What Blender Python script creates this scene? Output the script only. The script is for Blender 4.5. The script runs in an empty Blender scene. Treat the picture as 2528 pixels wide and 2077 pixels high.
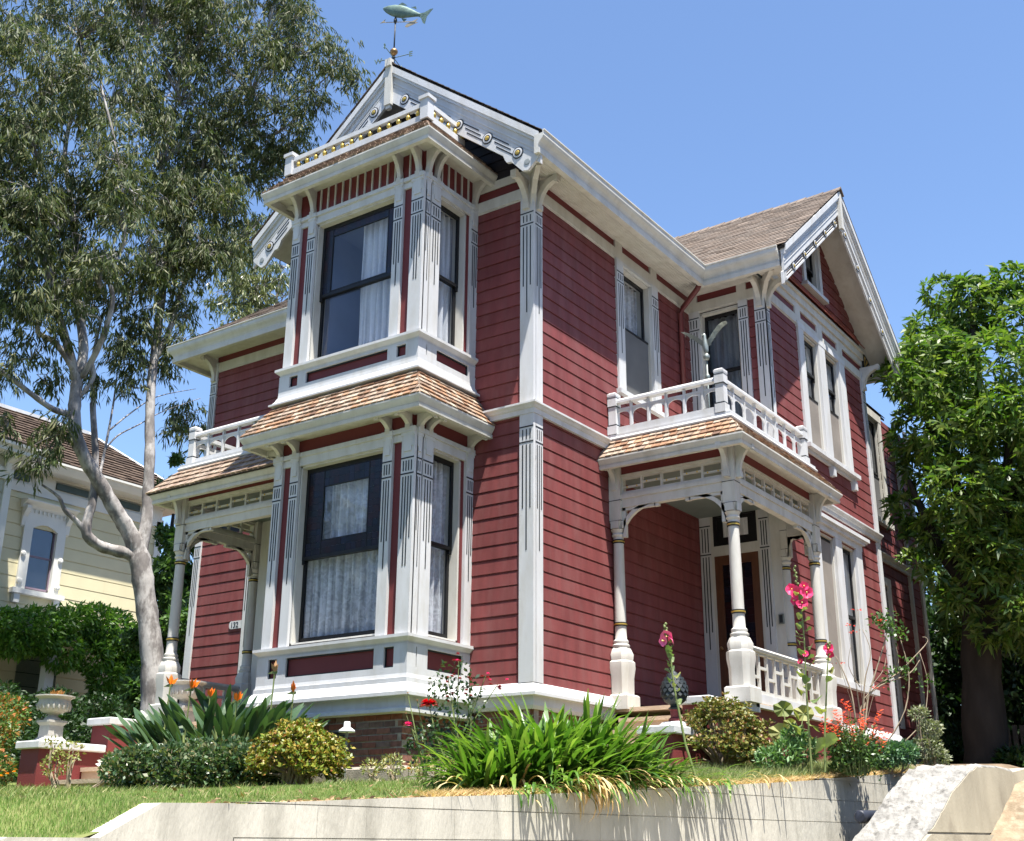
import bpy, math, random
import numpy as np
from mathutils import Vector, Matrix, noise
S = bpy.context.scene
rad = math.radians
# ---------------------------------------------------------------- camera
cam = bpy.data.cameras.new('camera'); co = bpy.data.objects.new('camera', cam); S.collection.objects.link(co)
yaw, pitch, roll = rad(35.188), rad(19.605), rad(0.398)
fw = Vector((-math.sin(yaw)*math.cos(pitch), math.cos(yaw)*math.cos(pitch), math.sin(pitch)))
rt = Vector((math.cos(yaw), math.sin(yaw), 0)); up = rt.cross(fw)
r2 = rt*math.cos(roll)+up*math.sin(roll); u2 = up*math.cos(roll)-rt*math.sin(roll)
M = Matrix((r2, u2, -fw)).transposed().to_4x4(); M.translation = (7.8044, -11.5118, -1.6842)
co.matrix_world = M
cam.sensor_width = 36; cam.lens = 2922.8/2528*36; cam.clip_end = 2000; cam.clip_start = .05
S.camera = co
# ---------------------------------------------------------------- sky, sun, exposure
w = bpy.data.worlds.new('World'); S.world = w; w.use_nodes = True
nt = w.node_tree; bg = nt.nodes['Background']; sk = nt.nodes.new('ShaderNodeTexSky')
sk.sky_type = 'NISHITA'; sk.sun_disc = False
sundir = Vector((1, -.596, 3.5)).normalized()
sk.sun_elevation = math.asin(sundir.z); sk.sun_rotation = math.atan2(sundir.x, sundir.y)
sk.air_density = 1.0; sk.dust_density = 0.35; sk.ozone_density = 3.0; sk.altitude = 50
wm = nt.nodes.new('ShaderNodeVectorMath'); wm.operation = 'MULTIPLY'; wm.inputs[1].default_value = (.99, 1.03, 1.09)     # camera white balance of a clear marine sky
nt.links.new(sk.outputs[0], wm.inputs[0]); nt.links.new(wm.outputs[0], bg.inputs[0]); bg.inputs[1].default_value = 0.087
sl = bpy.data.lights.new('sun', 'SUN'); sl.energy = 5.0; sl.angle = rad(.53); sl.color = (1, .955, .88)
so = bpy.data.objects.new('sun', sl); S.collection.objects.link(so)
so.rotation_euler = sundir.to_track_quat('Z', 'Y').to_euler()
S.view_settings.view_transform = 'Standard'; S.view_settings.look = 'None'; S.view_settings.gamma = 1
S.view_settings.exposure = 1.45
S.render.engine = 'CYCLES'
S.cycles.max_bounces = 6; S.cycles.transparent_max_bounces = 12
random.seed(7); rng = np.random.default_rng(7)
# ---------------------------------------------------------------- materials
def newmat(name):
    m = bpy.data.materials.new(name); m.use_nodes = True; t = m.node_tree
    return m, t, t.nodes['Principled BSDF']
def pm(name, c, rough=.6, var=.12, scale=2.5, bump=.15, bscale=30, spec=.4, metal=0, isl=0, stretch=(1,1,1), dirt=None, dscale=1.2, dlo=.55, dhi=.75):
    m, t, p = newmat(name); N = t.nodes; L = t.links
    tc = N.new('ShaderNodeTexCoord'); mp = N.new('ShaderNodeMapping'); mp.inputs['Scale'].default_value = stretch
    L.new(tc.outputs['Object'], mp.inputs[0])
    n = N.new('ShaderNodeTexNoise'); n.inputs['Scale'].default_value = scale; n.inputs['Detail'].default_value = 6; L.new(mp.outputs[0], n.inputs[0])
    mr = N.new('ShaderNodeMapRange'); mr.inputs['From Min'].default_value = .3; mr.inputs['From Max'].default_value = .7
    mr.inputs['To Min'].default_value = 1-var; mr.inputs['To Max'].default_value = 1+var; L.new(n.outputs[0], mr.inputs[0])
    vm = N.new('ShaderNodeVectorMath'); vm.operation = 'SCALE'; vm.inputs[0].default_value = c; L.new(mr.outputs[0], vm.inputs['Scale'])
    last = vm.outputs[0]
    if isl:
        g = N.new('ShaderNodeNewGeometry'); m2 = N.new('ShaderNodeMapRange'); m2.inputs['To Min'].default_value = 1-isl; m2.inputs['To Max'].default_value = 1+isl
        L.new(g.outputs['Random Per Island'], m2.inputs[0]); v2 = N.new('ShaderNodeVectorMath'); v2.operation = 'SCALE'
        L.new(last, v2.inputs[0]); L.new(m2.outputs[0], v2.inputs['Scale']); last = v2.outputs[0]
    if dirt:
        d = N.new('ShaderNodeTexNoise'); d.inputs['Scale'].default_value = dscale; d.inputs['Detail'].default_value = 8; d.inputs['Roughness'].default_value = .65; L.new(mp.outputs[0], d.inputs[0])
        dm = N.new('ShaderNodeMapRange'); dm.inputs['From Min'].default_value = dlo; dm.inputs['From Max'].default_value = dhi; L.new(d.outputs[0], dm.inputs[0])
        mx = N.new('ShaderNodeMix'); mx.data_type = 'RGBA'; L.new(dm.outputs[0], mx.inputs[0]); L.new(last, mx.inputs[6]); mx.inputs[7].default_value = (*dirt, 1); last = mx.outputs[2]
    L.new(last, p.inputs['Base Color'])
    p.inputs['Roughness'].default_value = rough; p.inputs['Metallic'].default_value = metal; p.inputs['Specular IOR Level'].default_value = spec
    if bump:
        b = N.new('ShaderNodeBump'); b.inputs['Strength'].default_value = bump; b.inputs['Distance'].default_value = .01
        n2 = N.new('ShaderNodeTexNoise'); n2.inputs['Scale'].default_value = bscale; n2.inputs['Detail'].default_value = 5; L.new(mp.outputs[0], n2.inputs[0])
        L.new(n2.outputs[0], b.inputs['Height']); L.new(b.outputs[0], p.inputs['Normal'])
    return m
def ramp_isl(name, cols, rough=.6, trans=0, spec=.4, bump=0, noise_mix=0):
    """each loose piece (shingle, leaf, brick) takes its own colour from the ramp"""
    m, t, p = newmat(name); N = t.nodes; L = t.links
    g = N.new('ShaderNodeNewGeometry'); r = N.new('ShaderNodeValToRGB'); L.new(g.outputs['Random Per Island'], r.inputs[0])
    e = r.color_ramp.elements
    while len(e) < len(cols): e.new(.5)
    for i, c in enumerate(cols): e[i].position = i/(len(cols)-1); e[i].color = (*c, 1)
    last = r.outputs[0]
    if noise_mix:
        tc = N.new('ShaderNodeTexCoord'); n = N.new('ShaderNodeTexNoise'); n.inputs['Scale'].default_value = noise_mix; n.inputs['Detail'].default_value = 4
        L.new(tc.outputs['Object'], n.inputs[0]); mr = N.new('ShaderNodeMapRange'); mr.inputs['From Min'].default_value = .3; mr.inputs['From Max'].default_value = .7
        mr.inputs['To Min'].default_value = .72; mr.inputs['To Max'].default_value = 1.25; L.new(n.outputs[0], mr.inputs[0])
        v = N.new('ShaderNodeVectorMath'); v.operation = 'SCALE'; L.new(last, v.inputs[0]); L.new(mr.outputs[0], v.inputs['Scale']); last = v.outputs[0]
    L.new(last, p.inputs['Base Color']); p.inputs['Roughness'].default_value = rough; p.inputs['Specular IOR Level'].default_value = spec
    if trans:
        tb = N.new('ShaderNodeBsdfTranslucent'); mx = N.new('ShaderNodeMixShader'); mx.inputs[0].default_value = trans
        br = N.new('ShaderNodeVectorMath'); br.operation = 'MULTIPLY'; br.inputs[1].default_value = (1.5, 1.7, .7); L.new(last, br.inputs[0])
        L.new(br.outputs[0], tb.inputs[0]); L.new(p.outputs[0], mx.inputs[1]); L.new(tb.outputs[0], mx.inputs[2]); L.new(mx.outputs[0], t.nodes['Material Output'].inputs[0])
    return m
def glassmat(name, tint=(.90,.93,.96), refl=1.0):
    m, t, p = newmat(name); N = t.nodes; L = t.links; N.remove(p)
    tr = N.new('ShaderNodeBsdfTransparent'); tr.inputs[0].default_value = (*tint, 1)
    gl = N.new('ShaderNodeBsdfGlossy'); gl.inputs['Roughness'].default_value = .015; gl.inputs[0].default_value = (.9, .93, 1, 1)
    lw = N.new('ShaderNodeLayerWeight'); lw.inputs[0].default_value = .5; fr = N.new('ShaderNodeMath'); fr.operation = 'POWER'; fr.inputs[1].default_value = 4; L.new(lw.outputs['Facing'], fr.inputs[0]); mu = N.new('ShaderNodeMath'); mu.operation = 'MULTIPLY_ADD'; mu.inputs[1].default_value = .8*refl; mu.inputs[2].default_value = .055*refl; mu.use_clamp = True
    tc = N.new('ShaderNodeTexCoord'); n = N.new('ShaderNodeTexNoise'); n.inputs['Scale'].default_value = 1.3; L.new(tc.outputs['Object'], n.inputs[0])
    b = N.new('ShaderNodeBump'); b.inputs['Strength'].default_value = .12; b.inputs['Distance'].default_value = .05; L.new(n.outputs[0], b.inputs['Height']); L.new(b.outputs[0], gl.inputs['Normal'])
    mx = N.new('ShaderNodeMixShader'); L.new(fr.outputs[0], mu.inputs[0]); L.new(mu.outputs[0], mx.inputs[0]); L.new(tr.outputs[0], mx.inputs[1]); L.new(gl.outputs[0], mx.inputs[2])
    L.new(mx.outputs[0], N['Material Output'].inputs[0]); return m
def lacemat(name, c=(.8,.8,.8), hole=.35, scale=9):
    m, t, p = newmat(name); N = t.nodes; L = t.links
    tc = N.new('ShaderNodeTexCoord'); v = N.new('ShaderNodeTexVoronoi'); v.inputs['Scale'].default_value = scale; v.inputs['Randomness'].default_value = 1
    n = N.new('ShaderNodeTexNoise'); n.inputs['Scale'].default_value = scale*.9; n.inputs['Detail'].default_value = 5; n.inputs['Distortion'].default_value = 1.2
    L.new(tc.outputs['Object'], v.inputs[0]); L.new(tc.outputs['Object'], n.inputs[0])
    mr = N.new('ShaderNodeMapRange'); mr.inputs['From Min'].default_value = .42; mr.inputs['From Max'].default_value = .58; mr.inputs['To Min'].default_value = 0; mr.inputs['To Max'].default_value = hole; L.new(n.outputs[0], mr.inputs[0])
    sx = N.new('ShaderNodeSeparateXYZ'); L.new(tc.outputs['Object'], sx.inputs[0]); ad = N.new('ShaderNodeMath'); L.new(sx.outputs[0], ad.inputs[0]); L.new(sx.outputs[1], ad.inputs[1])
    cb = N.new('ShaderNodeCombineXYZ'); L.new(ad.outputs[0], cb.inputs[0]); mz = N.new('ShaderNodeMath'); mz.operation = 'MULTIPLY'; mz.inputs[1].default_value = .06; L.new(sx.outputs[2], mz.inputs[0]); L.new(mz.outputs[0], cb.inputs[2])
    wv = N.new('ShaderNodeTexNoise'); wv.inputs['Scale'].default_value = 11; wv.inputs['Detail'].default_value = 2; L.new(cb.outputs[0], wv.inputs[0])
    wm = N.new('ShaderNodeMapRange'); wm.inputs['From Min'].default_value = .40; wm.inputs['From Max'].default_value = .60; wm.inputs['To Min'].default_value = .38; wm.inputs['To Max'].default_value = 0; L.new(wv.outputs[0], wm.inputs[0])
    su = N.new('ShaderNodeMath'); su.use_clamp = True; L.new(mr.outputs[0], su.inputs[0]); L.new(wm.outputs[0], su.inputs[1])
    p.inputs['Base Color'].default_value = (*c, 1); p.inputs['Roughness'].default_value = .9
    tb = N.new('ShaderNodeBsdfTranslucent'); tb.inputs[0].default_value = (*c, 1); m1 = N.new('ShaderNodeMixShader'); m1.inputs[0].default_value = .3
    L.new(p.outputs[0], m1.inputs[1]); L.new(tb.outputs[0], m1.inputs[2])
    tr = N.new('ShaderNodeBsdfTransparent'); m2 = N.new('ShaderNodeMixShader'); L.new(su.outputs[0], m2.inputs[0]); L.new(m1.outputs[0], m2.inputs[1]); L.new(tr.outputs[0], m2.inputs[2])
    L.new(m2.outputs[0], N['Material Output'].inputs[0]); return m
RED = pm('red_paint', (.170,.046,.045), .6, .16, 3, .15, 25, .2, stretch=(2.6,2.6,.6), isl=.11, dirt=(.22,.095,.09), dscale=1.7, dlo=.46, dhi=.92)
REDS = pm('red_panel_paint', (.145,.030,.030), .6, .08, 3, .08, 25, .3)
WHITE = pm('white_paint', (.54,.545,.55), .6, .08, 1.6, .15, 60, .25, isl=.03, stretch=(2.2,2.2,.6), dirt=(.43,.41,.365), dscale=2.8, dlo=.46, dhi=.88)
CREAM = pm('cream_trim_paint', (.54,.525,.48), .6, .08, 1.6, .15, 60, .25, isl=.03, stretch=(2.2,2.2,.6), dirt=(.40,.37,.31), dscale=2.8, dlo=.46, dhi=.88)
BLACK = pm('dark_green_black_paint', (.012,.016,.02), .5, .1, 3, 0, 40)
GOLD = pm('gold_paint', (.62,.42,.09), .35, .1, 8, 0, 40, .5, metal=.6)
SASH = pm('black_sash_paint', (.010,.010,.011), .45, .2, 6, .1, 60, .3)
CEDAR = ramp_isl('cedar_shingle', [(.12,.065,.042),(.26,.14,.078),(.33,.20,.12),(.34,.27,.21),(.18,.11,.07),(.40,.32,.24),(.23,.17,.13)], .75, bump=.3, noise_mix=14)
CEDAR2 = ramp_isl('weathered_cedar_shingle', [(.13,.085,.06),(.25,.17,.12),(.33,.25,.19),(.20,.145,.11),(.30,.22,.155)], .8, noise_mix=14)
ASPH = ramp_isl('asphalt_shingle', [(.115,.09,.072),(.16,.125,.10),(.195,.155,.125),(.135,.11,.092),(.175,.145,.12)], .9, noise_mix=22, spec=.2)
BROWNSH = ramp_isl('brown_shake', [(.040,.028,.021),(.070,.048,.036),(.095,.067,.050),(.055,.038,.029)], .9, noise_mix=9, spec=.2)
GLASS = glassmat('window_glass'); GLASSD = glassmat('dark_window_glass', (.45,.5,.55), 1.3)
STAIN = ramp_isl('stained_glass_tile', [(.006,.007,.016),(.022,.006,.007),(.006,.007,.012),(.010,.012,.028),(.018,.007,.010),(.006,.010,.012)], .25, spec=.35)
LACE = lacemat('lace_curtain', (.90,.90,.92), .22, 13); SHEER = lacemat('sheer_curtain', (.90,.90,.91), .05, 20)
ROOM = pm('room_plaster', (.22,.25,.34), .9, .1, 2, 0); ROOMD = pm('dark_room', (.02,.022,.03), .9, .1, 2, 0)
SCREEN = pm('insect_screen', (.22,.195,.17), .8, .14, 2, .2, 200, .2, dirt=(.16,.14,.125), dscale=1.5)
SCREENG = pm('grey_insect_screen', (.13,.13,.13), .8, .12, 2, .2, 200, .2)
BRICK = ramp_isl('foundation_brick', [(.13,.045,.035),(.22,.075,.05),(.17,.085,.07),(.25,.11,.075),(.10,.05,.045),(.20,.14,.12)], .85, noise_mix=20, spec=.2)
MORT = pm('mortar', (.30,.26,.22), .95, .25, 10, .5, 60, .1)
CONC = pm('concrete_block', (.47,.445,.375), .9, .14, 3.5, .6, 60, .15, isl=.07, dirt=(.26,.245,.20), dscale=3.4, dlo=.50, dhi=.78, stretch=(1,1,.24))
CONCR = pm('rough_concrete', (.27,.26,.24), .95, .3, 5, 2.4, 16, .05, dirt=(.12,.115,.105), dscale=8, dlo=.55, dhi=.68)
CONCB = pm('beige_concrete', (.36,.325,.25), .9, .16, 4, .4, 90, .15, dirt=(.20,.17,.13), dscale=3, dlo=.54, dhi=.8, stretch=(1,1,.4))
STONE = pm('urn_stone', (.44,.42,.38), .85, .12, 8, .5, 40, .2, dirt=(.26,.25,.22), dscale=6)
STEPC = pm('step_stone', (.47,.37,.27), .85, .12, 3, .4, 40, .2, dirt=(.33,.27,.22), dscale=4)
MAROON = pm('maroon_stucco', (.17,.036,.036), .55, .12, 2, .3, 70, .3, dirt=(.26,.09,.09), dscale=1.5, dlo=.55, dhi=.9)
WOODD = pm('varnished_door_wood', (.11,.045,.022), .35, .2, 4, .1, 40, .5, stretch=(6,6,1))
IRON = pm('dark_iron', (.014,.020,.022), .55, .3, 12, .4, 60, .5)
VERD = pm('verdigris_copper', (.12,.18,.15), .6, .3, 14, .4, 60, .4, metal=.3, dirt=(.05,.075,.06), dscale=12)
BRONZE = pm('bronze_ball', (.30,.17,.07), .4, .3, 10, .1, 30, .5, metal=.7)
GREYM = pm('pale_grey_metal', (.24,.27,.25), .4, .2, 10, .1, 30, .5, metal=.5)
YEL = pm('cream_yellow_siding_paint', (.62,.56,.36), .6, .05, 2, .1, 30, .3)
YELW = pm('cream_white_trim', (.68,.67,.62), .55, .05, 2, .1, 30, .3)
GREENT = pm('dark_green_panel', (.05,.075,.07), .5, .1, 3, 0, 30)
BARK = pm('eucalyptus_bark', (.165,.150,.14), .8, .36, 6, 1.0, 22, .2, stretch=(1,1,.45), dirt=(.37,.35,.33), dscale=3.6, dlo=.45, dhi=.58)
BARKD = pm('dark_bark', (.032,.027,.022), .9, .3, 5, .8, 20, .2, stretch=(1,1,.3))
TWIG = pm('green_stem', (.16,.20,.07), .6, .2, 8, .1, 30, .3)
TWIGB = pm('dry_brown_stem', (.30,.24,.17), .8, .25, 8, .2, 30, .2)
SOIL = pm('soil', (.16,.12,.085), .95, .3, 5, .8, 25, .1, dirt=(.25,.20,.12), dscale=2)
LAWN = pm('lawn_turf', (.12,.15,.045), .95, .3, 3, .8, 50, .1, dirt=(.24,.22,.10), dscale=1.2, dlo=.5, dhi=.75)
ASPHALT = pm('street_asphalt', (.13,.13,.13), .9, .2, 8, .5, 90, .2)
PAVE = pm('pavement_concrete', (.42,.40,.37), .9, .1, 2, .3, 60, .2, dirt=(.28,.27,.25), dscale=2)
# ---------------------------------------------------------------- mesh helpers
class MB:
    def __init__(s): s.v = []; s.f = []; s.m = []
    def add(s, vs, fs, m=0):
        n = len(s.v); s.v += [tuple(v) for v in vs]; s.f += [tuple(i+n for i in f) for f in fs]; s.m += [m]*len(fs)
    def box(s, x0, x1, y0, y1, z0, z1, m=0):
        s.add([(x,y,z) for x in (x0,x1) for y in (y0,y1) for z in (z0,z1)], [(0,1,3,2),(4,6,7,5),(0,4,5,1),(2,3,7,6),(0,2,6,4),(1,5,7,3)], m)
    def prism(s, base, vec, m=0):
        n = len(base); vec = Vector(vec); b = [Vector(p) for p in base]
        s.add(b+[p+vec for p in b], [tuple(range(n))[::-1], tuple(range(n, 2*n))]+[(i, (i+1) % n, (i+1) % n+n, i+n) for i in range(n)], m)
    def loft(s, rings, m=0, caps=True):
        n = len(rings[0]); vs = [p for r in rings for p in r]; fs = []
        for k in range(len(rings)-1):
            for i in range(n): fs.append((k*n+i, k*n+(i+1) % n, (k+1)*n+(i+1) % n, (k+1)*n+i))
        if caps: fs += [tuple(range(n))[::-1], tuple(range((len(rings)-1)*n, len(rings)*n))]
        s.add(vs, fs, m)
    def lathe(s, prof, c, seg=20, m=0, axis=None, sq=0):
        rings = []
        for r, z in prof:
            ring = []
            for i in range(seg):
                a = 2*math.pi*(i+.5)/seg; x, y = r*math.cos(a), r*math.sin(a)
                if axis is None: ring.append((c[0]+x, c[1]+y, c[2]+z))
                else:
                    A, B, Cc = axis; p = Vector(c)+A*x+B*y+Cc*z; ring.append(tuple(p))
            rings.append(ring)
        s.loft(rings, m)
    def tube(s, pts, r, seg=8, m=0):
        pts = [Vector(p[:3]) for p in pts]; rs = r if isinstance(r, (list, tuple)) else [r]*len(pts)
        rings = []; ref = Vector((.31,.17,.93))
        for i, p in enumerate(pts):
            t = (pts[min(i+1, len(pts)-1)]-pts[max(i-1, 0)]).normalized()
            a = t.cross(ref)
            if a.length < .1: a = t.cross(Vector((1,0,0)))
            a.normalize(); b = t.cross(a)
            rings.append([tuple(p+(a*math.cos(2*math.pi*k/seg)+b*math.sin(2*math.pi*k/seg))*rs[i]) for k in range(seg)])
        s.loft(rings, m)
    def build(s, name, mats, parent=None, smooth=False, fixn=True):
        me = bpy.data.meshes.new(name); me.from_pydata(s.v, [], s.f)
        if not isinstance(mats, (list, tuple)): mats = [mats]
        for mt in mats: me.materials.append(mt)
        if len(mats) > 1: me.polygons.foreach_set('material_index', s.m)
        if smooth: me.polygons.foreach_set('use_smooth', [True]*len(s.f))
        if fixn and len(s.f) < 60000:
            import bmesh
            bm = bmesh.new(); bm.from_mesh(me); bmesh.ops.recalc_face_normals(bm, faces=bm.faces); bm.to_mesh(me); bm.free()
        me.update()
        o = bpy.data.objects.new(name, me); S.collection.objects.link(o)
        if parent:
            o.parent = parent
            q = parent; off = Vector((0,0,0))
            while q: off += q.location; q = q.parent
            o.location = -off
        return o
def tag(o, label=None, cat=None, group=None, kind=None):
    if label: o['label'] = label
    if cat: o['category'] = cat
    if group: o['group'] = group
    if kind: o['kind'] = kind
    return o
def thing(name, loc, label, cat, group=None):
    o = bpy.data.objects.new(name, None); S.collection.objects.link(o); o.location = loc; o.empty_display_size = .3
    return tag(o, label, cat, group)
def smooth_angle(o, a=40):
    o.data.polygons.foreach_set('use_smooth', [True]*len(o.data.polygons))
    try: o.data.set_sharp_from_angle(angle=rad(a))
    except Exception: pass
    return o
class Face:
    """a vertical wall plane: u along the wall, z up, d outwards"""
    def __init__(s, o, u, n): s.o = Vector(o); s.u = Vector(u); s.n = Vector(n)
    def p(s, u, z, d=0): return s.o+s.u*u+s.n*d+Vector((0,0,z))
def FR(y): return Face((0,y,0), (1,0,0), (0,-1,0))
def RT(x): return Face((x,0,0), (0,1,0), (1,0,0))
def fb(mb, F, u0, u1, z0, z1, d0, d1, m=0): mb.prism([F.p(u0,z0,d0), F.p(u1,z0,d0), F.p(u1,z1,d0), F.p(u0,z1,d0)], F.n*(d1-d0), m)
def fpoly(mb, F, pts, d0, d1, m=0): mb.prism([F.p(u,z,d0) for u, z in pts], F.n*(d1-d0), m)
def fprof(mb, F, pts, u0, u1, m=0): mb.prism([F.p(u0,z,d) for d, z in pts], F.u*(u1-u0), m)
def offpath(path, d):
    out = []; n = len(path)
    for i in range(n):
        p = Vector((*path[i], 0)); dirs = []
        if i > 0: dirs.append((Vector((*path[i], 0))-Vector((*path[i-1], 0))).normalized())
        if i < n-1: dirs.append((Vector((*path[i+1], 0))-Vector((*path[i], 0))).normalized())
        ns = [Vector((t.y, -t.x, 0)) for t in dirs]
        if len(ns) == 1: out.append(p+ns[0]*d)
        else: b = (ns[0]+ns[1]); b = b/(b.dot(ns[0])); out.append(p+b*d)
    return out
def sweep(mb, path, prof, m=0):
    cols = [offpath(path, d) for d, z in prof]; rings = []
    for i in range(len(path)): rings.append([(cols[k][i].x, cols[k][i].y, prof[k][1]) for k in range(len(prof))])
    mb.loft(rings, m)
def shingles(mb, A, B, C, D, rows, w, thick=.014, m=0, jit=.1, g=.0025):
    """A,B bottom edge; D,C top edge (A under D)"""
    A, B, C, D = map(Vector, (A, B, C, D)); nrm = (B-A).cross(D-A).normalized()
    if nrm.z < 0: nrm = -nrm
    for r in range(rows):
        t0, t1 = r/rows, min(1.0, (r+1.12)/rows)
        a, b, c, d = A.lerp(D, t0), B.lerp(C, t0), B.lerp(C, t1), A.lerp(D, t1)
        L = (b-a).length; ld = (B-A).normalized(); x = -w*random.random()
        la = (a-A).dot(ld); lt0 = (d-A).dot(ld); lb = (b-A).dot(ld); lt1 = (c-A).dot(ld)
        up_ = (D-A)-ld*((D-A).dot(ld)); 
        x = min(la, lt0)-w*random.random(); end = max(lb, lt1)
        while x < end:
            ww = w*(1+random.uniform(-jit, jit))
            x0, x1 = x+g, x+ww-g; x += ww
            # clip against slanted ends
            bl, br, tr, tl = max(x0, la), min(x1, lb), min(x1, lt1), max(x0, lt0)
            if br-bl < .01 and tr-tl < .01: continue
            if br < bl: br = bl = (br+bl)/2
            if tr < tl: tr = tl = (tr+tl)/2
            th = thick*random.uniform(.8, 1.3); dz = random.uniform(-.004, .004)
            def P(xx, t, h): return A+ld*xx+up_*t+nrm*h
            mb.add([P(bl,t0+dz,.0), P(br,t0+dz,.0), P(tr,t1,.0), P(tl,t1,.0), P(bl,t0+dz,th), P(br,t0+dz,th), P(tr,t1,.001), P(tl,t1,.001)],
                   [(0,1,5,4),(4,5,6,7),(0,4,7,3),(1,2,6,5)], m)
def skirt(mb, path, ob, zb, ot, zt, rows, w, thick=.022):
    b = offpath(path, ob); t = offpath(path, ot)
    for i in range(len(path)-1):
        A = (b[i].x,b[i].y,zb); B = (b[i+1].x,b[i+1].y,zb); C = (t[i+1].x,t[i+1].y,zt); D = (t[i].x,t[i].y,zt)
        shingles(mb, A, B, C, D, rows, w, thick, g=.005)
        mb.add([Vector(A)-Vector((0,0,.012)), Vector(B)-Vector((0,0,.012)), Vector(C)-Vector((0,0,.012)), Vector(D)-Vector((0,0,.012))], [(0,1,2,3)])
PITCH = .1755
def siding(name, F, u0, u1, z0, z1, holes, parent, mat=None, pitch=PITCH, zref=0.0, d=.0, top=None, label=None):
    """horizontal channel boards, each with its own edge; top(z)->(umin,umax) clips a gable"""
    mb = MB(); k0 = int(math.floor((z0-zref)/pitch+1e-6)); z = zref+k0*pitch
    while z < z1-1e-4:
        a, b = max(z, z0), min(z+pitch, z1); mid = (a+b)/2
        segs = [(u0, u1)]
        if top:
            lo, hi = top(a); segs = [(max(u0, lo), min(u1, hi))]
        for h in holes:
            if h[2]-.01 < mid < h[3]+.01:
                ns = []
                for s0, s1 in segs:
                    if h[0] > s0: ns.append((s0, min(h[0], s1)))
                    if h[1] < s1: ns.append((max(h[1], s0), s1))
                ns = [q for q in ns if q[1]-q[0] > .004]; segs = ns
        for s0, s1 in segs:
            if s1-s0 < .01: continue
            hgt = b-a; j = random.uniform(-.001, .001)
            prof = [(d-.03, a), (d+.017+j, a), (d+.011+j, b-.022 if hgt > .06 else b-.004), (d-.002, b-.014 if hgt > .06 else b-.002), (d-.002, b), (d-.03, b)]
            # butt joints
            cuts = [s0]; x = s0+random.uniform(1.2, 3.6)
            while x < s1-.5: cuts.append(x); x += random.uniform(2.0, 3.8)
            cuts.append(s1)
            for q in range(len(cuts)-1): jj = random.uniform(-.0015, .0015); fprof(mb, F, [(a_+jj, b_) for a_, b_ in prof], cuts[q]+(.0022 if q else 0), cuts[q+1])
        z += pitch
    o = mb.build(name, mat or RED, parent)
    if label: o['label'] = label
    return o
# ---------------------------------------------------------------- the red house
X0, X1, YB = -3.268, -.944, -1.143      # bay left, right, front
XM, YW, XR, YW2 = -4.18, 4.556, 1.283, 9.07
YL, XLL = 1.95, -8.45
FM, FB, RM, RB, RW, FW_, FL = FR(0), FR(YB), RT(0), RT(X1), RT(XR), FR(YW), FR(YL)
BPATH = [(X0, 0), (X0, YB), (X1, YB), (X1, 0)]
house = thing('victorian_house', (-2, 1, -1), 'large red two-storey house with white trim and a square bay window', 'house')
H = house
def arcbracket(F, u, zt, D, Hh, w=.06, th=.065, name='eave_bracket', mat=None, parent=None):
    mb = MB(); n = 9; zb = zt-Hh
    def pt(a, k): return (D-(D-k)*math.cos(a), zb+(Hh-k)*math.sin(a))
    out = [pt(math.pi/2*i/n, 0) for i in range(n+1)]; inn = [pt(math.pi/2*i/n, th) for i in range(n+1)]
    for i in range(n):
        fprof(mb, F, [out[i], out[i+1], inn[i+1], inn[i]], u-w/2, u+w/2)
    # thin web between bracket and corner, foot and end scroll
    fprof(mb, F, [(0, zb+.02), (0, zt)]+[(D*.9, zt)]+[(o[0], o[1]) for o in out[::-1][1:]], u-w*.18, u+w*.18)
    fb(mb, F, u-w*.62, u+w*.62, zb-.03, zb+.045, 0, th+.012); fb(mb, F, u-w*.6, u+w*.6, zt-th-.012, zt, D-.05, D+.012)
    fb(mb, F, u-w*.5, u+w*.5, zt-th-.035, zt-th-.01, D-.03, D+.0)
    return mb.build(name, mat or CREAM, parent or H)
def pilaster(F, u0, u1, zb, zt, k1, k2, zo, zc, d=.045, n=3, cap=True, mat=None, foot=None, name='pilaster', parent=None):
    """board with painted inlay: line, short bars, line, long bars of stepped length"""
    mb = MB(); fb(mb, F, u0, u1, zb, zt, -.02, d)
    W = u1-u0; e = .0035
    if cap:
        fb(mb, F, u0-.012, u1+.012, zt-.06, zt, d, d+.03); fb(mb, F, u0+.0, u1-.0, zt-.1, zt-.06, d, d+.018)
        fb(mb, F, u0+W*.22, u1-W*.22, zt-.30, zt-.1, d, d+.014); fb(mb, F, u0+W*.10, u0+W*.22, zt-.24, zt-.1, d, d+.01); fb(mb, F, u1-W*.22, u1-W*.10, zt-.24, zt-.1, d, d+.01)
    if foot: fb(mb, F, u0-.008, u1+.008, zb, zb+foot, d, d+.015)
    if k1:
        t = .0085
        fb(mb, F, u0, u1, k1-t, k1+t, d, d+e, 1); fb(mb, F, u0, u1, k2-t, k2+t, d, d+e, 1)
        bw = min(.0075, W*.05); us = [u0+W*(i+.9)/(n+.8) for i in range(n)]
        for i, u in enumerate(us):
            fb(mb, F, u-bw, u+bw, k2+.035, k1-.035, d, d+e, 1)
            mid = (n == 3 and i == 1) or (n == 4 and i in (1, 2)) or (n == 2 and i == 1)
            fb(mb, F, u-bw, u+bw, (zc if mid else zo), k2-.035, d, d+e, 1)
    return mb.build(name, [mat or WHITE, BLACK], parent or H)
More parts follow.
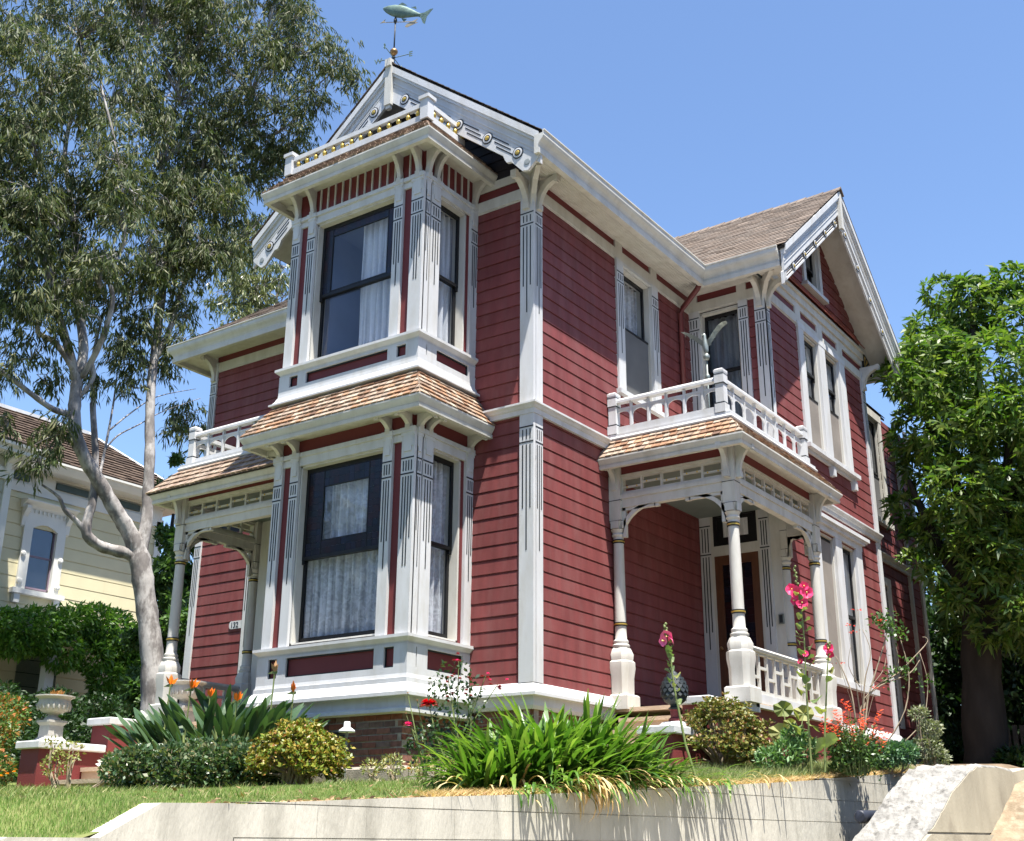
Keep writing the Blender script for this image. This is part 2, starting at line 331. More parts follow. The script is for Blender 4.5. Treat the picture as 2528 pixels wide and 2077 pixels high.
def curtain(F, u0, u1, z0, z1, d, mat, parent, waves=9, amp=.034, name='curtain'):
    mb = MB(); n = int(waves*8); m = 10; ph = random.random()*6
    vs = []; 
    for j in range(m+1):
        for i in range(n+1):
            t = i/n; a = amp*(1+.35*math.sin(3.1*t+ph))
            vs.append(F.p(u0+(u1-u0)*t+.006*math.sin(j*.9+i*.4), z0+(z1-z0)*j/m, d+a*math.sin(t*waves*2*math.pi+.6*math.sin(5*t+ph)+.1*j)))
    fs = [(j*(n+1)+i, j*(n+1)+i+1, (j+1)*(n+1)+i+1, (j+1)*(n+1)+i) for j in range(m) for i in range(n)]
    mb.add(vs, fs); return mb.build(name, mat, parent, smooth=True, fixn=False)
def window(F, u0, u1, z0, z1, meet, rec=.09, sash=.045, kind='lace', glass=None, upper=None, waves=8, cur=(0,1), room=None, name='window', border=0, low=None, depth=.7, lowmat=None, lowz=None, label=None):
    """sash window recessed behind the wall face, with reveal, sashes, panes, curtain, room behind"""
    mb = MB()
    for a, b, c, e in ((u0-.01, u0+.028, z0, z1), (u1-.028, u1+.01, z0, z1), (u0-.01, u1+.01, z1-.028, z1+.01), (u0-.01, u1+.01, z0-.01, z0+.02)): fb(mb, F, a, b, c, e, -rec-.12, .0)
    o = mb.build(name, CREAM, H)
    if label: o['label'] = label
    a, b, c, e = u0+.028, u1-.028, z0+.02, z1-.028
    for (p, q, dd, nm) in ((c, meet+.022, -rec-.035, 'lower_sash'), (meet-.022, e, -rec, 'upper_sash')):
        s = MB(); fb(s, F, a, a+sash, p, q, dd-.03, dd); fb(s, F, b-sash, b, p, q, dd-.03, dd)
        fb(s, F, a+sash, b-sash, p, p+(.075 if nm == 'lower_sash' else .044), dd-.03, dd); fb(s, F, a+sash, b-sash, q-(.044 if nm == 'lower_sash' else .06), q, dd-.03, dd)
        if nm == 'upper_sash' : # small horns
            fb(s, F, a, a+sash, p-.05, p, dd-.03, dd-.003); fb(s, F, b-sash, b, p-.05, p, dd-.03, dd-.003)
        so_ = s.build(nm, SASH, o)
        g = MB(); g.add([F.p(a+sash*.7,p+.03,dd-.015), F.p(b-sash*.7,p+.03,dd-.015), F.p(b-sash*.7,q-.03,dd-.015), F.p(a+sash*.7,q-.03,dd-.015)], [(0,1,2,3)]); g.build('glass_pane', glass or GLASS, o, fixn=False)
        if border and nm == 'upper_sash':
            t = MB(); bw = border; A, B, P_, Q = a+sash, b-sash, p+.044, q-.06
            tw = .085
            def tiles(ua, ub, za, zb):
                nu, nz = max(1, round((ub-ua)/tw)), max(1, round((zb-za)/tw))
                for i in range(nu):
                    for j in range(nz):
                        x0_, x1_, y0_, y1_ = ua+(ub-ua)*i/nu, ua+(ub-ua)*(i+1)/nu, za+(zb-za)*j/nz, za+(zb-za)*(j+1)/nz
                        fb(t, F, x0_+.0012, x1_-.0012, y0_+.0012, y1_-.0012, dd-.0125, dd-.007)
            bb = low if low else bw
            tiles(A, A+bw, P_, Q); tiles(B-bw, B, P_, Q); tiles(A+bw, B-bw, Q-bw*.8, Q); tiles(A+bw, B-bw, P_, P_+bb)
            t.build('stained_glass_border', STAIN, o)
            t = MB()
            for x in (A+bw, B-bw): fb(t, F, x-.008, x+.008, P_, Q, dd-.02, dd-.004)
            for zz in (P_+bb, Q-bw*.8): fb(t, F, A+bw, B-bw, zz-.008, zz+.008, dd-.02, dd-.004)
            t.build('lead_came', SASH, o)
    if kind:
        mt = {'lace': LACE, 'sheer': SHEER}[kind]
        curtain(F, a+(b-a)*cur[0], a+(b-a)*cur[1], c+.03, e-.01, -rec-.135, mt, o, waves)
    if lowmat:
        s = MB(); fb(s, F, a, b, c, lowz, -.045, -.038); s.build('insect_screen', lowmat, o)
        s = MB(); fb(s, F, a, b, lowz, lowz+.03, -.05, -.03); s.build('screen_rail', SASH, o)
    # room behind
    r = MB(); d0, d1 = -rec-.16, -rec-.16-depth; q0, q1, s0, s1 = u0-.02, u1+.02, z0-.02, z1+.02
    for pts in ([(q0,s0,d1),(q1,s0,d1),(q1,s1,d1),(q0,s1,d1)], [(q0,s0,d0),(q0,s0,d1),(q0,s1,d1),(q0,s1,d0)], [(q1,s0,d0),(q1,s1,d0),(q1,s1,d1),(q1,s0,d1)], [(q0,s0,d0),(q1,s0,d0),(q1,s0,d1),(q0,s0,d1)], [(q0,s1,d0),(q0,s1,d1),(q1,s1,d1),(q1,s1,d0)]):
        r.add([F.p(u,z,d) for u,z,d in pts], [(0,1,2,3)])
    r.build('room_interior', room or ROOMD, o, fixn=False)
    return o
def trimbox(F, pieces, name, mat=None, parent=None):
    mb = MB()
    for p in pieces: fb(mb, F, *p)
    return mb.build(name, mat or WHITE, parent or H)
# --- solid core so that no sky shows through
core = MB()
core.box(XM+.04, -1.02, .30, 12.5, -.3, 6.75); core.box(XM+.3, -.25, .3, 12.3, 6.5, 7.2); core.box(-1.0, -.05, .1, 2.0, -.2, 6.7); core.box(-1.0, -.05, 3.5, YW, 3.3, 6.7)
core.box(-1, .3, YW+1.0, YW2-.02, -.3, 6.75); core.box(XLL+.03, XM+.1, YL+.03, 7.2, -.3, 6.75)
core.build('wall_core', ROOMD, H)
# --- siding
siding('siding', FM, X1+.01, -.16, .05, 6.45, [], H)
siding('siding', FM, XM, X0, .05, 6.45, [], H)
siding('siding', RM, .16, YW, 0.03, 3.38, [], H)
siding('siding', RM, .16, YW, 3.5, 6.45, [(2.30, 3.26, 4.40, 6.42)], H, d=0)
siding('siding', FW_, 0.0, XR-.12, 3.5, 6.45, [(.18, .88, 3.6, 6.42)], H)
siding('siding', RW, YW+.14, YW2-.12, .03, 6.45, [(6.05, 7.74, 4.36, 6.42), (6.05, 7.74, .68, 3.02)], H)
siding('siding', FL, XLL+.13, -5.4, .03, 3.3, [], H)
siding('siding', FL, XLL+.13, XM, 3.6, 6.45, [], H)
siding('siding', RT(.865), YW2+.02, 12.9, -.1, 6.45, [(10.0, 11.0, 4.2, 6.3), (9.5, 10.6, .4, 2.9)], H)
# --- gable walls
siding('gable_siding', FM, XM, 0, 6.75, 8.9, [], H, mat=pm('near_black_gable_shade', (.018,.015,.017), .6, .1), top=lambda z: (-2.09-(8.9-z)/.81, -2.09+(8.9-z)/.81))  # front gable: deep shade under the rakes put into the siding colour
siding('gable_siding', RW, YW, YW2, 7.05, 9.1, [(6.45, 7.15, 7.42, 8.38)], H, top=lambda z: (6.81-(9.07-z)/.83, 6.81+(9.07-z)/.83))
# --- bay body
bay = MB()
def strip(F, u0, u1, z0, z1, d=.0, m=0, t=.05): fb(bay, F, u0, u1, z0, z1, d-t, d, m)
LB = Face((X0,0,0), (0,1,0), (-1,0,0))
# red ground behind the pilasters on every storey, split round the windows
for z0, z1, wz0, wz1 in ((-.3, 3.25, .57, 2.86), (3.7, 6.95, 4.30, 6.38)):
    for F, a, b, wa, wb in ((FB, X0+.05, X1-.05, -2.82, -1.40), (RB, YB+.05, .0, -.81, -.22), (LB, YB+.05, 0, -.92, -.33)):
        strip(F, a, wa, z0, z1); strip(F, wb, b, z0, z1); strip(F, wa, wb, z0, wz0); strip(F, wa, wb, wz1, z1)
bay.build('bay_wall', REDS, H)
core2 = MB(); core2.box(X0+.06, X1-.06, YB+.06, .1, 3.2, 3.85); core2.box(X0+.06, X1-.06, YB+.06, .1, 6.95, 7.3); core2.build('bay_floor', ROOMD, H)
# pilasters on the bay
for zb, zt, wtop, k1, k2, zo, zc in ((.54, 3.03, 2.86, 2.648, 2.45, 1.66, 1.33), (4.29, 6.545, 6.38, 6.17, 5.97, 5.33, 5.02)):
    for u0, u1 in ((-3.268, -3.118), (-2.972, -2.826), (-1.398, -1.248)): pilaster(FB, u0, u1, zb, zt, k1, k2, zo, zc)
    pilaster(FB, -1.10, -.899, zb, zt, k1, k2, zo, zc, name='corner_pilaster', n=4)
    pilaster(RB, YB, YB+.10, zb, zt, k1, k2, zo+.1, zc, name='corner_pilaster', n=2)
    pilaster(RB, YB+.128, YB+.318, zb, zt, k1, k2, zo, zc, n=3)
    pilaster(RB, -.155, -.005, zb, zt, k1, k2, zo, zc)
    pilaster(LB, YB, -1.0, zb, zt, k1, k2, zo, zc); pilaster(LB, -.155, -.005, zb, zt, k1, k2, zo, zc)
    trimbox(FB, [(-2.826, -1.398, wtop, wtop+.14, 0, .035), (-3.268, -1.10, zt-.055, zt, 0, .062), (-3.12, -2.97, wtop+.02, zt-.06, 0, .03), (-1.25, -1.10, wtop+.02, zt-.06, 0, .03)], 'window_head', WHITE)
    trimbox(RB, [(-.825, -.155, wtop, wtop+.14, 0, .035), (YB, -.005, zt-.055, zt, 0, .062)], 'window_head', WHITE)
    trimbox(LB, [(YB, -.005, zt-.055, zt, 0, .06)], 'window_head', WHITE)
window(FB, -2.826, -1.398, .57, 2.862, 1.66, waves=11, border=.26, low=.18, room=ROOM, label='large black-sashed sash window with lace curtain and stained border, lower front of the bay')
window(RB, -.825, -.22, .57, 2.862, 1.72, waves=5, room=ROOM, label='narrow black-sashed window with lace curtain, lower side of the bay')
window(FB, -2.826, -1.398, 4.30, 6.38, 5.30, kind='sheer', cur=(.47, 1), waves=7, border=.14, low=.02, room=ROOM, depth=1.2, label='large black-sashed window with half-drawn pale curtain, upper front of the bay')
window(RB, -.825, -.22, 4.30, 6.38, 5.30, kind='sheer', waves=5, room=ROOM, label='narrow black-sashed window with pale curtain, upper side of the bay')
# sill and apron of both storeys
def apron(zs, z0, name, flare):
    mb = MB()
    sweep(mb, BPATH, [(-.02, zs-.10), (.035, zs-.10), (.045, zs-.075), (.075, zs-.05), (.095, zs-.035), (.095, zs+.0), (-.02, zs+.012)])
    mb.build('window_sill', WHITE, H)
    mb = MB(); a = zs-.10
    # frame of the sunk panels
    for F, segs in ((FB, [(X0-.045, -3.12), (-2.97, -2.82), (-1.40, -1.25), (-1.10, X1+.045)]), (RB, [(YB, YB+.11), (YB+.128, YB+.32), (-.155, 0)]), (LB, [(YB, YB+.2), (-.155, 0)])):
        for s0, s1 in segs: fb(mb, F, s0, s1, z0+.075, a-.03, 0, .045)
        fb(mb, F, segs[0][0], segs[-1][1], a-.03, a, 0, .045); fb(mb, F, segs[0][0], segs[-1][1], z0, z0+.075, 0, .045)
    mb.build('apron_frame', WHITE, H)
    mb = MB()
    for F, segs in ((FB, [(-3.12, -2.97), (-2.82, -1.40), (-1.25, -1.10)]), (RB, [(YB+.32, -.155)]), (LB, [(YB+.2, -.155)])):
        for s0, s1 in segs:
            for q in ((s0, s1, z0+.075, z0+.092), (s0, s1, a-.047, a-.03), (s0, s0+.012, z0+.092, a-.047), (s1-.012, s1, z0+.092, a-.047)): fb(mb, F, *q, .002, .02)
    mb.build('panel_moulding', BLACK, H)
    mb = MB(); sweep(mb, BPATH, flare); mb.build('base_moulding', WHITE, H)
apron(.54, .10, 'lower', [(-.02, .10), (.045, .10), (.052, .06), (.062, .055), (.062, .0), (.075, -.01), (.135, -.10), (.145, -.11), (.145, -.15), (.06, -.155), (.06, -.27), (.105, -.29), (.105, -.325), (.0, -.335), (-.02, -.335)])
apron(4.29, 3.93, 'upper', [(-.02, 3.93), (.045, 3.93), (.05, 3.88), (.06, 3.87), (.075, 3.83), (.10, 3.80), (.13, 3.785), (.13, 3.76), (-.02, 3.76)])
# friezes: slats on the upper one
for F, us in ((FB, [-2.79+1.36*i/10 for i in range(11)]+[-3.19, -1.175, -1.02]), (RB, [-.78+.58*i/4 for i in range(5)])):
    for u in us:
        mb = MB(); fb(mb, F, u-.011, u+.011, 6.545, 6.95, 0, .02); mb.build('frieze_slat', CREAM, H)
# brackets of the bay
for zt, Hh, D in ((3.22, .20, .29), (6.95, .41, .30)):
    for u in (-3.19, -2.9, -1.32, -1.0): arcbracket(FB, u, zt, D, Hh+.0)
    for u in (YB+.05, YB+.225, -.08): arcbracket(RB, u, zt, D, Hh)
    arcbracket(LB, YB+.08, zt, D, Hh); arcbracket(LB, -.1, zt, D, Hh)
# roofs of the bay
def gutter_prof(o, zt, hh=.15): return [(o-.10, zt-hh), (o-.035, zt-hh), (o-.03, zt-hh*.72), (o-.045, zt-hh*.66), (o-.03, zt-hh*.5), (o-.008, zt-hh*.25), (o, zt-.02), (o, zt), (o-.018, zt), (o-.035, zt-.03), (o-.10, zt-.03)]
def box_roof(path, o, zg, gh, zs, name, sk, parent=None, soff=True):
    P_ = parent or H
    mb = MB(); sweep(mb, path, gutter_prof(o, zg, gh)); mb.build('gutter', CREAM, P_)
    mb = MB(); sweep(mb, path, [(-.05, zs), (o-.06, zs), (o-.06, zs+.03), (-.05, zs+.03)]); mb.build('soffit', CREAM, P_)
    if sk:
        mb = MB(); skirt(mb, path, sk[0], sk[1], sk[2], sk[3], sk[4], .105); mb.build('shingle_roof', sk[5], P_, fixn=False)
        mb = MB(); sweep(mb, path, [(-.04, max(sk[1]-.05, zs+.032)), (sk[0]-.03, max(sk[1]-.05, zs+.032)), (sk[0]-.01, sk[1]-.012), (sk[2]-.01, sk[3]-.014), (-.04, sk[3]-.014)]); mb.build('roof_board', BARKD, P_)
box_roof(BPATH, .37, 3.30, .155, 3.215, 'low', (.36, 3.305, .06, 3.755, 6, CEDAR))
box_roof(BPATH, .37, 6.957, .155, 6.93, 'up', (.355, 6.965, .09, 7.285, 4, CEDAR2))
mb = MB(); sweep(mb, BPATH, [(-1.0, 7.26), (.10, 7.26), (.10, 7.285), (-1.0, 7.285)]); mb.build('roof_board', BARKD, H)
mb = MB(); sweep(mb, [(XM-.05, 0), (X0-.02, 0)], gutter_prof(.2, 3.30, .155)); mb.build('gutter', CREAM, H)
# cresting with gilded balls
crest = MB(); cp = [(X0-.09, -.45), (X0-.09, YB-.09), (X1+.09, YB-.09), (X1+.09, -.45)]
sweep(crest, cp, [(-.035, 7.285), (.035, 7.285), (.035, 7.375), (-.035, 7.375)]); sweep(crest, cp, [(-.03, 7.50), (.03, 7.50), (.03, 7.565), (-.03, 7.565)])
cr = crest.build('roof_cresting', WHITE, H)
for (x, y) in ((X0-.09, YB-.09), (X1+.09, YB-.09)):
    mb = MB(); mb.box(x-.065, x+.065, y-.065, y+.065, 7.285, 7.585); mb.box(x-.085, x+.085, y-.085, y+.085, 7.585, 7.635)
    mb.loft([[(x-.085,y-.085,7.635),(x+.085,y-.085,7.635),(x+.085,y+.085,7.635),(x-.085,y+.085,7.635)], [(x-.04,y-.04,7.675),(x+.04,y-.04,7.675),(x+.04,y+.04,7.675),(x-.04,y+.04,7.675)]])
    mb.build('cresting_post', WHITE, cr)
def bead(x, y):
    mb = MB(); mb.lathe([(.012,0),(.014,.02),(.03,.035),(.036,.06),(.03,.085),(.014,.1),(.012,.125)], (x, y, 7.375), 12); mb.build('gilded_ball', GOLD, cr, smooth=True)
for i in range(14): bead(X0+.06+i*(X1-X0-.12)/13, YB-.09)
for i in range(5): bead(X1+.09, YB+.05+i*.155)
# --- main corner posts and belt
for F, u0, u1 in ((FM, -.165, .045), (RM, 0, .165)):
    pilaster(F, u0, u1, .06, 3.38, 3.19, 2.99, 2.14, 1.62, cap=False, name='corner_pilaster', n=3); pilaster(F, u0, u1, 3.50, 6.62, 6.20, 6.03, 5.13, 4.75, cap=False, name='corner_pilaster', n=3)
trimbox(FW_, [(1.148, XR+.045, 3.6, 6.62, 0, .045)], 'corner_post', WHITE)
pilaster(FW_, 1.15, XR+.045, 3.61, 6.615, 6.20, 6.0, 5.25, 4.75, d=.05, cap=False, name='corner_pilaster')
pilaster(RW, YW, YW+.13, 3.5, 6.62, 6.20, 6.0, 5.25, 4.75, cap=False, name='corner_pilaster', n=2)
pilaster(RW, YW2-.17, YW2, .05, 3.38, None, None, 0, 0, cap=False, name='corner_pilaster'); pilaster(RW, YW2-.17, YW2, 3.5, 6.62, 6.2, 6.0, 5.25, 4.75, cap=False, name='corner_pilaster', n=2)
pilaster(FL, XLL, XLL+.16, 3.5, 6.62, 6.20, 6.0, 5.2, 4.8, cap=False, name='corner_pilaster'); pilaster(FL, XLL, XLL+.16, .05, 3.3, 3.15, 2.95, 2.1, 1.6, cap=False, name='corner_pilaster')
BELT = [(-.02, 3.36), (.055, 3.36), (.06, 3.42), (.075, 3.43), (.09, 3.455), (.115, 3.475), (.115, 3.50), (.03, 3.525), (-.02, 3.525)]
mb = MB(); sweep(mb, [(X1-.02, 0), (0, 0), (0, 1.75)], BELT); mb.build('belt_course', WHITE, H)
mb = MB(); sweep(mb, [(XR, 4.9), (XR, YW2)], BELT); mb.build('belt_course', WHITE, H)
mb = MB(); sweep(mb, [(.865, YW2+.1), (.865, 12.9)], BELT); mb.build('belt_course', CREAM, H)
WT = [(-.02, .06), (.02, .06), (.05, .045), (.10, -.045), (.11, -.055), (.11, -.09), (.05, -.095), (.05, -.20), (.03, -.24), (-.02, -.24)]
mb = MB(); sweep(mb, [(X1-.02, 0), (0, 0), (0, 1.8)], WT); mb.build('water_table', WHITE, H)
mb = MB(); sweep(mb, [(XR, 4.8), (XR, YW2), (.865, YW2), (.865, 12.9)], WT); mb.build('water_table', WHITE, H)
# --- frieze of the main walls: white band, red panels, stiles
def frieze(F, u0, u1, stiles, zb=6.45, z1=6.61, z2=6.75, name='frieze'):
    mb = MB(); fb(mb, F, u0, u1, zb, z1, -.02, .035); fb(mb, F, u0, u1, z2, z2+.12, -.02, .035); fb(mb, F, u0, u1, zb-.018, zb, -.02, .02)
    for a, b in stiles: fb(mb, F, a, b, z1, z2, -.02, .034)
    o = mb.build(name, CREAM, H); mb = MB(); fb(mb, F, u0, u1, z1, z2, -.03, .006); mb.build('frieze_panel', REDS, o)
frieze(FM, X1, .035, [(X1, X1+.03), (-.15, .03)]); frieze(FM, XM, X0, [])
frieze(RM, 0, YW, [(.0, .165), (2.13, 2.33), (3.2, 3.4), (4.52, 4.556)])
frieze(FW_, 0, XR, [(0, .16), (.86, 1.02), (1.15, 1.283)]); frieze(RW, YW, YW2, [(YW, 4.86), (5.81, 6.05), (6.78, 7.04), (7.74, 8.0), (9.05, 9.07)])
frieze(FL, XLL, XM, [(XLL, XLL+.1)])
trimbox(RW, [(YW, YW2, 6.87, 7.02, -.02, .07), (YW, YW2, 7.0, 7.04, -.02, .11)], 'gable_band', CREAM)
mb = MB(); shingles(mb, (XR+.15, YW+.12, 7.05), (XR+.15, YW2-.12, 7.05), (XR+.02, YW2-.42, 7.33), (XR+.02, YW+.42, 7.33), 3, .12); mb.build('shingle_skirt', pm('red_shingle_paint', (.26,.07,.05), .7, .2, 6, .2, 40, isl=.25), H, fixn=False)
# --- windows of the side walls
wr = window(RM, 2.33, 3.20, 4.42, 6.40, 5.47, waves=6, lowmat=SCREENG, lowz=5.43, label='tall window with lace curtain above and grey screen below, on the long side wall beside the downpipe')
pilaster(RM, 2.135, 2.33, 4.36, 6.45, 6.24, 6.08, 5.35, 4.95, cap=False); pilaster(RM, 3.20, 3.40, 4.36, 6.45, 6.24, 6.08, 5.35, 4.95, cap=False)
trimbox(RM, [(2.10, 3.43, 4.30, 4.37, 0, .09)], 'window_sill'); trimbox(RM, [(2.33, 3.2, 6.40, 6.45, 0, .04)], 'window_head')
wf = window(FW_, .20, .872, 3.75, 6.40, 5.38, kind='sheer', glass=GLASSD, waves=5, label='dark balcony window behind the bird sculpture')
pilaster(FW_, .0, .19, 3.6, 6.45, 6.33, 6.12, 5.15, 4.7, cap=False); pilaster(FW_, .876, 1.03, 3.6, 6.45, 6.33, 6.12, 5.15, 4.7, cap=False)
def pair(z0, z1, meet, low, cap_):
    for (a, b, k, lm) in ((6.09, 6.76, 'lace', low[0]), (7.05, 7.72, 'lace', low[1])):
        window(RW, a, b, z0, z1, meet, rec=.05, kind=k, waves=4, lowmat=SCREEN if lm else None, lowz=lm or 0, label=cap_)
    trimbox(RW, [(5.86, 6.09, z0-.03, z1+.02, 0, .05), (6.76, 7.05, z0-.03, z1+.02, 0, .05), (7.72, 8.0, z0-.03, z1+.02, 0, .05), (5.84, 8.02, z1+.02, z1+.12, 0, .055)], 'window_casing')
pair(4.38, 6.38, 5.77, (5.30, 5.34), 'paired window with beige screen over its lower half, upper gable wall')
trimbox(RW, [(5.80, 8.10, 4.28, 4.35, 0, .13), (5.86, 8.02, 4.22, 4.28, 0, .06)], 'window_sill')
for q in ((6.86, 6.96, 4.06, 4.22, 0, .10), (7.88, 7.98, 4.06, 4.22, 0, .10)): trimbox(RW, [q], 'sill_bracket')
pair(.72, 2.98, 1.82, (2.90, None), 'paired window on the lower gable wall behind the porch')
trimbox(RW, [(5.80, 8.06, .60, .69, 0, .11)], 'window_sill'); trimbox(RW, [(5.80, 8.06, 3.10, 3.14, 0, .10), (5.76, 8.20, 3.17, 3.23, 0, .14), (5.80, 8.16, 3.14, 3.17, 0, .11)], 'window_hood')
wa = window(RW, 6.48, 7.12, 7.45, 8.36, 7.9, kind=None, glass=GLASSD, rec=.05, label='small attic window in the side gable')
trimbox(RW, [(6.36, 6.48, 7.38, 8.40, 0, .05), (7.12, 7.24, 7.38, 8.40, 0, .05), (6.36, 7.24, 8.36, 8.46, 0, .055), (6.30, 7.30, 7.34, 7.41, 0, .12)], 'window_casing')
RK = RT(.865)
window(RK, 10.0, 11.0, 4.2, 6.3, 5.2, kind=None, glass=GLASS, rec=.04, lowmat=SCREENG, lowz=5.1, label='shaded window on the rear wall beside the leafy tree'); trimbox(RK, [(9.84, 10.0, 4.1, 6.4, 0, .05), (11.0, 11.16, 4.1, 6.4, 0, .05), (9.84, 11.16, 6.3, 6.45, 0, .055), (9.8, 11.2, 4.1, 4.2, 0, .1)], 'window_casing', CREAM)
window(RK, 9.5, 10.6, .4, 2.9, 1.7, kind=None, glass=GLASSD, rec=.04, label='shaded lower window on the rear wall'); trimbox(RK, [(9.34, 9.5, .3, 3.0, 0, .05), (10.6, 10.76, .3, 3.0, 0, .05), (9.34, 10.76, 2.9, 3.05, 0, .055)], 'window_casing', CREAM)
trimbox(RK, [(12.75, 12.92, -.1, 6.6, 0, .05), (12.0, 12.1, -.1, 6.6, .0, .07)], 'corner_post', CREAM)
# --- brick foundation with a vent
fd = MB(); fdm = MB()
def bricks(F, u0, u1, z0, z1, holes=()):
    fb(fdm, F, u0, u1, z0, z1, -.1, -.006); z = z1; r = 0
    while z > z0+.02:
        a = z-.068; x = u0-(.105 if r % 2 else 0)
        while x < u1:
            s, e = max(x, u0)+.005, min(x+.21, u1)-.005
            if e-s > .02 and not any(h[0] < (s+e)/2 < h[1] and h[2] < a+.03 < h[3] for h in holes): fb(fd, F, s, e, a+.005, z-.005, -.05, random.uniform(-.001, .006))
            x += .21
        z = a-.006; r += 1
bricks(FR(YB-.0), X0+.03, X1-.03, -1.35, -.335, [(-2.3, -1.82, -.83, -.5)]); bricks(RT(X1-.03), YB+.0, 0, -1.35, -.335); bricks(RT(-.03), 0, 2.0, -1.3, -.24); bricks(FR(.03), X1, 0, -1.3, -.24)
f1 = fdm.build('foundation', MORT, H); fd.build('foundation_brick', BRICK, f1); fd = MB(); fdm = MB()
bricks(RT(XR-.03), 4.8, 9.0, -.8, -.24)
f1 = fdm.build('foundation', MORT, H); fd.build('foundation_brick', BRICK, f1)
mb = MB(); fb(mb, FB, -2.3, -1.82, -.83, -.5, -.05, -.02); mb.box(-2.3, -1.82, YB-.012, YB-.002, -.52, -.5); vent = mb.build('foundation_vent', SASH, H)
mb = MB()
for i in range(7): fb(mb, FB, -2.29, -1.83, -.81+i*.043, -.79+i*.043, -.02, .004)
mb.build('vent_louvre', IRON, vent)
mb = MB(); sweep(mb, [(X0+.04,0),(X0+.04,YB+.04),(X1-.04,YB+.04),(X1-.04,0)], [(-.02,-1.35),(.11,-1.35),(.12,-.93),(.09,-.90),(-.02,-.9)]); mb.build('foundation_plinth', BRICK if False else MORT, H)
# ---------------------------------------------------------------- roofs, gutters, bargeboards
def slab(pts, th=.05):
    mb = MB(); P_ = [Vector(p) for p in pts]; mb.prism([p-Vector((0,0,th)) for p in P_], (0,0,th)); return mb
E_ = .60
zpk, spk = 9.03, (9.03-6.90)/2.65
mr = MB()
for x_e, sgn in ((.56, 1), (-4.74, -1)):
    A = (x_e, -.64, 6.92); B = (x_e, 12.6, 6.92); C = (-2.09, 12.6, 9.06); D = (-2.09, -.64, 9.06)
    if sgn > 0: mr.prism([Vector(p)-Vector((0,0,.06)) for p in ((x_e,-.64,6.92),(x_e,YW-.4,6.92),(x_e-.0,12.6,6.92),C,D)], (0,0,.05))
    else: mr.prism([Vector(p)-Vector((0,0,.06)) for p in (A,B,C,D)], (0,0,.05))
mrf = mr.build('main_roof', BARKD, H)
mb = MB(); shingles(mb, (.58,-.66,6.92), (.58,12.6,6.92), (-2.09,12.6,9.075), (-2.09,-.66,9.075), 26, .26, .008, jit=.3); mb.build('asphalt_shingle', ASPH, mrf, fixn=False)
mb = MB(); shingles(mb, (-4.76,12.6,6.92), (-4.76,-.66,6.92), (-2.09,-.66,9.075), (-2.09,12.6,9.075), 26, .26, .008, jit=.3); mb.build('asphalt_shingle', ASPH, mrf, fixn=False)
# side gable roof, ridge runs out to the gable
ZR = 9.23; YR = 6.81
mb = MB()
mb.prism([Vector(p)-Vector((0,0,.07)) for p in ((-2.2,3.99,6.93),(1.92,3.99,6.93),(1.92,YR,ZR),(-2.2,YR,ZR))], (0,0,.05))
mb.prism([Vector(p)-Vector((0,0,.07)) for p in ((-2.2,9.64,6.93),(1.92,9.64,6.93),(1.92,YR,ZR),(-2.2,YR,ZR))], (0,0,.05))
wrf = mb.build('side_gable_roof', BARKD, H)
mb = MB(); shingles(mb, (-2.2,3.97,6.93), (1.94,3.97,6.93), (1.94,YR,ZR+.01), (-2.2,YR,ZR+.01), 27, .24, .011, jit=.35); mb.build('asphalt_shingle', ASPH, wrf, fixn=False)
mb = MB(); shingles(mb, (1.94,9.66,6.93), (-2.2,9.66,6.93), (-2.2,YR,ZR+.01), (1.94,YR,ZR+.01), 27, .24, .011, jit=.35); mb.build('asphalt_shingle', ASPH, wrf, fixn=False)
mb = MB()
for i in range(26):
    x = -2.2+i*.16; mb.prism([(x, YR-.13, ZR-.08), (x, YR, ZR+.035+.008*(i%2)), (x, YR+.13, ZR-.08), (x, YR+.13, ZR-.10), (x, YR, ZR+.01), (x, YR-.13, ZR-.10)], (.17, 0, .012))
mb.build('ridge_cap', ASPH, wrf)
mb = MB()
for i in range(70):
    y = -.66+i*.16; mb.prism([(-2.22, y, 8.98), (-2.09, y, 9.10+.008*(i%2)), (-1.96, y, 8.98), (-1.96, y, 8.96), (-2.09, y, 9.08), (-2.22, y, 8.96)], (0, .17, .006))
mb.build('ridge_cap', ASPH, mrf)
# left wing hip roof
mb = MB(); s = .80; hz = 6.90; yb2 = 7.5; hx = 3.07
c1, c2 = (-9.03, 1.37, hz), (-9.03, yb2, hz); r1 = (-9.03+hx, 1.37+hx, hz+s*hx); r3 = (-3.5, 1.37+hx, hz+s*hx)
lw = MB(); lw.prism([Vector(p)-Vector((0,0,.06)) for p in (c1, (-3.5,1.37,hz), r3, r1)], (0,0,.05)); lw.prism([Vector(p)-Vector((0,0,.06)) for p in (c2, c1, r1)], (0,0,.05)); lw.prism([Vector(p)-Vector((0,0,.06)) for p in (c2, (-3.5,yb2,hz), r3, r1)], (0,0,.05))
lwr = lw.build('left_wing_roof', BARKD, H)
mb = MB(); shingles(mb, (-9.05,1.35,hz), (-4.0,1.35,hz), (-4.0,1.35+hx,hz+s*hx), r1, 26, .24, .011, jit=.35); shingles(mb, (-9.05,yb2,hz), c1, r1, (r1[0],r1[1]+.01,r1[2]), 26, .24, .011, jit=.35); mb.build('asphalt_shingle', ASPH, lwr, fixn=False)
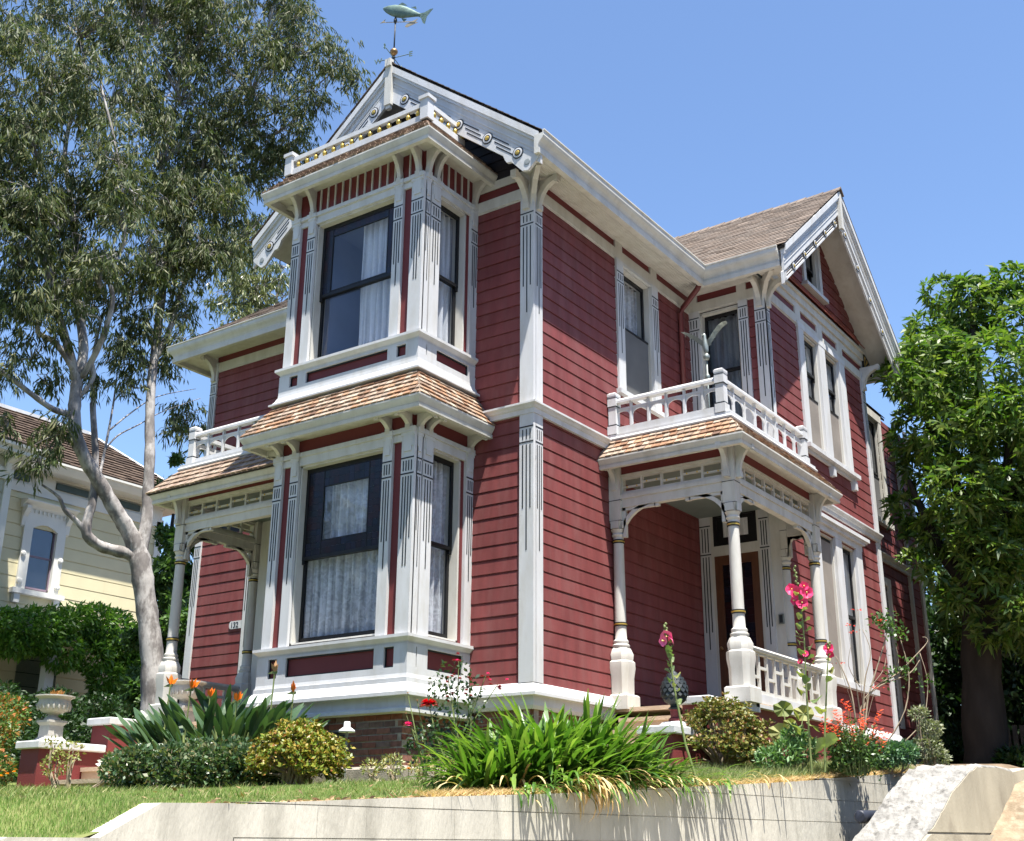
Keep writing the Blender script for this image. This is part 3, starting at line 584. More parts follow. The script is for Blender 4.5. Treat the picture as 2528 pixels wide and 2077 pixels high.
# eave gutters, fascia, soffits
EG = [(.47, 6.60), (.545, 6.60), (.55, 6.67), (.53, 6.685), (.535, 6.72), (.56, 6.76), (.60, 6.80), (.615, 6.83), (.615, 6.89), (.63, 6.90), (.63, 6.915), (.60, 6.915), (.60, 6.87), (.47, 6.87)]
SOF = [(-.02, 6.745), (.49, 6.68), (.49, 6.72), (-.02, 6.79)]
for path, nm in (([(0, -.665), (0, YW), (XR+.53, YW)], 'r'), ([(XLL, 6.9), (XLL, YL), (XM+.3, YL)], 'l')):
    mb = MB(); sweep(mb, path, EG); mb.build('eave_gutter', CREAM, H)
    mb = MB(); sweep(mb, [(0, -.55)]+path[1:] if nm == 'r' else path, SOF); mb.build('soffit', CREAM, H)
mb = MB()
for k in range(9):
    d = .06+k*.05; z = 6.745-(d+.02)*.127; sweep(mb, [(0, -.5), (0, YW), (XR, YW)], [(d, z-.004), (d+.006, z-.008), (d+.012, z-.004)])
mb.build('beadboard_bead', CREAM, H)
mb = MB(); sweep(mb, [(XR-.5, YW2), (XR+.6, YW2)][::-1], EG); mb.build('eave_gutter', CREAM, H)
# gutter end blocks
# bargeboards
def rosette(F, u, z, d, r, parent, white=WHITE):
    c = F.p(u, z, d); ax = (F.u, Vector((0,0,1)), F.n)
    mb = MB(); mb.lathe([(r,0),(r,.007),(r*.80,.009)], c, 22, 0, ax); mb.lathe([(r*.82,0),(r*.82,.011),(r*.56,.013)], c, 22, 1, ax)
    mb.lathe([(r*.56,0),(r*.56,.0145),(r*.38,.0155)], c, 22, 0, ax); mb.lathe([(r*.40,0),(r*.38,.019),(r*.25,.024),(.001,.027)], c, 16, 2, ax)
    return mb.build('rosette', [BLACK, white, GOLD], parent)
def barge(F, up_, zp, sl, half, d, ros, tail, mats, fret=False, side=(1, -1)):
    for sg in side:
        def q(x, dz): return (up_+sg*x, zp-sl*x-dz)
        mb = MB()
        fpoly(mb, F, [q(0,.02), q(half,.02), q(half,.44), q(0,.44)], d-.04, d)                  # frieze board
        fpoly(mb, F, [q(0,.0), q(half,.0), q(half,.11), q(0,.11)], d, d+.055)                 # crown
        fpoly(mb, F, [q(0,.11), q(half,.11), q(half,.16), q(0,.16)], d, d+.035); fpoly(mb, F, [q(0,.25), q(half,.25), q(half,.275), q(0,.275)], d, d+.014); fpoly(mb, F, [q(0,.315), q(half,.315), q(half,.33), q(0,.33)], d, d+.01)
        o = mb.build('bargeboard', mats[0], H)
        mb = MB(); t0 = tail
        if fret:   # open fretwork band below
            for a, b in ((.44, .465), (.60, .64)): fpoly(mb, F, [q(.1,a), q(half-.1,a), q(half-.1,b), q(.1,b)], d-.05, d-.015)
            for a in (.50, .55): fpoly(mb, F, [q(.12,a), q(half-.12,a), q(half-.12,a+.012), q(.12,a+.012)], d-.045, d-.02)
            for x in ros: fpoly(mb, F, [q(x-.02,.44), q(x+.02,.44), q(x+.02,.62), q(x-.02,.62)], d-.05, d-.012)
            for k in range(3): fpoly(mb, F, [q(half-.1+k*.05,.44), q(half-.07+k*.05,.44), q(half-.07+k*.05,.60+.02*k), q(half-.1+k*.05,.60+.02*k)], d-.05, d-.01)
        else:
            pl = [q(0,.36), q(half-.1,.36), (up_+sg*(half+.0), zp-sl*half-.30), (up_+sg*(half-.04), zp-sl*half-.36), (up_+sg*tail[0], tail[1]), (up_+sg*(tail[0]-.09), tail[1]+.02), (up_+sg*(tail[2]+.10), tail[3]-.03), (up_+sg*(tail[2]+.03), tail[3]-.02), (up_+sg*tail[2], tail[3]+.03), q(tail[2]-.03, .605), q(0,.605)]
            fpoly(mb, F, pl, d-.03, d+.012)
        lo = mb.build('lower_bargeboard', mats[0], H)
        for x in ros:
            p = q(x, .455 if not fret else .535); rosette(F, p[0], p[1], d+(.012 if not fret else -.012), .085 if not fret else .07, lo)
        if not fret:
            rr = sorted(ros)
            for i in range(len(rr)-1):
                mb = MB()
                for k in (-1, 0, 1):
                    dz = .455+k*.062; sh = k*.03
                    fpoly(mb, F, [q(rr[i]+.115+sh,dz-.011), q(rr[i+1]-.115+sh,dz-.011), q(rr[i+1]-.115+sh,dz+.011), q(rr[i]+.115+sh,dz+.011)], d+.012, d+.0155)
                mb.build('bargeboard_inlay', BLACK, lo)
            c = (up_+sg*(half-.20), tail[1]+.125); cc = F.p(c[0], c[1], d+.012); mb = MB(); mb.lathe([(.045,0),(.045,.006),(.034,.008),(.001,.008)], cc, 16, 0, (F.u, Vector((0,0,1)), F.n)); mb.build('rosette', pm('grey_button_paint', (.25,.27,.27)), lo)
FG = Face((0,-.0,0), (1,0,0), (0,-1,0))
barge(FG, -2.09, 9.02, spk, 2.62, .60, [.29, .785, 1.285, 1.78, 2.275], (2.43, 6.43, 2.065, 6.675), (WHITE,))
trimbox(FG, [(-2.15, -2.03, 8.33, 8.98, .60, .67), (-2.13, -2.05, 8.27, 8.34, .60, .65), (-2.14, -2.04, 8.98, 9.10, .62, .70)], 'apex_block', CREAM)
barge(RW, YR, ZR-.03, (ZR-6.93)/2.84, 2.80, .60, [.25, .78, 1.31, 1.84, 2.37], None, (WHITE,), fret=True)
trimbox(RW, [(YR-.05, YR+.05, 8.45, 9.16, .60, .66), (YR-.03, YR+.03, 8.40, 8.62, .60, .63)], 'apex_block', CREAM)
# rake soffits
for sg in (1, -1):
    mb = MB(); mb.prism([Vector((XR-.1, YR, ZR-.14)), Vector((XR+.56, YR, ZR-.14)), Vector((XR+.56, YR+sg*2.78, ZR-.14-2.78*.81)), Vector((XR-.1, YR+sg*2.78, ZR-.14-2.78*.81))], (0,0,.03)); mb.build('rake_soffit', CREAM, H)
    mb = MB(); mb.prism([Vector((-2.09, .1, 8.92)), Vector((-2.09, -.57, 8.92)), Vector((-2.09+sg*2.6, -.57, 8.92-2.6*spk)), Vector((-2.09+sg*2.6, .1, 8.92-2.6*spk))], (0,0,.03)); mb.build('rake_soffit', CREAM, H)
# corner brackets of the main eaves
for F, u in ((FM, -.06), (RM, .07), (FW_, XR-.04), (RW, YW+.06), (RW, YW2-.08), (FL, XLL+.08), (FM, XM+.08)):
    arcbracket(F, u, 6.70, .36, .42, w=.075, th=.08)
mb = MB(); fprof(mb, Face((0,0,0),(.707,.707,0),(.707,-.707,0)), [(0,6.3),(.03,6.3),(.08,6.45),(.2,6.6),(.42,6.68),(.42,6.72),(0,6.72)], -.035, .035); mb.build('eave_bracket', CREAM, H)
mb = MB(); DF = Face((XR,YW,0),(.707,.707,0),(.707,-.707,0)); fprof(mb, DF, [(0,6.3),(.03,6.3),(.08,6.45),(.2,6.6),(.42,6.68),(.42,6.72),(0,6.72)], -.035, .035); mb.build('eave_bracket', CREAM, H)
# pierced fan in the gable corners
for u, sg in ((YW-.02, -1), (YW2+.02, 1)):
    mb = MB(); pts = [(u, 6.70)]+[(u+sg*.46*math.cos(a), 6.70+.34*math.sin(a)) for a in [math.pi/2*k/8 for k in range(9)]]
    fpoly(mb, RW, pts, .03, .06, 0)
    for k in range(4):
        a = .25+k*.35; fpoly(mb, RW, [(u+sg*.08*math.cos(a), 6.70+.08*math.sin(a)), (u+sg*.40*math.cos(a-.09), 6.70+.30*math.sin(a-.09)), (u+sg*.40*math.cos(a+.09), 6.70+.30*math.sin(a+.09))], .06, .066, 1)
    mb.build('gable_fan', [BLACK, GOLD], H)
# downpipe in the inner corner
mb = MB(); mb.tube([(.50, 3.98, 6.66), (.42, 4.02, 6.58), (.12, 4.10, 6.37), (.07, 4.12, 6.28), (.07, 4.12, 3.6)], .045, 12); mb.build('downpipe', pm('red_pipe_paint', (.13,.03,.03), .45, .1, 3, .05), H, smooth=True)
# ---------------------------------------------------------------- porches
def column(x, y, ztop, dirs, name='porch_column', zbase=-.1, sc=1.0):
    """turned shaft with banded ends on a tall square pedestal, square block above with scroll"""
    mb = MB(); W = .165*sc
    def ring(h, z, c=0):
        if c == 0: return [(x-h,y-h,z),(x+h,y-h,z),(x+h,y+h,z),(x-h,y+h,z)]
    mb.loft([ring(W, zbase), ring(W, .07), ring(W-.02, .09)]); 
    prof = [(W-.03,.09),(W-.028,.30),(W-.01,.42),(W-.012,.50),(W-.035,.52),(W-.025,.60),(W-.05,.66),(W-.06,.68)]
    mb.loft([[(x+a*h, y+b*h, z) for a, b in ((-1,-.55),(-.55,-1),(.55,-1),(1,-.55),(1,.55),(.55,1),(-.55,1),(-1,.55))] for h, z in prof])
    mb.lathe([(.105,.68),(.115,.70),(.115,.72),(.095,.735),(.10,.76),(.10,.775),(.085,.79),(.078,.80),(.075,.93),(.075,.965)], (x,y,0), 24)
    mb.lathe([(.075,1.01),(.074,1.5),(.068,2.065)], (x,y,0), 24)
    mb.lathe([(.068,2.12),(.07,2.15),(.085,2.165),(.09,2.18),(.075,2.20),(.09,2.235),(.10,2.25)], (x,y,0), 24)
    for zz, rr in ((.965, .081), (2.065, .074)):
        mb.lathe([(rr,zz),(rr+.006,zz+.004),(rr+.006,zz+.012),(rr,zz+.013)], (x,y,0), 24, 1); mb.lathe([(rr,zz+.013),(rr+.007,zz+.018),(rr+.007,zz+.032),(rr,zz+.036)], (x,y,0), 24, 2); mb.lathe([(rr,zz+.036),(rr+.006,zz+.04),(rr+.006,zz+.048),(rr,zz+.05)], (x,y,0), 24, 1)
    mb.loft([ring(.055, 2.23), ring(.075, 2.33), ring(.085, 2.36), ring(.085, ztop)])
    for zz in (2.36, 2.64): mb.box(x-.0885, x+.0885, y-.0885, y+.0885, zz, zz+.008, 1)
    mb.box(x-.06, x+.06, y-.10, y-.085, 2.26, 2.36); mb.box(x+.085, x+.10, y-.06, y+.06, 2.26, 2.36)
    o = mb.build(name, [CREAM, BLACK, GOLD], H); smooth_angle(o, 35); return o
def spandrel(F, u, zb, sg, R=.50, zsp=.40, parent=None):
    mb = MB(); n = 10; w_ = .055
    def a(k, r): t = math.pi/2*k/n; return (u+sg*(R-(R-r)*math.cos(t)), zb-zsp+(zsp-r)*math.sin(t)+r*0)
    outer = [a(k, .0) for k in range(n+1)]
    for k in range(n):
        t0, t1 = math.pi/2*k/n, math.pi/2*(k+1)/n
        def pt(t, r): return (u+sg*(R-(R+r)*math.cos(t)), zb-zsp+(zsp+r)*math.sin(t))
        def cl(p): return (max(p[0], u) if sg > 0 else min(p[0], u), min(p[1], zb))
        fpoly(mb, F, [pt(t0,0), pt(t1,0), cl(pt(t1,w_)), cl(pt(t0,w_))], -.025, .03)
    fb(mb, F, min(u,u+sg*.05), max(u,u+sg*.05), zb-zsp, zb, -.025, .03); fb(mb, F, min(u,u+sg*R), max(u,u+sg*R), zb-.04, zb, -.025, .03)
    fb(mb, F, min(u+sg*(R-.02),u+sg*(R+.05)), max(u+sg*(R-.02),u+sg*(R+.05)), zb-.045, zb, -.025, .03)
    return mb.build('arch_spandrel', CREAM, parent or H)
def lattice(F, u0, u1, z0, z1, n, parent=None):
    mb = MB(); fb(mb, F, u0, u1, z0, z0+.03, -.025, .025); fb(mb, F, u0, u1, z1-.035, z1, -.025, .025)
    for i in range(n+1):
        u = u0+(u1-u0)*i/n; fb(mb, F, u-.016, u+.016, z0+.03, z1-.035, -.02, .02)
    for i in range(n):
        a, b = u0+(u1-u0)*i/n+.016, u0+(u1-u0)*(i+1)/n-.016; zz = z0+.03+(z1-z0-.065)*(.36 if i % 2 == 0 else .58)
        fb(mb, F, a, b, zz-.014, zz+.014, -.012, .012)
        for t in (.22, .78): c = F.p(a+(b-a)*t, zz, .012); mb.lathe([(.012,0),(.012,.006),(.004,.01)], c, 8, 1, (F.u, Vector((0,0,1)), F.n))
    return mb.build('lattice_transom', [CREAM, GOLD], parent or H)
def porch_beam(F, u0, u1, n):
    trimbox(F, [(u0, u1, 2.54, 2.66, -.05, .045), (u0, u1, 2.66, 2.715, -.06, .065), (u0, u1, 2.715, 2.735, -.055, .05), (u0, u1, 2.97, 3.0, -.055, .05)], 'porch_beam', CREAM)
    trimbox(F, [(u0, u1, 3.0, 3.14, -.04, .035)], 'porch_frieze', REDS); lattice(F, u0, u1, 2.735, 2.97, n)
    spandrel(F, u0, 2.54, 1); spandrel(F, u1, 2.54, -1)
def rail_fret(F, u0, u1, n, name='porch_railing', z0=.09, z1=.56):
    mb = MB(); fprof(mb, F, [(-.05,z1),(.05,z1),(.06,z1+.03),(.04,z1+.055),(-.04,z1+.055),(-.06,z1+.03)], u0, u1); fb(mb, F, u0, u1, z1-.03, z1, -.025, .025); fb(mb, F, u0, u1, z0-.05, z0, -.03, .03)
    o = mb.build(name, CREAM, H)
    for i in range(n+1):
        u = u0+(u1-u0)*(i+.5)/(n+1); mb = MB(); fb(mb, F, u-.018, u+.018, z0, z1-.03, -.018, .018)
        if i < n: b = u0+(u1-u0)*(i+1.5)/(n+1)-.018; zz = (z0+z1)/2+(-.07 if i % 2 == 0 else .05); fb(mb, F, u+.018, b, zz-.018, zz+.018, -.015, .015)
        mb.build('baluster', CREAM, o)
    return o
# right porch
GGC = pm('grey_green_ceiling_paint', (.17,.20,.19), .7, .1)
XP, YP, YPB = 1.76, 1.90, 4.60
column(.10, YP, 3.10, 0); column(XP, YP, 3.10, 0); column(XP, YPB, 3.10, 0); column(1.30, YPB+.05, 3.10, 0)
porch_beam(FR(YP), .185, XP-.085, 5); porch_beam(RT(XP), YP+.085, YPB-.085, 8)
FPB = FR(YPB+.02); trimbox(FPB, [(1.38, 1.68, 2.54, 2.66, -.05, .045), (1.38, 1.68, 2.66, 3.14, -.04, .03)], 'porch_beam', CREAM); spandrel(FPB, 1.38, 2.54, 1, .15, .30); spandrel(FPB, 1.68, 2.54, -1, .15, .30)
PP = [(0.0, YP), (XP, YP), (XP, YPB+.05), (XR, YPB+.05)]
box_roof(PP, .36, 3.17, .14, 3.125, 'p', (.345, 3.18, .07, 3.50, 4, CEDAR))
trimbox(FR(0), [(0,0,0,0,0,0)], 'x') if False else None
mb = MB(); mb.box(0, XP-.03, YP+.03, YPB-.03, 3.0, 3.18); mb.build('porch_ceiling', GGC, H); mb = MB(); mb.box(0.0, XP, YP, YPB+.05, 3.45, 3.49); mb.build('balcony_deck', CREAM, H)
arcbracket(FR(YP-.03), .10, 3.12, .26, .30, parent=H); arcbracket(FR(YP-.08), XP, 3.12, .24, .40); arcbracket(RT(XP+.08), YP, 3.12, .24, .40); arcbracket(RT(XP+.08), YPB, 3.12, .24, .40)
Fl = Face((.02,0,0),(0,1,0),(-1,0,0))
mb = MB(); sweep(mb, PP, [(-.2, 3.49), (.10, 3.49), (.11, 3.51), (.10, 3.53), (.085, 3.54), (.085, 3.575), (.05, 3.585), (-.2, 3.585)]); mb.build('balcony_ledge', WHITE, H)
def balcony(path, npan, posts, arches=True, name='balcony_railing', z0=3.585):
    mb = MB(); sweep(mb, path, [(-.03, z0), (.03, z0), (.03, z0+.10), (-.03, z0+.10)]); sweep(mb, path, [(-.045, z0+.45), (.045, z0+.45), (.045, z0+.485), (.02, z0+.515), (-.045, z0+.505)])
    sweep(mb, path, [(-.015, z0+.35), (.015, z0+.35), (.015, z0+.375), (-.015, z0+.375)])
    o = mb.build(name, WHITE, H)
    for (x, y) in posts:
        mb = MB(); q = .066
        mb.box(x-q-.006, x+q+.006, y-q-.006, y+q+.006, z0, z0+.12); mb.box(x-q, x+q, y-q, y+q, z0+.12, z0+.14, 1); mb.box(x-q+.008, x+q-.008, y-q+.008, y+q-.008, z0+.14, z0+.40); mb.box(x-q, x+q, y-q, y+q, z0+.40, z0+.56); mb.box(x-q-.002, x+q+.002, y-q-.002, y+q+.002, z0+.40, z0+.41, 1); mb.box(x-q-.002, x+q+.002, y-q-.002, y+q+.002, z0+.53, z0+.54, 1)
        mb.loft([[(x-a,y-a,z),(x+a,y-a,z),(x+a,y+a,z),(x-a,y+a,z)] for a, z in ((q+.003,z0+.56),(q+.003,z0+.595),(q-.02,z0+.615))])
        mb.build('railing_post', [WHITE, BLACK], o)
    for k, n in enumerate(npan):
        a, b = Vector((*path[k],0)), Vector((*path[k+1],0)); t = (b-a).normalized(); nn = Vector((t.y,-t.x,0)); F = Face(a, t, nn); L_ = (b-a).length
        for i in range(n):
            u = L_*i/n
            mb = MB()
            if i: fb(mb, F, u-.014, u+.014, z0+.10, z0+.45, -.02, .02); mb.build('baluster', WHITE, o)
            # arched fret panel
            s0, s1 = u+.014, L_*(i+1)/n-.014; R = (s1-s0)/2-.01; m_ = MB(); zc_ = z0+.35-R*.9; c_ = (s0+s1)/2
            ar = [(c_+R*math.cos(q_), zc_+R*.72*math.sin(q_)) for q_ in [math.pi*j/10 for j in range(11)]]
            for j in range(10):
                p0, p1 = ar[j], ar[j+1]
                fpoly(m_, F, [p0, p1, (s1 if p1[0] > c_ else s0, z0+.35) if False else (p1[0], z0+.35), (p0[0], z0+.35)], -.008, .008)
            fb(m_, F, s0, s0+.012, z0+.12, z0+.35, -.008, .008); fb(m_, F, s1-.012, s1, z0+.12, z0+.35, -.008, .008)
            m_.build('fret_panel', WHITE, o)
    return o
balcony([(.09, YP-.02), (XP-.05, YP-.02), (XP-.05, YPB+.03)], (6, 8), ((.09, YP-.02), (XP-.05, YP-.02), (XP-.05, YPB+.03)))
# porch wall, floor, skirt, rail, door
siding('siding', RM, 1.8, YW, .0, 3.15, [], H, d=.004) if False else None
mb = MB(); mb.box(.0, XP+.10, YP-.12, YPB+.12, -.13, -.08); mb.build('porch_floor', STEPC, H)
mb = MB(); mb.box(1.45, XP+.12, YP-.14, YP+.2, -.2, -.085); fb(mb, RT(XP), YP+.15, YPB+.45, -.10, .04, -.05, .06); fb(mb, RT(XP), YP+.1, YPB+.5, -.14, -.10, -.05, .12); mb.build('porch_skirt', WHITE, H)
mb = MB(); mb.box(1.2, XP+.04, YP+.1, YPB+.4, -1.1, -.12); mb.build('porch_base', MAROON, H)
rail_fret(RT(XP), YP+.13, YPB-.13, 9)
mb = MB(); fb(mb, FW_, 0, XR, 0, 3.5, -.03, .0); mb.build('entry_wall', CREAM, H)
pilaster(FW_, .02, .20, -.08, 3.06, 2.86, 2.42, 1.25, 1.0, cap=False); pilaster(FW_, .985, 1.135, -.08, 3.06, 2.86, 2.42, 1.25, 1.0, cap=False)
trimbox(FW_, [(.20, .985, 2.38, 2.53, 0, .05), (.20, .24, -.08, 3.06, 0, .04), (.95, .985, -.08, 3.06, 0, .04), (0, 1.283, 3.06, 3.15, 0, .06)], 'door_frame', CREAM)
door = trimbox(FW_, [(.24, .36, -.08, 2.38, 0, .03), (.83, .95, -.08, 2.38, 0, .03), (.36, .83, 2.24, 2.38, 0, .03), (.36, .83, -.08, .45, 0, .03)], 'front_door', WOODD)
mb = MB()
for i in range(4):
    for j in range(16):
        a, b = .36+.1175*i, .36+.1175*(i+1); fb(mb, FW_, a+.003, b-.003, .45+j*.112+.003, .45+(j+1)*.112-.003, .004, .012)
mb.build('stained_glass_panel', STAIN, door); mb = MB(); fb(mb, FW_, .36, .83, .45, 2.24, .0, .005); mb.build('lead_came', SASH, door)
mb = MB(); mb.lathe([(.012,0),(.012,.03),(.028,.04),(.03,.055),(.015,.065)], FW_.p(.30, 1.0, .03), 12, 0, (FW_.u, Vector((0,0,1)), FW_.n)); mb.build('door_knob', BRONZE, door, smooth=True)
mb = MB(); fb(mb, FW_, .24, .95, 2.53, 3.06, .002, .01, 0); fb(mb, FW_, .24, .30, 2.53, 3.06, .01, .03, 0); fb(mb, FW_, .89, .95, 2.53, 3.06, .01, .03, 0); fb(mb, FW_, .30, .89, 2.98, 3.06, .01, .03, 0); fb(mb, FW_, .30, .89, 2.53, 2.6, .01, .03, 0); tr_ = mb.build('transom_window', SASH, H)
mb = MB(); fb(mb, FW_, .40, .80, 2.66, 2.92, .012, .016); mb.build('glass_pane', SHEER, tr_)
mb = MB(); fb(mb, FW_, 1.19, 1.27, 1.28, 1.42, .0, .03); fb(mb, FW_, 1.205, 1.255, 1.295, 1.405, .03, .036, 1); mb.build('doorbell_box', [GREYM, IRON], H)
# right stairs with cheek walls
# left porch
XL, YLF, YLB = -5.84, -.48, .95
column(XL, YLF, 3.10, 0); column(XL, YLB, 3.10, 0)
porch_beam(FR(YLF), XL+.085, -3.35, 8)
LL = Face((XL,0,0),(0,1,0),(1,0,0)); porch_beam(LL, YLF+.085, YLB-.085, 5)
PL_ = [(XL-.05, YL), (XL-.05, YLF), (X0-.02, YLF)]
box_roof(PL_, .36, 3.10, .14, 3.06, 'p', (.40, 3.11, .07, 3.50, 4, CEDAR2))
mb = MB(); mb.box(XL+.03, X0-.02, YLF+.03, YL, 3.0, 3.13); mb.build('porch_ceiling', GGC, H); mb = MB(); mb.box(XL, X0, YLF+.05, YL, 3.45, 3.49); mb.build('balcony_deck', CREAM, H)
arcbracket(FR(YLF-.085), XL, 3.08, .24, .40); arcbracket(Face((XL-.085,0,0),(0,1,0),(-1,0,0)), YLF, 3.08, .24, .40)
mb = MB(); sweep(mb, PL_, [(-.2, 3.49), (.10, 3.49), (.11, 3.51), (.10, 3.53), (.085, 3.54), (.085, 3.575), (.05, 3.585), (-.2, 3.585)]); mb.build('balcony_ledge', WHITE, H)
balcony([(XL-.03, YL), (XL-.03, YLF+.06), (X0-.02, YLF+.06)], (6, 8), ((XL-.03, YLF+.06),))
mb = MB(); mb.box(XL-.1, X0, YLF-.1, YL, -.13, -.08); mb.build('porch_floor', STEPC, H); mb = MB(); mb.box(XL-.05, X0, YLF-.05, YL, -1.2, -.125); mb.build('porch_base', MAROON, H)
rail_fret(LL, YLF+.16, YLB-.1, 5, z0=.05, z1=.42)
mb = MB(); fb(mb, FL, -6.92, XM, -.1, 3.3, -.02, .0); fb(mb, FL, -6.9, -6.4, -.1, 3.1, 0, .05); mb.build('entry_wall', CREAM, H)
mb = MB(); mb.box(-5.72, -5.35, YLB-.02, YLB+.10, -.1, 3.1); mb.box(-5.35, -4.2, YLB+.03, YL, -.1, 3.1); mb.build('entry_wall', CREAM, H)
pilaster(FL, -7.09, -6.92, -.08, 3.1, 2.9, 2.7, 1.9, 1.3, cap=False)
# number plate
mb = MB(); F = FL; n = 8; c = [(-7.36+.05*math.cos(a)*1.0, 1.685+.065*math.sin(a)) for a in [math.pi/2+math.pi*k/n for k in range(n+1)]]+[(-7.0+.05*math.cos(a), 1.685+.065*math.sin(a)) for a in [-math.pi/2+math.pi*k/n for k in range(n+1)]]
fpoly(mb, F, c, .02, .03); plate = mb.build('number_plate', WHITE, H)
def text_mesh(body, size, loc, rot, name, mat, parent=None, ext=.002, align='LEFT'):
    cu = bpy.data.curves.new(name, 'FONT'); cu.body = body; cu.size = size; cu.extrude = ext; cu.align_x = align; cu.offset = .0015*size/.1
    to = bpy.data.objects.new(name+'_tmp', cu); S.collection.objects.link(to); bpy.context.view_layer.update()
    me = bpy.data.meshes.new_from_object(to.evaluated_get(bpy.context.evaluated_depsgraph_get())); bpy.data.objects.remove(to); bpy.data.curves.remove(cu)
    me.transform(Matrix.Translation(loc) @ Matrix(rot).transposed().to_4x4() if isinstance(rot, (list, tuple)) and len(rot) == 3 and isinstance(rot[0], (tuple, Vector)) else Matrix.Translation(loc))
    me.materials.clear(); me.materials.append(mat); o = bpy.data.objects.new(name, me); S.collection.objects.link(o)
    if parent:
        o.parent = parent; q = parent; off = Vector((0,0,0))
        while q: off += q.location; q = q.parent
        o.location = -off
    return o
text_mesh('132', .13, Vector((-7.375, YL-.031, 1.64)), ((1,0,0),(0,0,1),(0,-1,0)), 'number_plate_digits', BLACK, plate)
# ---------------------------------------------------------------- ground
TOP = [(-7.15,-1.68),(-6.63,-1.68),(-6.27,-1.487),(-5.7,-1.475),(-4.35,-1.398),(-2.83,-1.325),(-1.0,-1.21),(.78,-1.099),(2.09,-.995),(3.6,-.888),(6,-.80)]
def wtop(s):
    if s <= TOP[0][0]: return max(-3.25, TOP[0][1]+(s-TOP[0][0])*.42)
    for (a, za), (b, zb) in zip(TOP, TOP[1:]):
        if s <= b: return za+(zb-za)*(s-a)/(b-a)
    return TOP[-1][1]
def gz(x, y):
    z = -.98-.02*max(-22, x)+.065*min(y, 9)-.07*min(1, max(0, (1.2-x)/2))
    if y < -6.6: z -= .42*(-6.6-y)
    z = max(z, -3.25); s = (x-2.9)*.139+(y+.6)*.99; d = -((x-2.9)*.99-(y+.6)*.139); t = min(1, max(0, (d-.15)/1.3)); t = t*t*(3-2*t)
    return (wtop(s)-.012)*(1-t)+z*t
WD = Vector((.139, .99, 0)); WN = Vector((.99, -.139, 0)); W0 = Vector((2.9, -.6, 0))      # street wall line
def wallpt(s, off=0): return W0+WD*s+WN*off
sheet = MB(); sheet.add([(-500,-500,-3.3),(500,-500,-3.3),(500,900,-3.3),(-500,900,-3.3)], [(0,1,2,3)]); tag(sheet.build('street', ASPHALT), kind='structure')
mb = MB(); mb.prism([tuple(wallpt(-40, 0))[:2]+(-3.4,), tuple(wallpt(5, 0))[:2]+(-3.4,), tuple(wallpt(5, 2.6))[:2]+(-3.4,), tuple(wallpt(-40, 2.6))[:2]+(-3.4,)], (0,0,.24)); tag(mb.build('pavement', PAVE), kind='structure')
def grid_ground(name, xs, ys, mat, fz, inside):
    mb = MB(); idx = {}; vs = []; fs = []
    for j, y in enumerate(ys):
        xr = inside(y)
        for i, t in enumerate(xs):
            x = xr[0]+(xr[1]-xr[0])*t; vs.append((x, y, fz(x, y)+.02*noise.noise(Vector((x*.9, y*.9, 0)))))
    n = len(xs)
    for j in range(len(ys)-1):
        for i in range(n-1): fs.append((j*n+i, j*n+i+1, (j+1)*n+i+1, (j+1)*n+i))
    mb.add(vs, fs); o = mb.build(name, mat, smooth=True, fixn=False); return tag(o, kind='structure')
def wx(y): return W0.x+(y-W0.y)*.139/.99-.10
ts = [1-(1-i/90)**1.0 for i in range(91)]; ts = [t**.35 if False else 1-(1-t)**2.2 for t in ts]
ysl = [-12.5+.25*i for i in range(66)]
grid_ground('lawn', ts, ysl, LAWN, gz, lambda y: (-45, wx(y)))
grid_ground('garden_soil', ts, [4.0+.5*i for i in range(90)], SOIL, lambda x, y: gz(x, y)+(.0 if x > 3.5 else 0), lambda y: (-45, 4.2+min(y-4, 5)*6))
# ---------------------------------------------------------------- concrete walls
wt = thing('retaining_wall', tuple(wallpt(-2))[:2]+(-3.3,), 'long pale grey concrete block retaining wall holding up the front lawn', 'wall')
mb = MB(); pr = []
ss = [-10.5, -9.5, -8.5, -7.6, -7.15, -6.9, -6.63, -6.27, -5.7, -4.35, -2.83, -1, .78, 2.09, 3.6, 6]
for a, b in zip(ss, ss[1:]):
    P0, P1, Q0, Q1 = wallpt(a, -.006), wallpt(b, -.006), wallpt(a, -.20), wallpt(b, -.20); za, zb = wtop(a)-.004, wtop(b)-.004
    mb.add([(P0.x,P0.y,-3.3),(P1.x,P1.y,-3.3),(P1.x,P1.y,zb),(P0.x,P0.y,za),(Q0.x,Q0.y,-3.3),(Q1.x,Q1.y,-3.3),(Q1.x,Q1.y,zb),(Q0.x,Q0.y,za)], [(0,1,2,3),(3,2,6,7),(4,7,6,5)])
mb.build('wall_body', CONC, wt)
mb = MB(); zc = -3.3; row = 0
lv = [-1.67-.202*k for k in range(9)][::-1]+[-1.468, -1.25, -1.05, -.85, -.65]
lv = [-3.3]+[z for z in lv if z > -3.3]
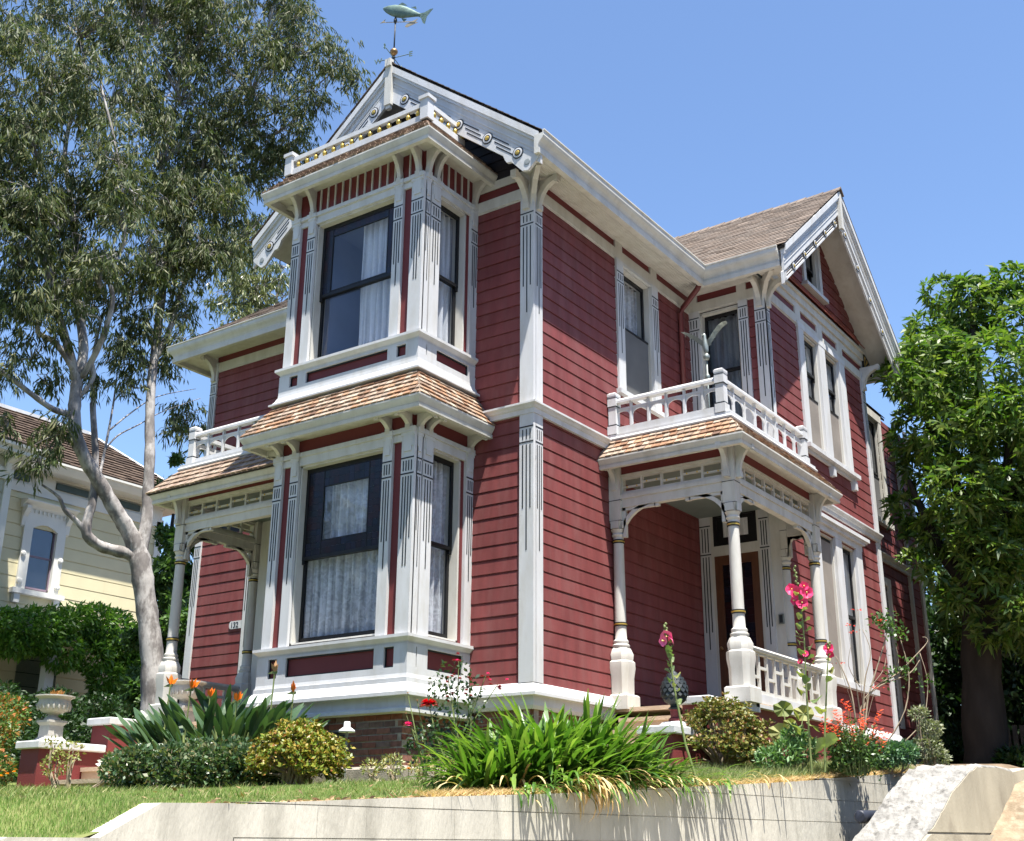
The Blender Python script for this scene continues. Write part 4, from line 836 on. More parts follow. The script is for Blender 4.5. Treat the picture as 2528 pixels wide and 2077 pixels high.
for za, zb in zip(lv, lv[1:]):
    s = -5.75-(.2 if row % 2 else 0); row += 1
    while s < 6:
        e = s+.41; a, b = s+.0009, e-.0009; ta, tb = min(zb-.0035, wtop(a)), min(zb-.0035, wtop(b))
        if max(ta, tb) > za+.012:
            ta = max(ta, za+.004); tb = max(tb, za+.004); d = random.uniform(-.001, .0015)
            P0, P1, Q0, Q1 = wallpt(a, d), wallpt(b, d), wallpt(a, -.10), wallpt(b, -.10); z0 = za+.0035
            mb.add([(P0.x,P0.y,z0),(P1.x,P1.y,z0),(P1.x,P1.y,tb),(P0.x,P0.y,ta),(Q0.x,Q0.y,z0),(Q1.x,Q1.y,z0),(Q1.x,Q1.y,tb),(Q0.x,Q0.y,ta)], [(0,1,2,3),(3,2,6,7),(0,4,5,1),(0,3,7,4),(1,5,6,2)])
        s = e
mb.build('concrete_block_face', CONC, wt)
mb = MB()   # plain poured end with sloping coping
for a, b in zip([-10.5, -9.5, -8.5, -7.6, -7.15, -6.9, -6.63, -6.27, -6.0], [-9.5, -8.5, -7.6, -7.15, -6.9, -6.63, -6.27, -6.0, -5.76]):
    P0, P1, Q0, Q1 = wallpt(a, .004), wallpt(b, .004), wallpt(a, -.22), wallpt(b, -.22); ta, tb = wtop(a)+.004, wtop(b)+.004
    mb.add([(P0.x,P0.y,-3.3),(P1.x,P1.y,-3.3),(P1.x,P1.y,tb),(P0.x,P0.y,ta),(Q0.x,Q0.y,-3.3),(Q1.x,Q1.y,-3.3),(Q1.x,Q1.y,tb),(Q0.x,Q0.y,ta)], [(0,1,2,3),(3,2,6,7),(0,4,5,1),(4,7,6,5)])
mb.build('poured_end', CONC, wt)
# sloping rough concrete buttress and the neighbour's beige wall
bt = MB(); rings = []
import itertools
prof = [(3.86,1.62,-.90),(3.80,1.32,-.96),(3.68,1.0,-1.18),(3.58,.74,-1.42),(3.44,.45,-1.66),(3.2,-.1,-2.2),(2.95,-.7,-2.9)]
nx = 44
P_ = []
for k in range(len(prof)-1):
    for q in range(10): t = q/10; P_.append(tuple(prof[k][i]*(1-t)+prof[k+1][i]*t for i in range(3)))
P_.append(prof[-1]); P_ = [(prof[0][0]+.1, 2.4, -.90), (prof[0][0]+.05, 2.0, -.90)]+P_
vs = []; fs = []
for j, (x, y, z) in enumerate(P_):
    for i in range(nx+1):
        t = i/nx; wdt = .66+.06*max(0, min(1, (j-12)/50)); n1 = noise.noise(Vector((x*7+t*5, y*7, z*4)))*.020+noise.noise(Vector((x*20+t*16, y*24, z*9)))*.022-max(0, noise.noise(Vector((x*14+t*9, y*18, 4)))-.35)*.12; edge = -.02 if i in (0, nx) else 0
        vs.append((x+wdt*t+(.012*noise.noise(Vector((t, y*14, 3))) if i in (0,nx) else 0), y-.10*t+n1*.3, z+n1+edge))
for j in range(len(P_)-1):
    for i in range(nx): fs.append((j*(nx+1)+i, j*(nx+1)+i+1, (j+1)*(nx+1)+i+1, (j+1)*(nx+1)+i))
n0 = len(vs)
for j, (x, y, z) in enumerate(P_): 
    for i in (0, nx): v = vs[j*(nx+1)+i]; vs.append((v[0], v[1], -3.3))
for j in range(len(P_)-1):
    for q, i in ((0, 0), (1, nx)): fs.append((j*(nx+1)+i, (j+1)*(nx+1)+i, n0+(j+1)*2+q, n0+j*2+q))
bt.add(vs, fs); o = bt.build('sloping_buttress', CONCR); tag(o, 'rough pitted white concrete buttress sloping down against the end of the block wall', 'buttress')
# beige side face of the buttress, running back beside the neighbour's yard
ed = [vs[j*(nx+1)+nx] for j in range(len(P_))]; edl = [(p_[0], p_[1], p_[2]) for p_ in ed]
back = [(edl[0][0]+.34*u, edl[0][1]+.94*u, -.90-.012*u+.02*math.sin(u*5)) for u in (7, 6, 5, 4.2, 3.5, 3, 2.5, 2, 1.6, 1.2, .9, .6, .3)]; line = back+edl
o8 = Vector((.94, -.34, 0))*.012
mb = MB()
for a_, b_ in zip(line, line[1:]):
    A0, B0 = Vector(a_)+o8, Vector(b_)+o8; za, zb = max(A0.z-.006, -1.56), max(B0.z-.006, -1.56)
    if max(A0.z, B0.z) < -1.56: continue
    C0, D0 = A0-Vector((.94,-.34,0))*.3, B0-Vector((.94,-.34,0))*.3
    if a_ in back and b_ in back+edl[:1]: top_ = 1
    else: C0, D0 = A0-Vector((.94,-.34,0))*.01, B0-Vector((.94,-.34,0))*.01
    mb.add([(A0.x,A0.y,-1.565),(B0.x,B0.y,-1.565),(B0.x,B0.y,zb),(A0.x,A0.y,za),(D0.x,D0.y,zb),(C0.x,C0.y,za)], [(0,1,2,3),(3,2,4,5)])
bw = mb.build('beige_wall', CONCB, fixn=False); tag(bw, 'smooth beige concrete wall face right of the sloping rough buttress', 'wall')
mb = MB(); o9 = Vector((.94, -.34, 0))*.05
for a_, b_ in zip(line, line[1:]):
    A0, B0 = Vector(a_)+o9, Vector(b_)+o9; C0, D0 = A0-o9*1.6, B0-o9*1.6; za, zb = min(-1.585, A0.z-.01), min(-1.585, B0.z-.01)
    mb.add([(A0.x,A0.y,-3.3),(B0.x,B0.y,-3.3),(B0.x,B0.y,zb),(A0.x,A0.y,za),(D0.x,D0.y,zb),(C0.x,C0.y,za)], [(0,1,2,3),(3,2,4,5)])
mb.build('wall_footing', CONCB, bw, fixn=False)
mb = MB(); dv = []; df = []
for j in range(60):
    for i in range(50):
        y = -1.6+j*.13; x = 3.7+.34*(y-.4)/.94+i*.13+.0; z = -1.70+.60*(y-1.25)-.05*i*.13+.035*noise.noise(Vector((x*3, y*3, 1)))+.02*noise.noise(Vector((x*11, y*11, 5))); dv.append((x, y, max(-3.32, min(z, -1.02+.03*noise.noise(Vector((x*2,y*2,2)))))))
for j in range(59):
    for i in range(49): df.append((j*50+i, j*50+i+1, (j+1)*50+i+1, (j+1)*50+i))
mb.add(dv, df); tag(mb.build('dirt_bank', pm('dry_dirt', (.24,.185,.125), .95, .3, 6, .9, 40, .1, dirt=(.30,.25,.18), dscale=12, dlo=.5, dhi=.7), smooth=True, fixn=False), kind='structure')
mb = MB(); mb.tube([(3.50, 1.2, -1.41), (3.50, .66, -1.42), (3.50, .645, -1.42)], [.062, .062, .05], 18); c = mb.build('drain_pipe', pm('dark_grey_pipe', (.018,.022,.035), .5, .1, 3, .1)); smooth_angle(c, 50); c.location = (0, 0, 0); tag(c, 'stubby dark grey drain pipe sticking out of the block wall', 'pipe')
# ---------------------------------------------------------------- stairs and piers
def stair(name, x0, x1, y0, y1, z1, n, label, zb=-1.4, rise=.165, run=.30):
    t = thing(name, ((x0+x1)/2, y0, zb), label, 'stairs')
    for k in range(n):
        mb = MB(); z = z1-rise*(k+1); ya = y1-run*(k+1); mb.box(x0, x1, ya, ya+run+.0, zb, z); mb.box(x0-.006, x1+.006, ya-.02, ya+.05, z-.045, z+.003); mb.build('step', STEPC, t)
    return t
stair('entry_steps', -4.88, -3.62, 0, YLF-.12, -.08, 6, 'concrete steps rising to the left entry porch behind the bird-of-paradise', rise=.16, run=.36)
stair('side_steps', .30, 1.38, 0, YP-.13, -.08, 5, 'tan stone steps rising to the right porch behind the strappy green clump')
def pier(x0, x1, y0, y1, zt, label, zb=-1.5, cap=.09, ov=.05):
    t = thing('stair_pier', ((x0+x1)/2, (y0+y1)/2, zb), label, 'pier', 'maroon stair piers with white caps')
    mb = MB(); mb.box(x0, x1, y0, y1, zb, zt-cap); mb.build('pier_body', MAROON, t)
    mb = MB(); h = cap; mb.loft([[(x0-ov-a,y0-ov-a,z),(x1+ov+a,y0-ov-a,z),(x1+ov+a,y1+ov+a,z),(x0-ov-a,y1+ov+a,z)] for a, z in ((-.01,zt-h),(0,zt-h+.012),(0,zt-.012),(-.01,zt))]); mb.build('pier_cap', WHITE, t)
    return t
pier(-5.25, -4.90, -3.00, -2.17, -.60, 'low maroon stair pier with white cap carrying the leftmost stone urn')
pier(-5.25, -4.90, -2.06, -.50, -.26, 'taller maroon stair pier with white cap, behind the low one with the urn')
pier(1.42, 1.77, .03, .85, -.50, 'maroon stair pier with white cap under the dark acorn finial')
pier(1.42, 1.74, .97, YP-.15, -.10, 'short maroon pier with white cap beside the corner porch column')
def urn(x, y, z, sc, label, plant=True, ped=True):
    t = thing('garden_urn', (x, y, z), label, 'urn', 'stone urns on the left stairs'); 
    if ped:
        mb = MB(); P0 = z; mb.loft([[(x-a,y-a,P0+h),(x+a,y-a,P0+h),(x+a,y+a,P0+h),(x-a,y+a,P0+h)] for a, h in ((.135,0),(.135,.02),(.105,.05),(.10,.06),(.095,.19),(.105,.2),(.125,.225),(.125,.25))]); mb.build('urn_pedestal', STONE, t); z0 = z+.25
    else: z0 = z
    mb = MB(); pr = [(.09,0),(.09,.02),(.06,.035),(.045,.055),(.06,.07),(.11,.085),(.155,.12),(.172,.16),(.165,.195),(.16,.215),(.175,.235),(.205,.245),(.205,.258),(.17,.26),(.16,.245),(.02,.2)]
    mb.lathe([(r*sc, h*sc) for r, h in pr], (x, y, z0), 32)
    for k in range(20):
        a = 2*math.pi*k/20; cx, cy = x+.165*sc*math.cos(a), y+.165*sc*math.sin(a); mb.lathe([(.002,0),(.013,.02),(.016,.06),(.012,.085),(.002,.09)], (cx, cy, z0+.10*sc), 6)
    smooth_angle(mb.build('urn_bowl', STONE, t), 40)
    if plant:
        mb = MB()
        for k in range(40):
            a = random.random()*6.28; r = .09*random.random(); l = .05+.05*random.random(); p = Vector((x+r*math.cos(a), y+r*math.sin(a), z0+.25+.05*random.random())); d = Vector((math.cos(a)*.6, math.sin(a)*.6, .8+random.random()*.6)).normalized()*l; s = d.cross(Vector((0,0,1))).normalized()*.018
            mb.add([p, p+d*.5+s, p+d, p+d*.5-s], [(0,1,2,3)])
        mb.build('urn_plant', ramp_isl('rusty_leaf', [(.45,.16,.05),(.35,.2,.06),(.25,.09,.04)], .6, .2), t)
urn(-5.07, -2.76, -.60, 1.12, 'stone urn with a small rusty orange plant on the low left pier')
urn(-5.05, -.80, -.26, 1.25, 'empty stone urn beside the left porch column, behind the bird-of-paradise', plant=False)
fn = thing('acorn_finial', (1.60, .42, -.50), 'dark scaly acorn finial on a small white base atop the right stair pier', 'finial')
fx, fy = 1.60, .44
mb = MB(); mb.loft([[(fx-a,fy-a,z),(fx+a,fy-a,z),(fx+a,fy+a,z),(fx-a,fy+a,z)] for a, z in ((.15,-.50),(.15,-.475),(.12,-.46),(.12,-.45),(.09,-.43))]); mb.build('finial_base', WHITE, fn)
mb = MB(); mb.lathe([(.075,-.43),(.075,-.40),(.05,-.38),(.055,-.31),(.07,-.30)], (fx,fy,0), 16); mb.build('finial_stem', MAROON, fn)
mb = MB(); ap = [(.06,-.30),(.075,-.285),(.05,-.265),(.05,-.25),(.11,-.215),(.143,-.16),(.15,-.09),(.130,-.02),(.09,.045),(.045,.098),(.008,.125)]
mb.lathe(ap, (fx,fy,0), 24)
for r in range(7):
    z = -.19+r*.042; i = [q for q in range(len(ap)-1) if ap[q][1] <= z < ap[q+1][1]][-1]; t = (z-ap[i][1])/(ap[i+1][1]-ap[i][1]); R = ap[i][0]*(1-t)+ap[i+1][0]*t; n = 14
    for k in range(n):
        a = 2*math.pi*(k+.5*(r % 2))/n; c = Vector((fx+R*math.cos(a), fy+R*math.sin(a), z)); o_ = Vector((math.cos(a), math.sin(a), .1)); tt = Vector((-math.sin(a), math.cos(a), 0))*(R*.24)
        mb.add([c-tt+Vector((0,0,.03)), c+tt+Vector((0,0,.03)), c+tt*.7+o_*.01, c+o_*.016-Vector((0,0,.02)), c-tt*.7+o_*.01], [(0,1,2,3,4)])
smooth_angle(mb.build('acorn_body', IRON, fn), 30)
# ---------------------------------------------------------------- weather vane
vn = thing('weather_vane', (-2.09, -.55, 9.06), 'verdigris fish weather vane on a pole at the front gable peak', 'weather vane'); vx, vy = -2.09, -.57
mb = MB(); mb.tube([(vx,vy,9.05),(vx,vy,9.25)], [.022,.012], 8); mb.tube([(vx,vy,9.2),(vx,vy,9.98)], .011, 8)
mb.lathe([(.012,9.17),(.03,9.20),(.014,9.22)], (vx,vy,0), 12); mb.lathe([(.012,9.80),(.026,9.83),(.028,9.86),(.016,9.90)], (vx,vy,0), 12); mb.build('pole', IRON, vn, smooth=True)
mb = MB(); mb.lathe([(.012,9.225),(.035,9.25),(.058,9.285),(.058,9.31),(.04,9.335),(.012,9.345)], (vx,vy,0), 18); mb.build('copper_ball', BRONZE, vn, smooth=True)
for ch, dx, dy in (('E', 1, .25), ('W', -1, -.25), ('N', -.25, 1), ('S', .25, -1)):
    e = Vector((vx+dx*.24, vy+dy*.24, 9.19)); mb = MB(); mb.tube([(vx,vy,9.19), e], .006, 6); mb.build('direction_arm', VERD, vn)
    D_ = Vector((dx,dy,0)).normalized(); text_mesh(ch, .12, e+D_*.0-Vector((0,0,.04))+(D_*.0 if dx > .5 or dy > .5 else D_*.07), (tuple(D_ if dx+dy > 0 else -D_), (0,0,1), tuple((D_ if dx+dy > 0 else -D_).cross(Vector((0,0,1))))), 'direction_letter', VERD, vn, ext=.004)
fd_ = Vector((.82, -.57, -.42 if False else -.30)).normalized()      # nose to tail
fd_ = Vector((.84, .03, -.50)).normalized(); c0 = Vector((-2.35, -.57, 10.19)); fu = Vector((.50,0,.84)).normalized(); fs_ = fd_.cross(fu)
mb = MB(); rings = []
for t, h, wd, off in ((0,.006,.005,.0),(.04,.03,.02,.0),(.12,.06,.035,.0),(.25,.088,.05,0),(.4,.10,.055,-.003),(.55,.09,.048,-.003),(.7,.065,.034,0),(.85,.035,.018,0),(.93,.026,.01,0)):
    c = c0+fd_*(t*.90)+fu*off; rings.append([tuple(c+fu*(h*math.sin(a))+fs_*(wd*math.cos(a))) for a in [2*math.pi*k/14 for k in range(14)]])
mb.loft(rings); mb.build('fish_body', VERD, vn, smooth=True)
def plate_(pts, name, th=.006):
    mb = MB(); mb.prism([c0+fd_*a*1.15+fu*b*1.1-fs_*th/2 for a, b in pts], fs_*th); return mb.build(name, VERD, vn)
plate_([(.70,.02),(.78,.045),(.86,.11),(.90,.12),(.855,.0),(.88,-.11),(.84,-.10),(.77,-.04),(.70,-.02)], 'tail_fin'); plate_([(.25,.085),(.30,.13),(.36,.12),(.42,.10)], 'dorsal_fin'); plate_([(.50,.085),(.58,.11),(.62,.07)], 'dorsal_fin'); plate_([(.42,-.09),(.50,-.14),(.52,-.085)], 'belly_fin')
mb = MB(); a = Vector((-2.36,-.57,9.94)); b = Vector((-1.70,-.57,9.66)); mb.tube([a, b], .006, 6); mb.prism([a+Vector((-.04,0,0)), a+Vector((.07,0,.028)), a+Vector((.05,0,0)), a+Vector((.07,0,-.028))], (0,.005,0)); mb.prism([b+Vector((-.2,0,.0)), b+Vector((-.16,0,.035)), b+Vector((.05,0,.035)), b+Vector((.0,0,0)), b+Vector((.05,0,-.03)), b+Vector((-.16,0,-.03))], (0,.005,0)); mb.build('arrow', pm('weathered_gilt', (.34,.29,.2), .5, .2, 9, .1), vn)
# ---------------------------------------------------------------- winged bird on the balcony
bd = thing('bird_sculpture', (1.0, 3.0, 3.6), 'pale grey metal bird with raised wings on a thin stand on the right balcony', 'sculpture')
mb = MB(); mb.tube([(1.0,3.0,3.6),(1.0,3.0,4.92)], .012, 8); mb.lathe([(.13,3.6),(.13,3.64),(.03,3.68),(.012,3.7)], (1.0,3.0,0), 18); mb.lathe([(.012,4.55),(.035,4.6),(.035,4.64),(.012,4.68)], (1.0,3,0), 12); mb.lathe([(.008,4.87),(.035,4.89),(.05,4.93),(.035,4.97),(.008,4.99)], (1.0,3,0), 16); mb.build('stand', GREYM, bd, smooth=True)
mb = MB(); rings = []
for (px_, pz, rr) in ((1.0,4.97,.02),(1.0,5.02,.035),(.99,5.10,.045),(.985,5.17,.04),(.98,5.23,.027),(.978,5.27,.03),(.976,5.295,.022),(.97,5.31,.006)): rings.append([(px_+rr*math.cos(a), 3.0+rr*math.sin(a)*.85, pz) for a in [2*math.pi*k/12 for k in range(12)]])
mb.loft(rings); mb.tube([(.975,2.98,5.27),(.972,2.93,5.255)], [.012,.003], 6); mb.build('bird_body', GREYM, bd, smooth=True)
for sg in (-1, 1):
    mb = MB(); pts = [(0,5.17,.10),(.07,5.21,.12),(.15,5.30,.11),(.23,5.37,.085),(.31,5.40,.05),(.37,5.395,.01)] if sg > 0 else [(0,5.17,.10),(.07,5.23,.12),(.15,5.30,.11),(.23,5.35,.085),(.30,5.385,.05),(.36,5.40,.01)]
    top_ = [(.985+sg*x, 3.0-.01*i, z) for i, (x, z, w_) in enumerate(pts)]; bot = [(.985+sg*x*.97, 3.0+.02, z-w_*.8) for x, z, w_ in pts]
    vs = top_+bot; n = len(pts); fs = [(i, i+1, n+i+1, n+i) for i in range(n-1)]
    vs2 = [(a, b+.012, c) for a, b, c in vs]; mb.add(vs+vs2, fs+[tuple(q+2*n for q in f[::-1]) for f in fs]+[(i, i+1, i+1+2*n, i+2*n) for i in range(n-1)]+[(n+i, n+i+1, n+i+1+2*n, n+i+2*n) for i in range(n-1)])
    for k in range(5): q = bot[k+0]; mb.tube([top_[k], (q[0]+sg*.02, q[1], q[2]-.015)], [.006,.003], 5)
    mb.build('wing', GREYM, bd)
# ---------------------------------------------------------------- cream neighbour house
nb = thing('neighbour_house', (-16, 0, -.9), 'cream yellow clapboard house with brown shake roof, behind the eucalyptus on the left', 'house')
NX = -16; RN = RT(NX)
siding('siding', RN, -6, 7.05, 2.9, 5.72, [(3.45, 4.15, 3.5, 5.0), (-2.5, -1.8, 3.5, 5.0)], nb, YEL, pitch=.29, zref=.01)
siding('siding', RN, -6, 7.05, -.6, 2.8, [(1.0, 2.0, .2, 2.2)], nb, YEL, pitch=.29)
siding('siding', FR(-5.9), -28, NX, -.6, 5.9, [], nb, YEL, pitch=.29)
mb = MB(); mb.box(-28, NX-.04, -5.8, 7.0, -1, 6.3); mb.build('wall_core', ROOMD, nb)
def ntrim(F, pieces, name, mat=YELW): return trimbox(F, pieces, name, mat, nb)
ntrim(RN, [(-6, 7.05, 5.66, 5.86, -.02, .05), (-6, 7.05, 6.12, 6.3, -.02, .05), (6.85, 7.05, -.6, 5.8, 0, .05), (-6, 7.1, 2.75, 2.9, 0, .06)]+[(y, y+.5, 5.86, 6.12, -.02, .05) for y in (-4.2, -2.6, -1.0, .6, 1.9, 3.4, 4.85, 6.4)], 'frieze')
ntrim(RN, [(-6, 7.03, 5.8, 6.2, -.03, .003)], 'frieze_ground')
for y in (-4, -2.4, -.8, .8, 2.4, 3.95, 5.45): ntrim(RN, [(y, y+.85, 5.93, 6.08, 0, .055)], 'frieze_vent', GREENT)
def nwin(y0, y1, z0, z1):
    mb = MB(); n = 8; arch = [(y0+(y1-y0)*k/n, z1-.12+.12*math.sin(math.pi*k/n)) for k in range(n+1)]
    fpoly(mb, RN, [(y0,z0)]+[(y1,z0)]+arch[::-1], -.06, -.05); o = mb.build('window', SHEER, nb)
    mb = MB(); fpoly(mb, RN, [(y0,z0),(y1,z0)]+arch[::-1], -.03, -.026); mb.build('glass_pane', GLASS, o)
    mb = MB(); fb(mb, RN, y0, y1, (z0+z1)/2-.02, (z0+z1)/2+.02, -.05, -.01); fb(mb, RN, y0, y0+.03, z0, z1-.1, -.05, -.01); fb(mb, RN, y1-.03, y1, z0, z1-.1, -.05, -.01); fb(mb, RN, y0, y1, z0, z0+.04, -.05, -.01); mb.build('window_sash', pm('mauve_sash', (.20,.15,.19), .5, .1), o)
    mb = MB(); fb(mb, RN, y0-.22, y0, z0-.05, z1+.3, -.05, .07); fb(mb, RN, y1, y1+.22, z0-.05, z1+.3, -.05, .07); fpoly(mb, RN, [(y0,z1+.3),(y0,arch[0][1])]+arch+[(y1,z1+.3)], -.05, .07)
    fb(mb, RN, y0-.34, y1+.34, z0-.16, z0-.05, 0, .16); fb(mb, RN, y0-.26, y0-.12, z0-.36, z0-.16, 0, .12); fb(mb, RN, y1+.12, y1+.26, z0-.36, z0-.16, 0, .12)
    for y in (y0-.22, y1+.10): mb.lathe([(.07,0),(.07,.03),(.03,.045)], RN.p(y+.06, z0+.12, .07), 14, 0, (RN.u, Vector((0,0,1)), RN.n)); mb.lathe([(.06,0),(.06,.03),(.03,.045)], RN.p(y+.06, (z0+z1)/2, .07), 14, 0, (RN.u, Vector((0,0,1)), RN.n))
    fprof(mb, RN, [(.0,z1+.3),(.08,z1+.3),(.12,z1+.36),(.22,z1+.40),(.28,z1+.44),(.28,z1+.47),(0,z1+.50)], y0-.36, y1+.36)
    for y in (y0-.30, y1+.18): fprof(mb, RN, [(0,z1-.15),(.06,z1-.1),(.08,z1+.1),(.2,z1+.28),(.2,z1+.34),(0,z1+.34)], y, y+.12)
    for k in range(9): y = y0-.12+(y1-y0+.24)*k/8; fb(mb, RN, y-.02, y+.02, z1+.22, z1+.30, .07, .10)
    mb.build('window_surround', YELW, o)
nwin(3.49, 4.12, 3.56, 5.03); nwin(-2.5, -1.85, 3.56, 5.03)
mb = MB(); NP = [(-28, -6), (NX, -6), (NX, 7.05), (-28, 7.05)]
sweep(mb, NP, [(0,6.19),(.48,6.16),(.50,6.18),(.54,6.22),(.60,6.30),(.64,6.32),(.64,6.37),(0,6.37)]); mb.build('eave', YELW, nb)
rf = MB(); a = .62; A = (NX+a, 7.05+a, 6.38); B = (NX+a, -6-a, 6.38)
shingles(rf, B, A, (NX-1.5, 5.57, 8.06), (NX-1.5, -4.7, 8.06), 16, .30, .03, jit=.4); shingles(rf, A, (-28, 7.67, 6.38), (-28, 5.57, 8.06), (NX-1.5, 5.57, 8.06), 16, .30, .03, jit=.4)
rf.build('shake_roof', BROWNSH, nb, fixn=False)
mb = MB(); mb.prism([(NX+a,7.67,6.35),(NX+a,-6.62,6.35),(NX-1.5,-4.7,8.03),(NX-1.5,5.57,8.03)], (0,0,.02)); mb.prism([(NX+a,7.67,6.35),(NX-1.5,5.57,8.03),(-28,5.57,8.03),(-28,7.67,6.35)], (0,0,.02)); mb.build('roof_board', BARKD, nb)
mb = MB(); mb.box(-26, NX-1.42, -4.8, 5.64, 7.98, 8.10); mb.tube([A, (NX-1.5, 5.57, 8.09)], .035, 6); mb.build('roof_deck_rim', pm('pale_grey_flashing', (.55,.56,.58), .5, .1), nb)
# porch roof of the neighbour, with posts
mb = MB(); mb.prism([(NX+1.7,-6,2.62),(NX+1.7,6.0,2.62),(NX,6.0,2.95),(NX,-6,2.95)], (0,0,.08)); mb.build('porch_roof', pm('grey_porch_roof', (.30,.31,.33), .8, .1), nb)
ntrim(RN, [(-6, 6.05, 2.42, 2.66, 1.55, 1.75), (-6, 6.05, 2.30, 2.42, 1.58, 1.70)]+[(y, y+.2, -1, 2.32, 1.52, 1.72) for y in (-2.0, .6, 3.2, 5.8)], 'porch_eave')
ntrim(RN, [(-6, 6.0, -.9, -.3, 0, 1.6)], 'porch_base'); ntrim(RN, [(1.0, 2.0, .2, 2.2, -.03, .02)], 'dark_window', GLASSD); ntrim(RN, [(3.6, 4.6, .2, 2.2, 0, .03)], 'dark_window', GLASSD)
# projecting front section at the far left with bracketed eave
siding('siding', RT(NX+1.1), -6, 2.15, 2.9, 5.6, [], nb, pm('pale_grey_green_siding', (.45,.45,.36), .6, .05), pitch=.29); mb = MB(); mb.box(NX-.1, NX+1.07, -6, 2.13, 2.9, 6.0); mb.build('bay_core', YELW, nb)
ntrim(RT(NX+1.1), [(2.0, 2.16, 2.9, 5.55, 0, .05), (-6, 2.16, 5.5, 5.75, 0, .06)], 'bay_trim')
mb = MB(); sweep(mb, [(NX+1.1,-6),(NX+1.1,2.15),(NX,2.15)], [(0,6.0),(.45,6.0),(.45,6.07),(.52,6.13),(.52,6.19),(0,6.2)]); 
for k in range(8): fprof(mb, RT(NX+1.1), [(0,5.6),(.08,5.65),(.12,5.85),(.36,5.95),(.38,6.0),(0,6.0)], 1.95-k*.5, 2.07-k*.5)
mb.build('bracketed_eave', YELW, nb)
mb = MB(); mb.prism([(NX+1.6,-6,6.19),(NX+1.6,2.65,6.19),(NX+.3,1.6,6.75),(NX+.3,-6,6.75)], (0,0,.05)); mb.prism([(NX+1.6,2.65,6.19),(NX-.9,2.65,6.19),(NX-.5,1.6,6.75),(NX+.3,1.6,6.75)], (0,0,.05)); mb.build('bay_roof', BROWNSH, nb)

# neighbour scaled up about the camera, pushed back along the line of sight
nb.scale = (1.2, 1.2, 1.2); nb.location = (-20.76, 2.30, -.744)
# ---------------------------------------------------------------- vegetation helpers (numpy)
def np_mesh(name, V, F4, mat, parent=None, smooth=False):
    V = np.ascontiguousarray(V, dtype=np.float32); n = F4.shape[1]; me = bpy.data.meshes.new(name)
    me.vertices.add(len(V)); me.vertices.foreach_set('co', V.ravel()); me.loops.add(F4.size); me.loops.foreach_set('vertex_index', F4.ravel().astype(np.int32))
    me.polygons.add(len(F4)); me.polygons.foreach_set('loop_start', np.arange(0, F4.size, n, dtype=np.int32)); me.polygons.foreach_set('loop_total', np.full(len(F4), n, dtype=np.int32))
    me.update(calc_edges=True); me.validate(); me.materials.append(mat)
    if smooth: me.polygons.foreach_set('use_smooth', [True]*len(F4))
    o = bpy.data.objects.new(name, me); S.collection.objects.link(o)
    if parent:
        o.parent = parent; q = parent; off = Vector((0,0,0))
        while q: off += q.location; q = q.parent
        o.location = -off
    return o
def norm(a): return a/np.maximum(np.linalg.norm(a, axis=-1, keepdims=True), 1e-9)
def leaves(P, D, L, Wd, fold=.15, droop=0.0):
    """diamond leaves: P base, D direction, returns verts, quads"""
    n = len(P); r = norm(rng.normal(size=(n,3))); s = norm(np.cross(D, r)); u = np.cross(s, D)
    L = L[:,None]; Wd = Wd[:,None]; m = P+D*L*.45; tip = P+D*L; tip[:,2] -= (droop*L)[:,0] if droop else 0
    V = np.stack([P, m+s*Wd/2+u*Wd*fold, tip, m-s*Wd/2+u*Wd*fold], 1).reshape(-1,3)
    return V, np.arange(4*n).reshape(-1,4)
def ball_pts(c, r, n, shell=.0, sq=1.0):
    d = norm(rng.normal(size=(n,3))); R = (shell+(1-shell)*rng.random((n,1))**(1/3)); p = d*R*r; p[:,2] *= sq; return np.array(c)+p, d
def branch_mesh(polys, name, mat, parent, seg=9):
    mb = MB()
    for pts in polys:
        q = []; 
        P_ = [Vector(p[:3]) for p in pts]; R = [p[3] for p in pts]
        # catmull-rom smoothing
        S_ = []; RR = []
        for i in range(len(P_)-1):
            p0, p1, p2, p3 = P_[max(i-1,0)], P_[i], P_[i+1], P_[min(i+2, len(P_)-1)]
            for k in range(4):
                t = k/4; S_.append(.5*((2*p1)+(p2-p0)*t+(2*p0-5*p1+4*p2-p3)*t*t+(3*p1-p0-3*p2+p3)*t**3)); RR.append((R[i]*(1-t)+R[i+1]*t)*(1+.06*math.sin(i*7+k*2.3)))
        S_.append(P_[-1]); RR.append(R[-1]); mb.tube(S_, RR, seg)
    return mb.build(name, mat, parent, smooth=True, fixn=False)
EUC = ramp_isl('eucalyptus_leaf', [(.034,.050,.018),(.055,.080,.028),(.080,.108,.038),(.042,.062,.023),(.12,.138,.058),(.165,.16,.075),(.040,.055,.022)], .55, .28, .25)
EUC2 = ramp_isl('pale_eucalyptus_leaf', [(.10,.13,.04),(.16,.17,.06),(.06,.09,.03)], .4, .22, .5)
BROAD = ramp_isl('glossy_broad_leaf', [(.030,.070,.010),(.050,.110,.014),(.085,.155,.022),(.125,.195,.033),(.17,.21,.06),(.05,.11,.015),(.12,.16,.03)], .42, .34, .35)
DARKL = ramp_isl('dark_leaf', [(.012,.030,.008),(.02,.05,.012),(.035,.075,.02)], .45, .2, .4)
MIDL = ramp_isl('mid_green_leaf', [(.03,.075,.018),(.05,.11,.025),(.08,.15,.035),(.10,.17,.05)], .42, .28, .45)
VINE = ramp_isl('vine_leaf', [(.05,.13,.015),(.08,.18,.02),(.12,.24,.03),(.17,.30,.05)], .42, .30, .45)
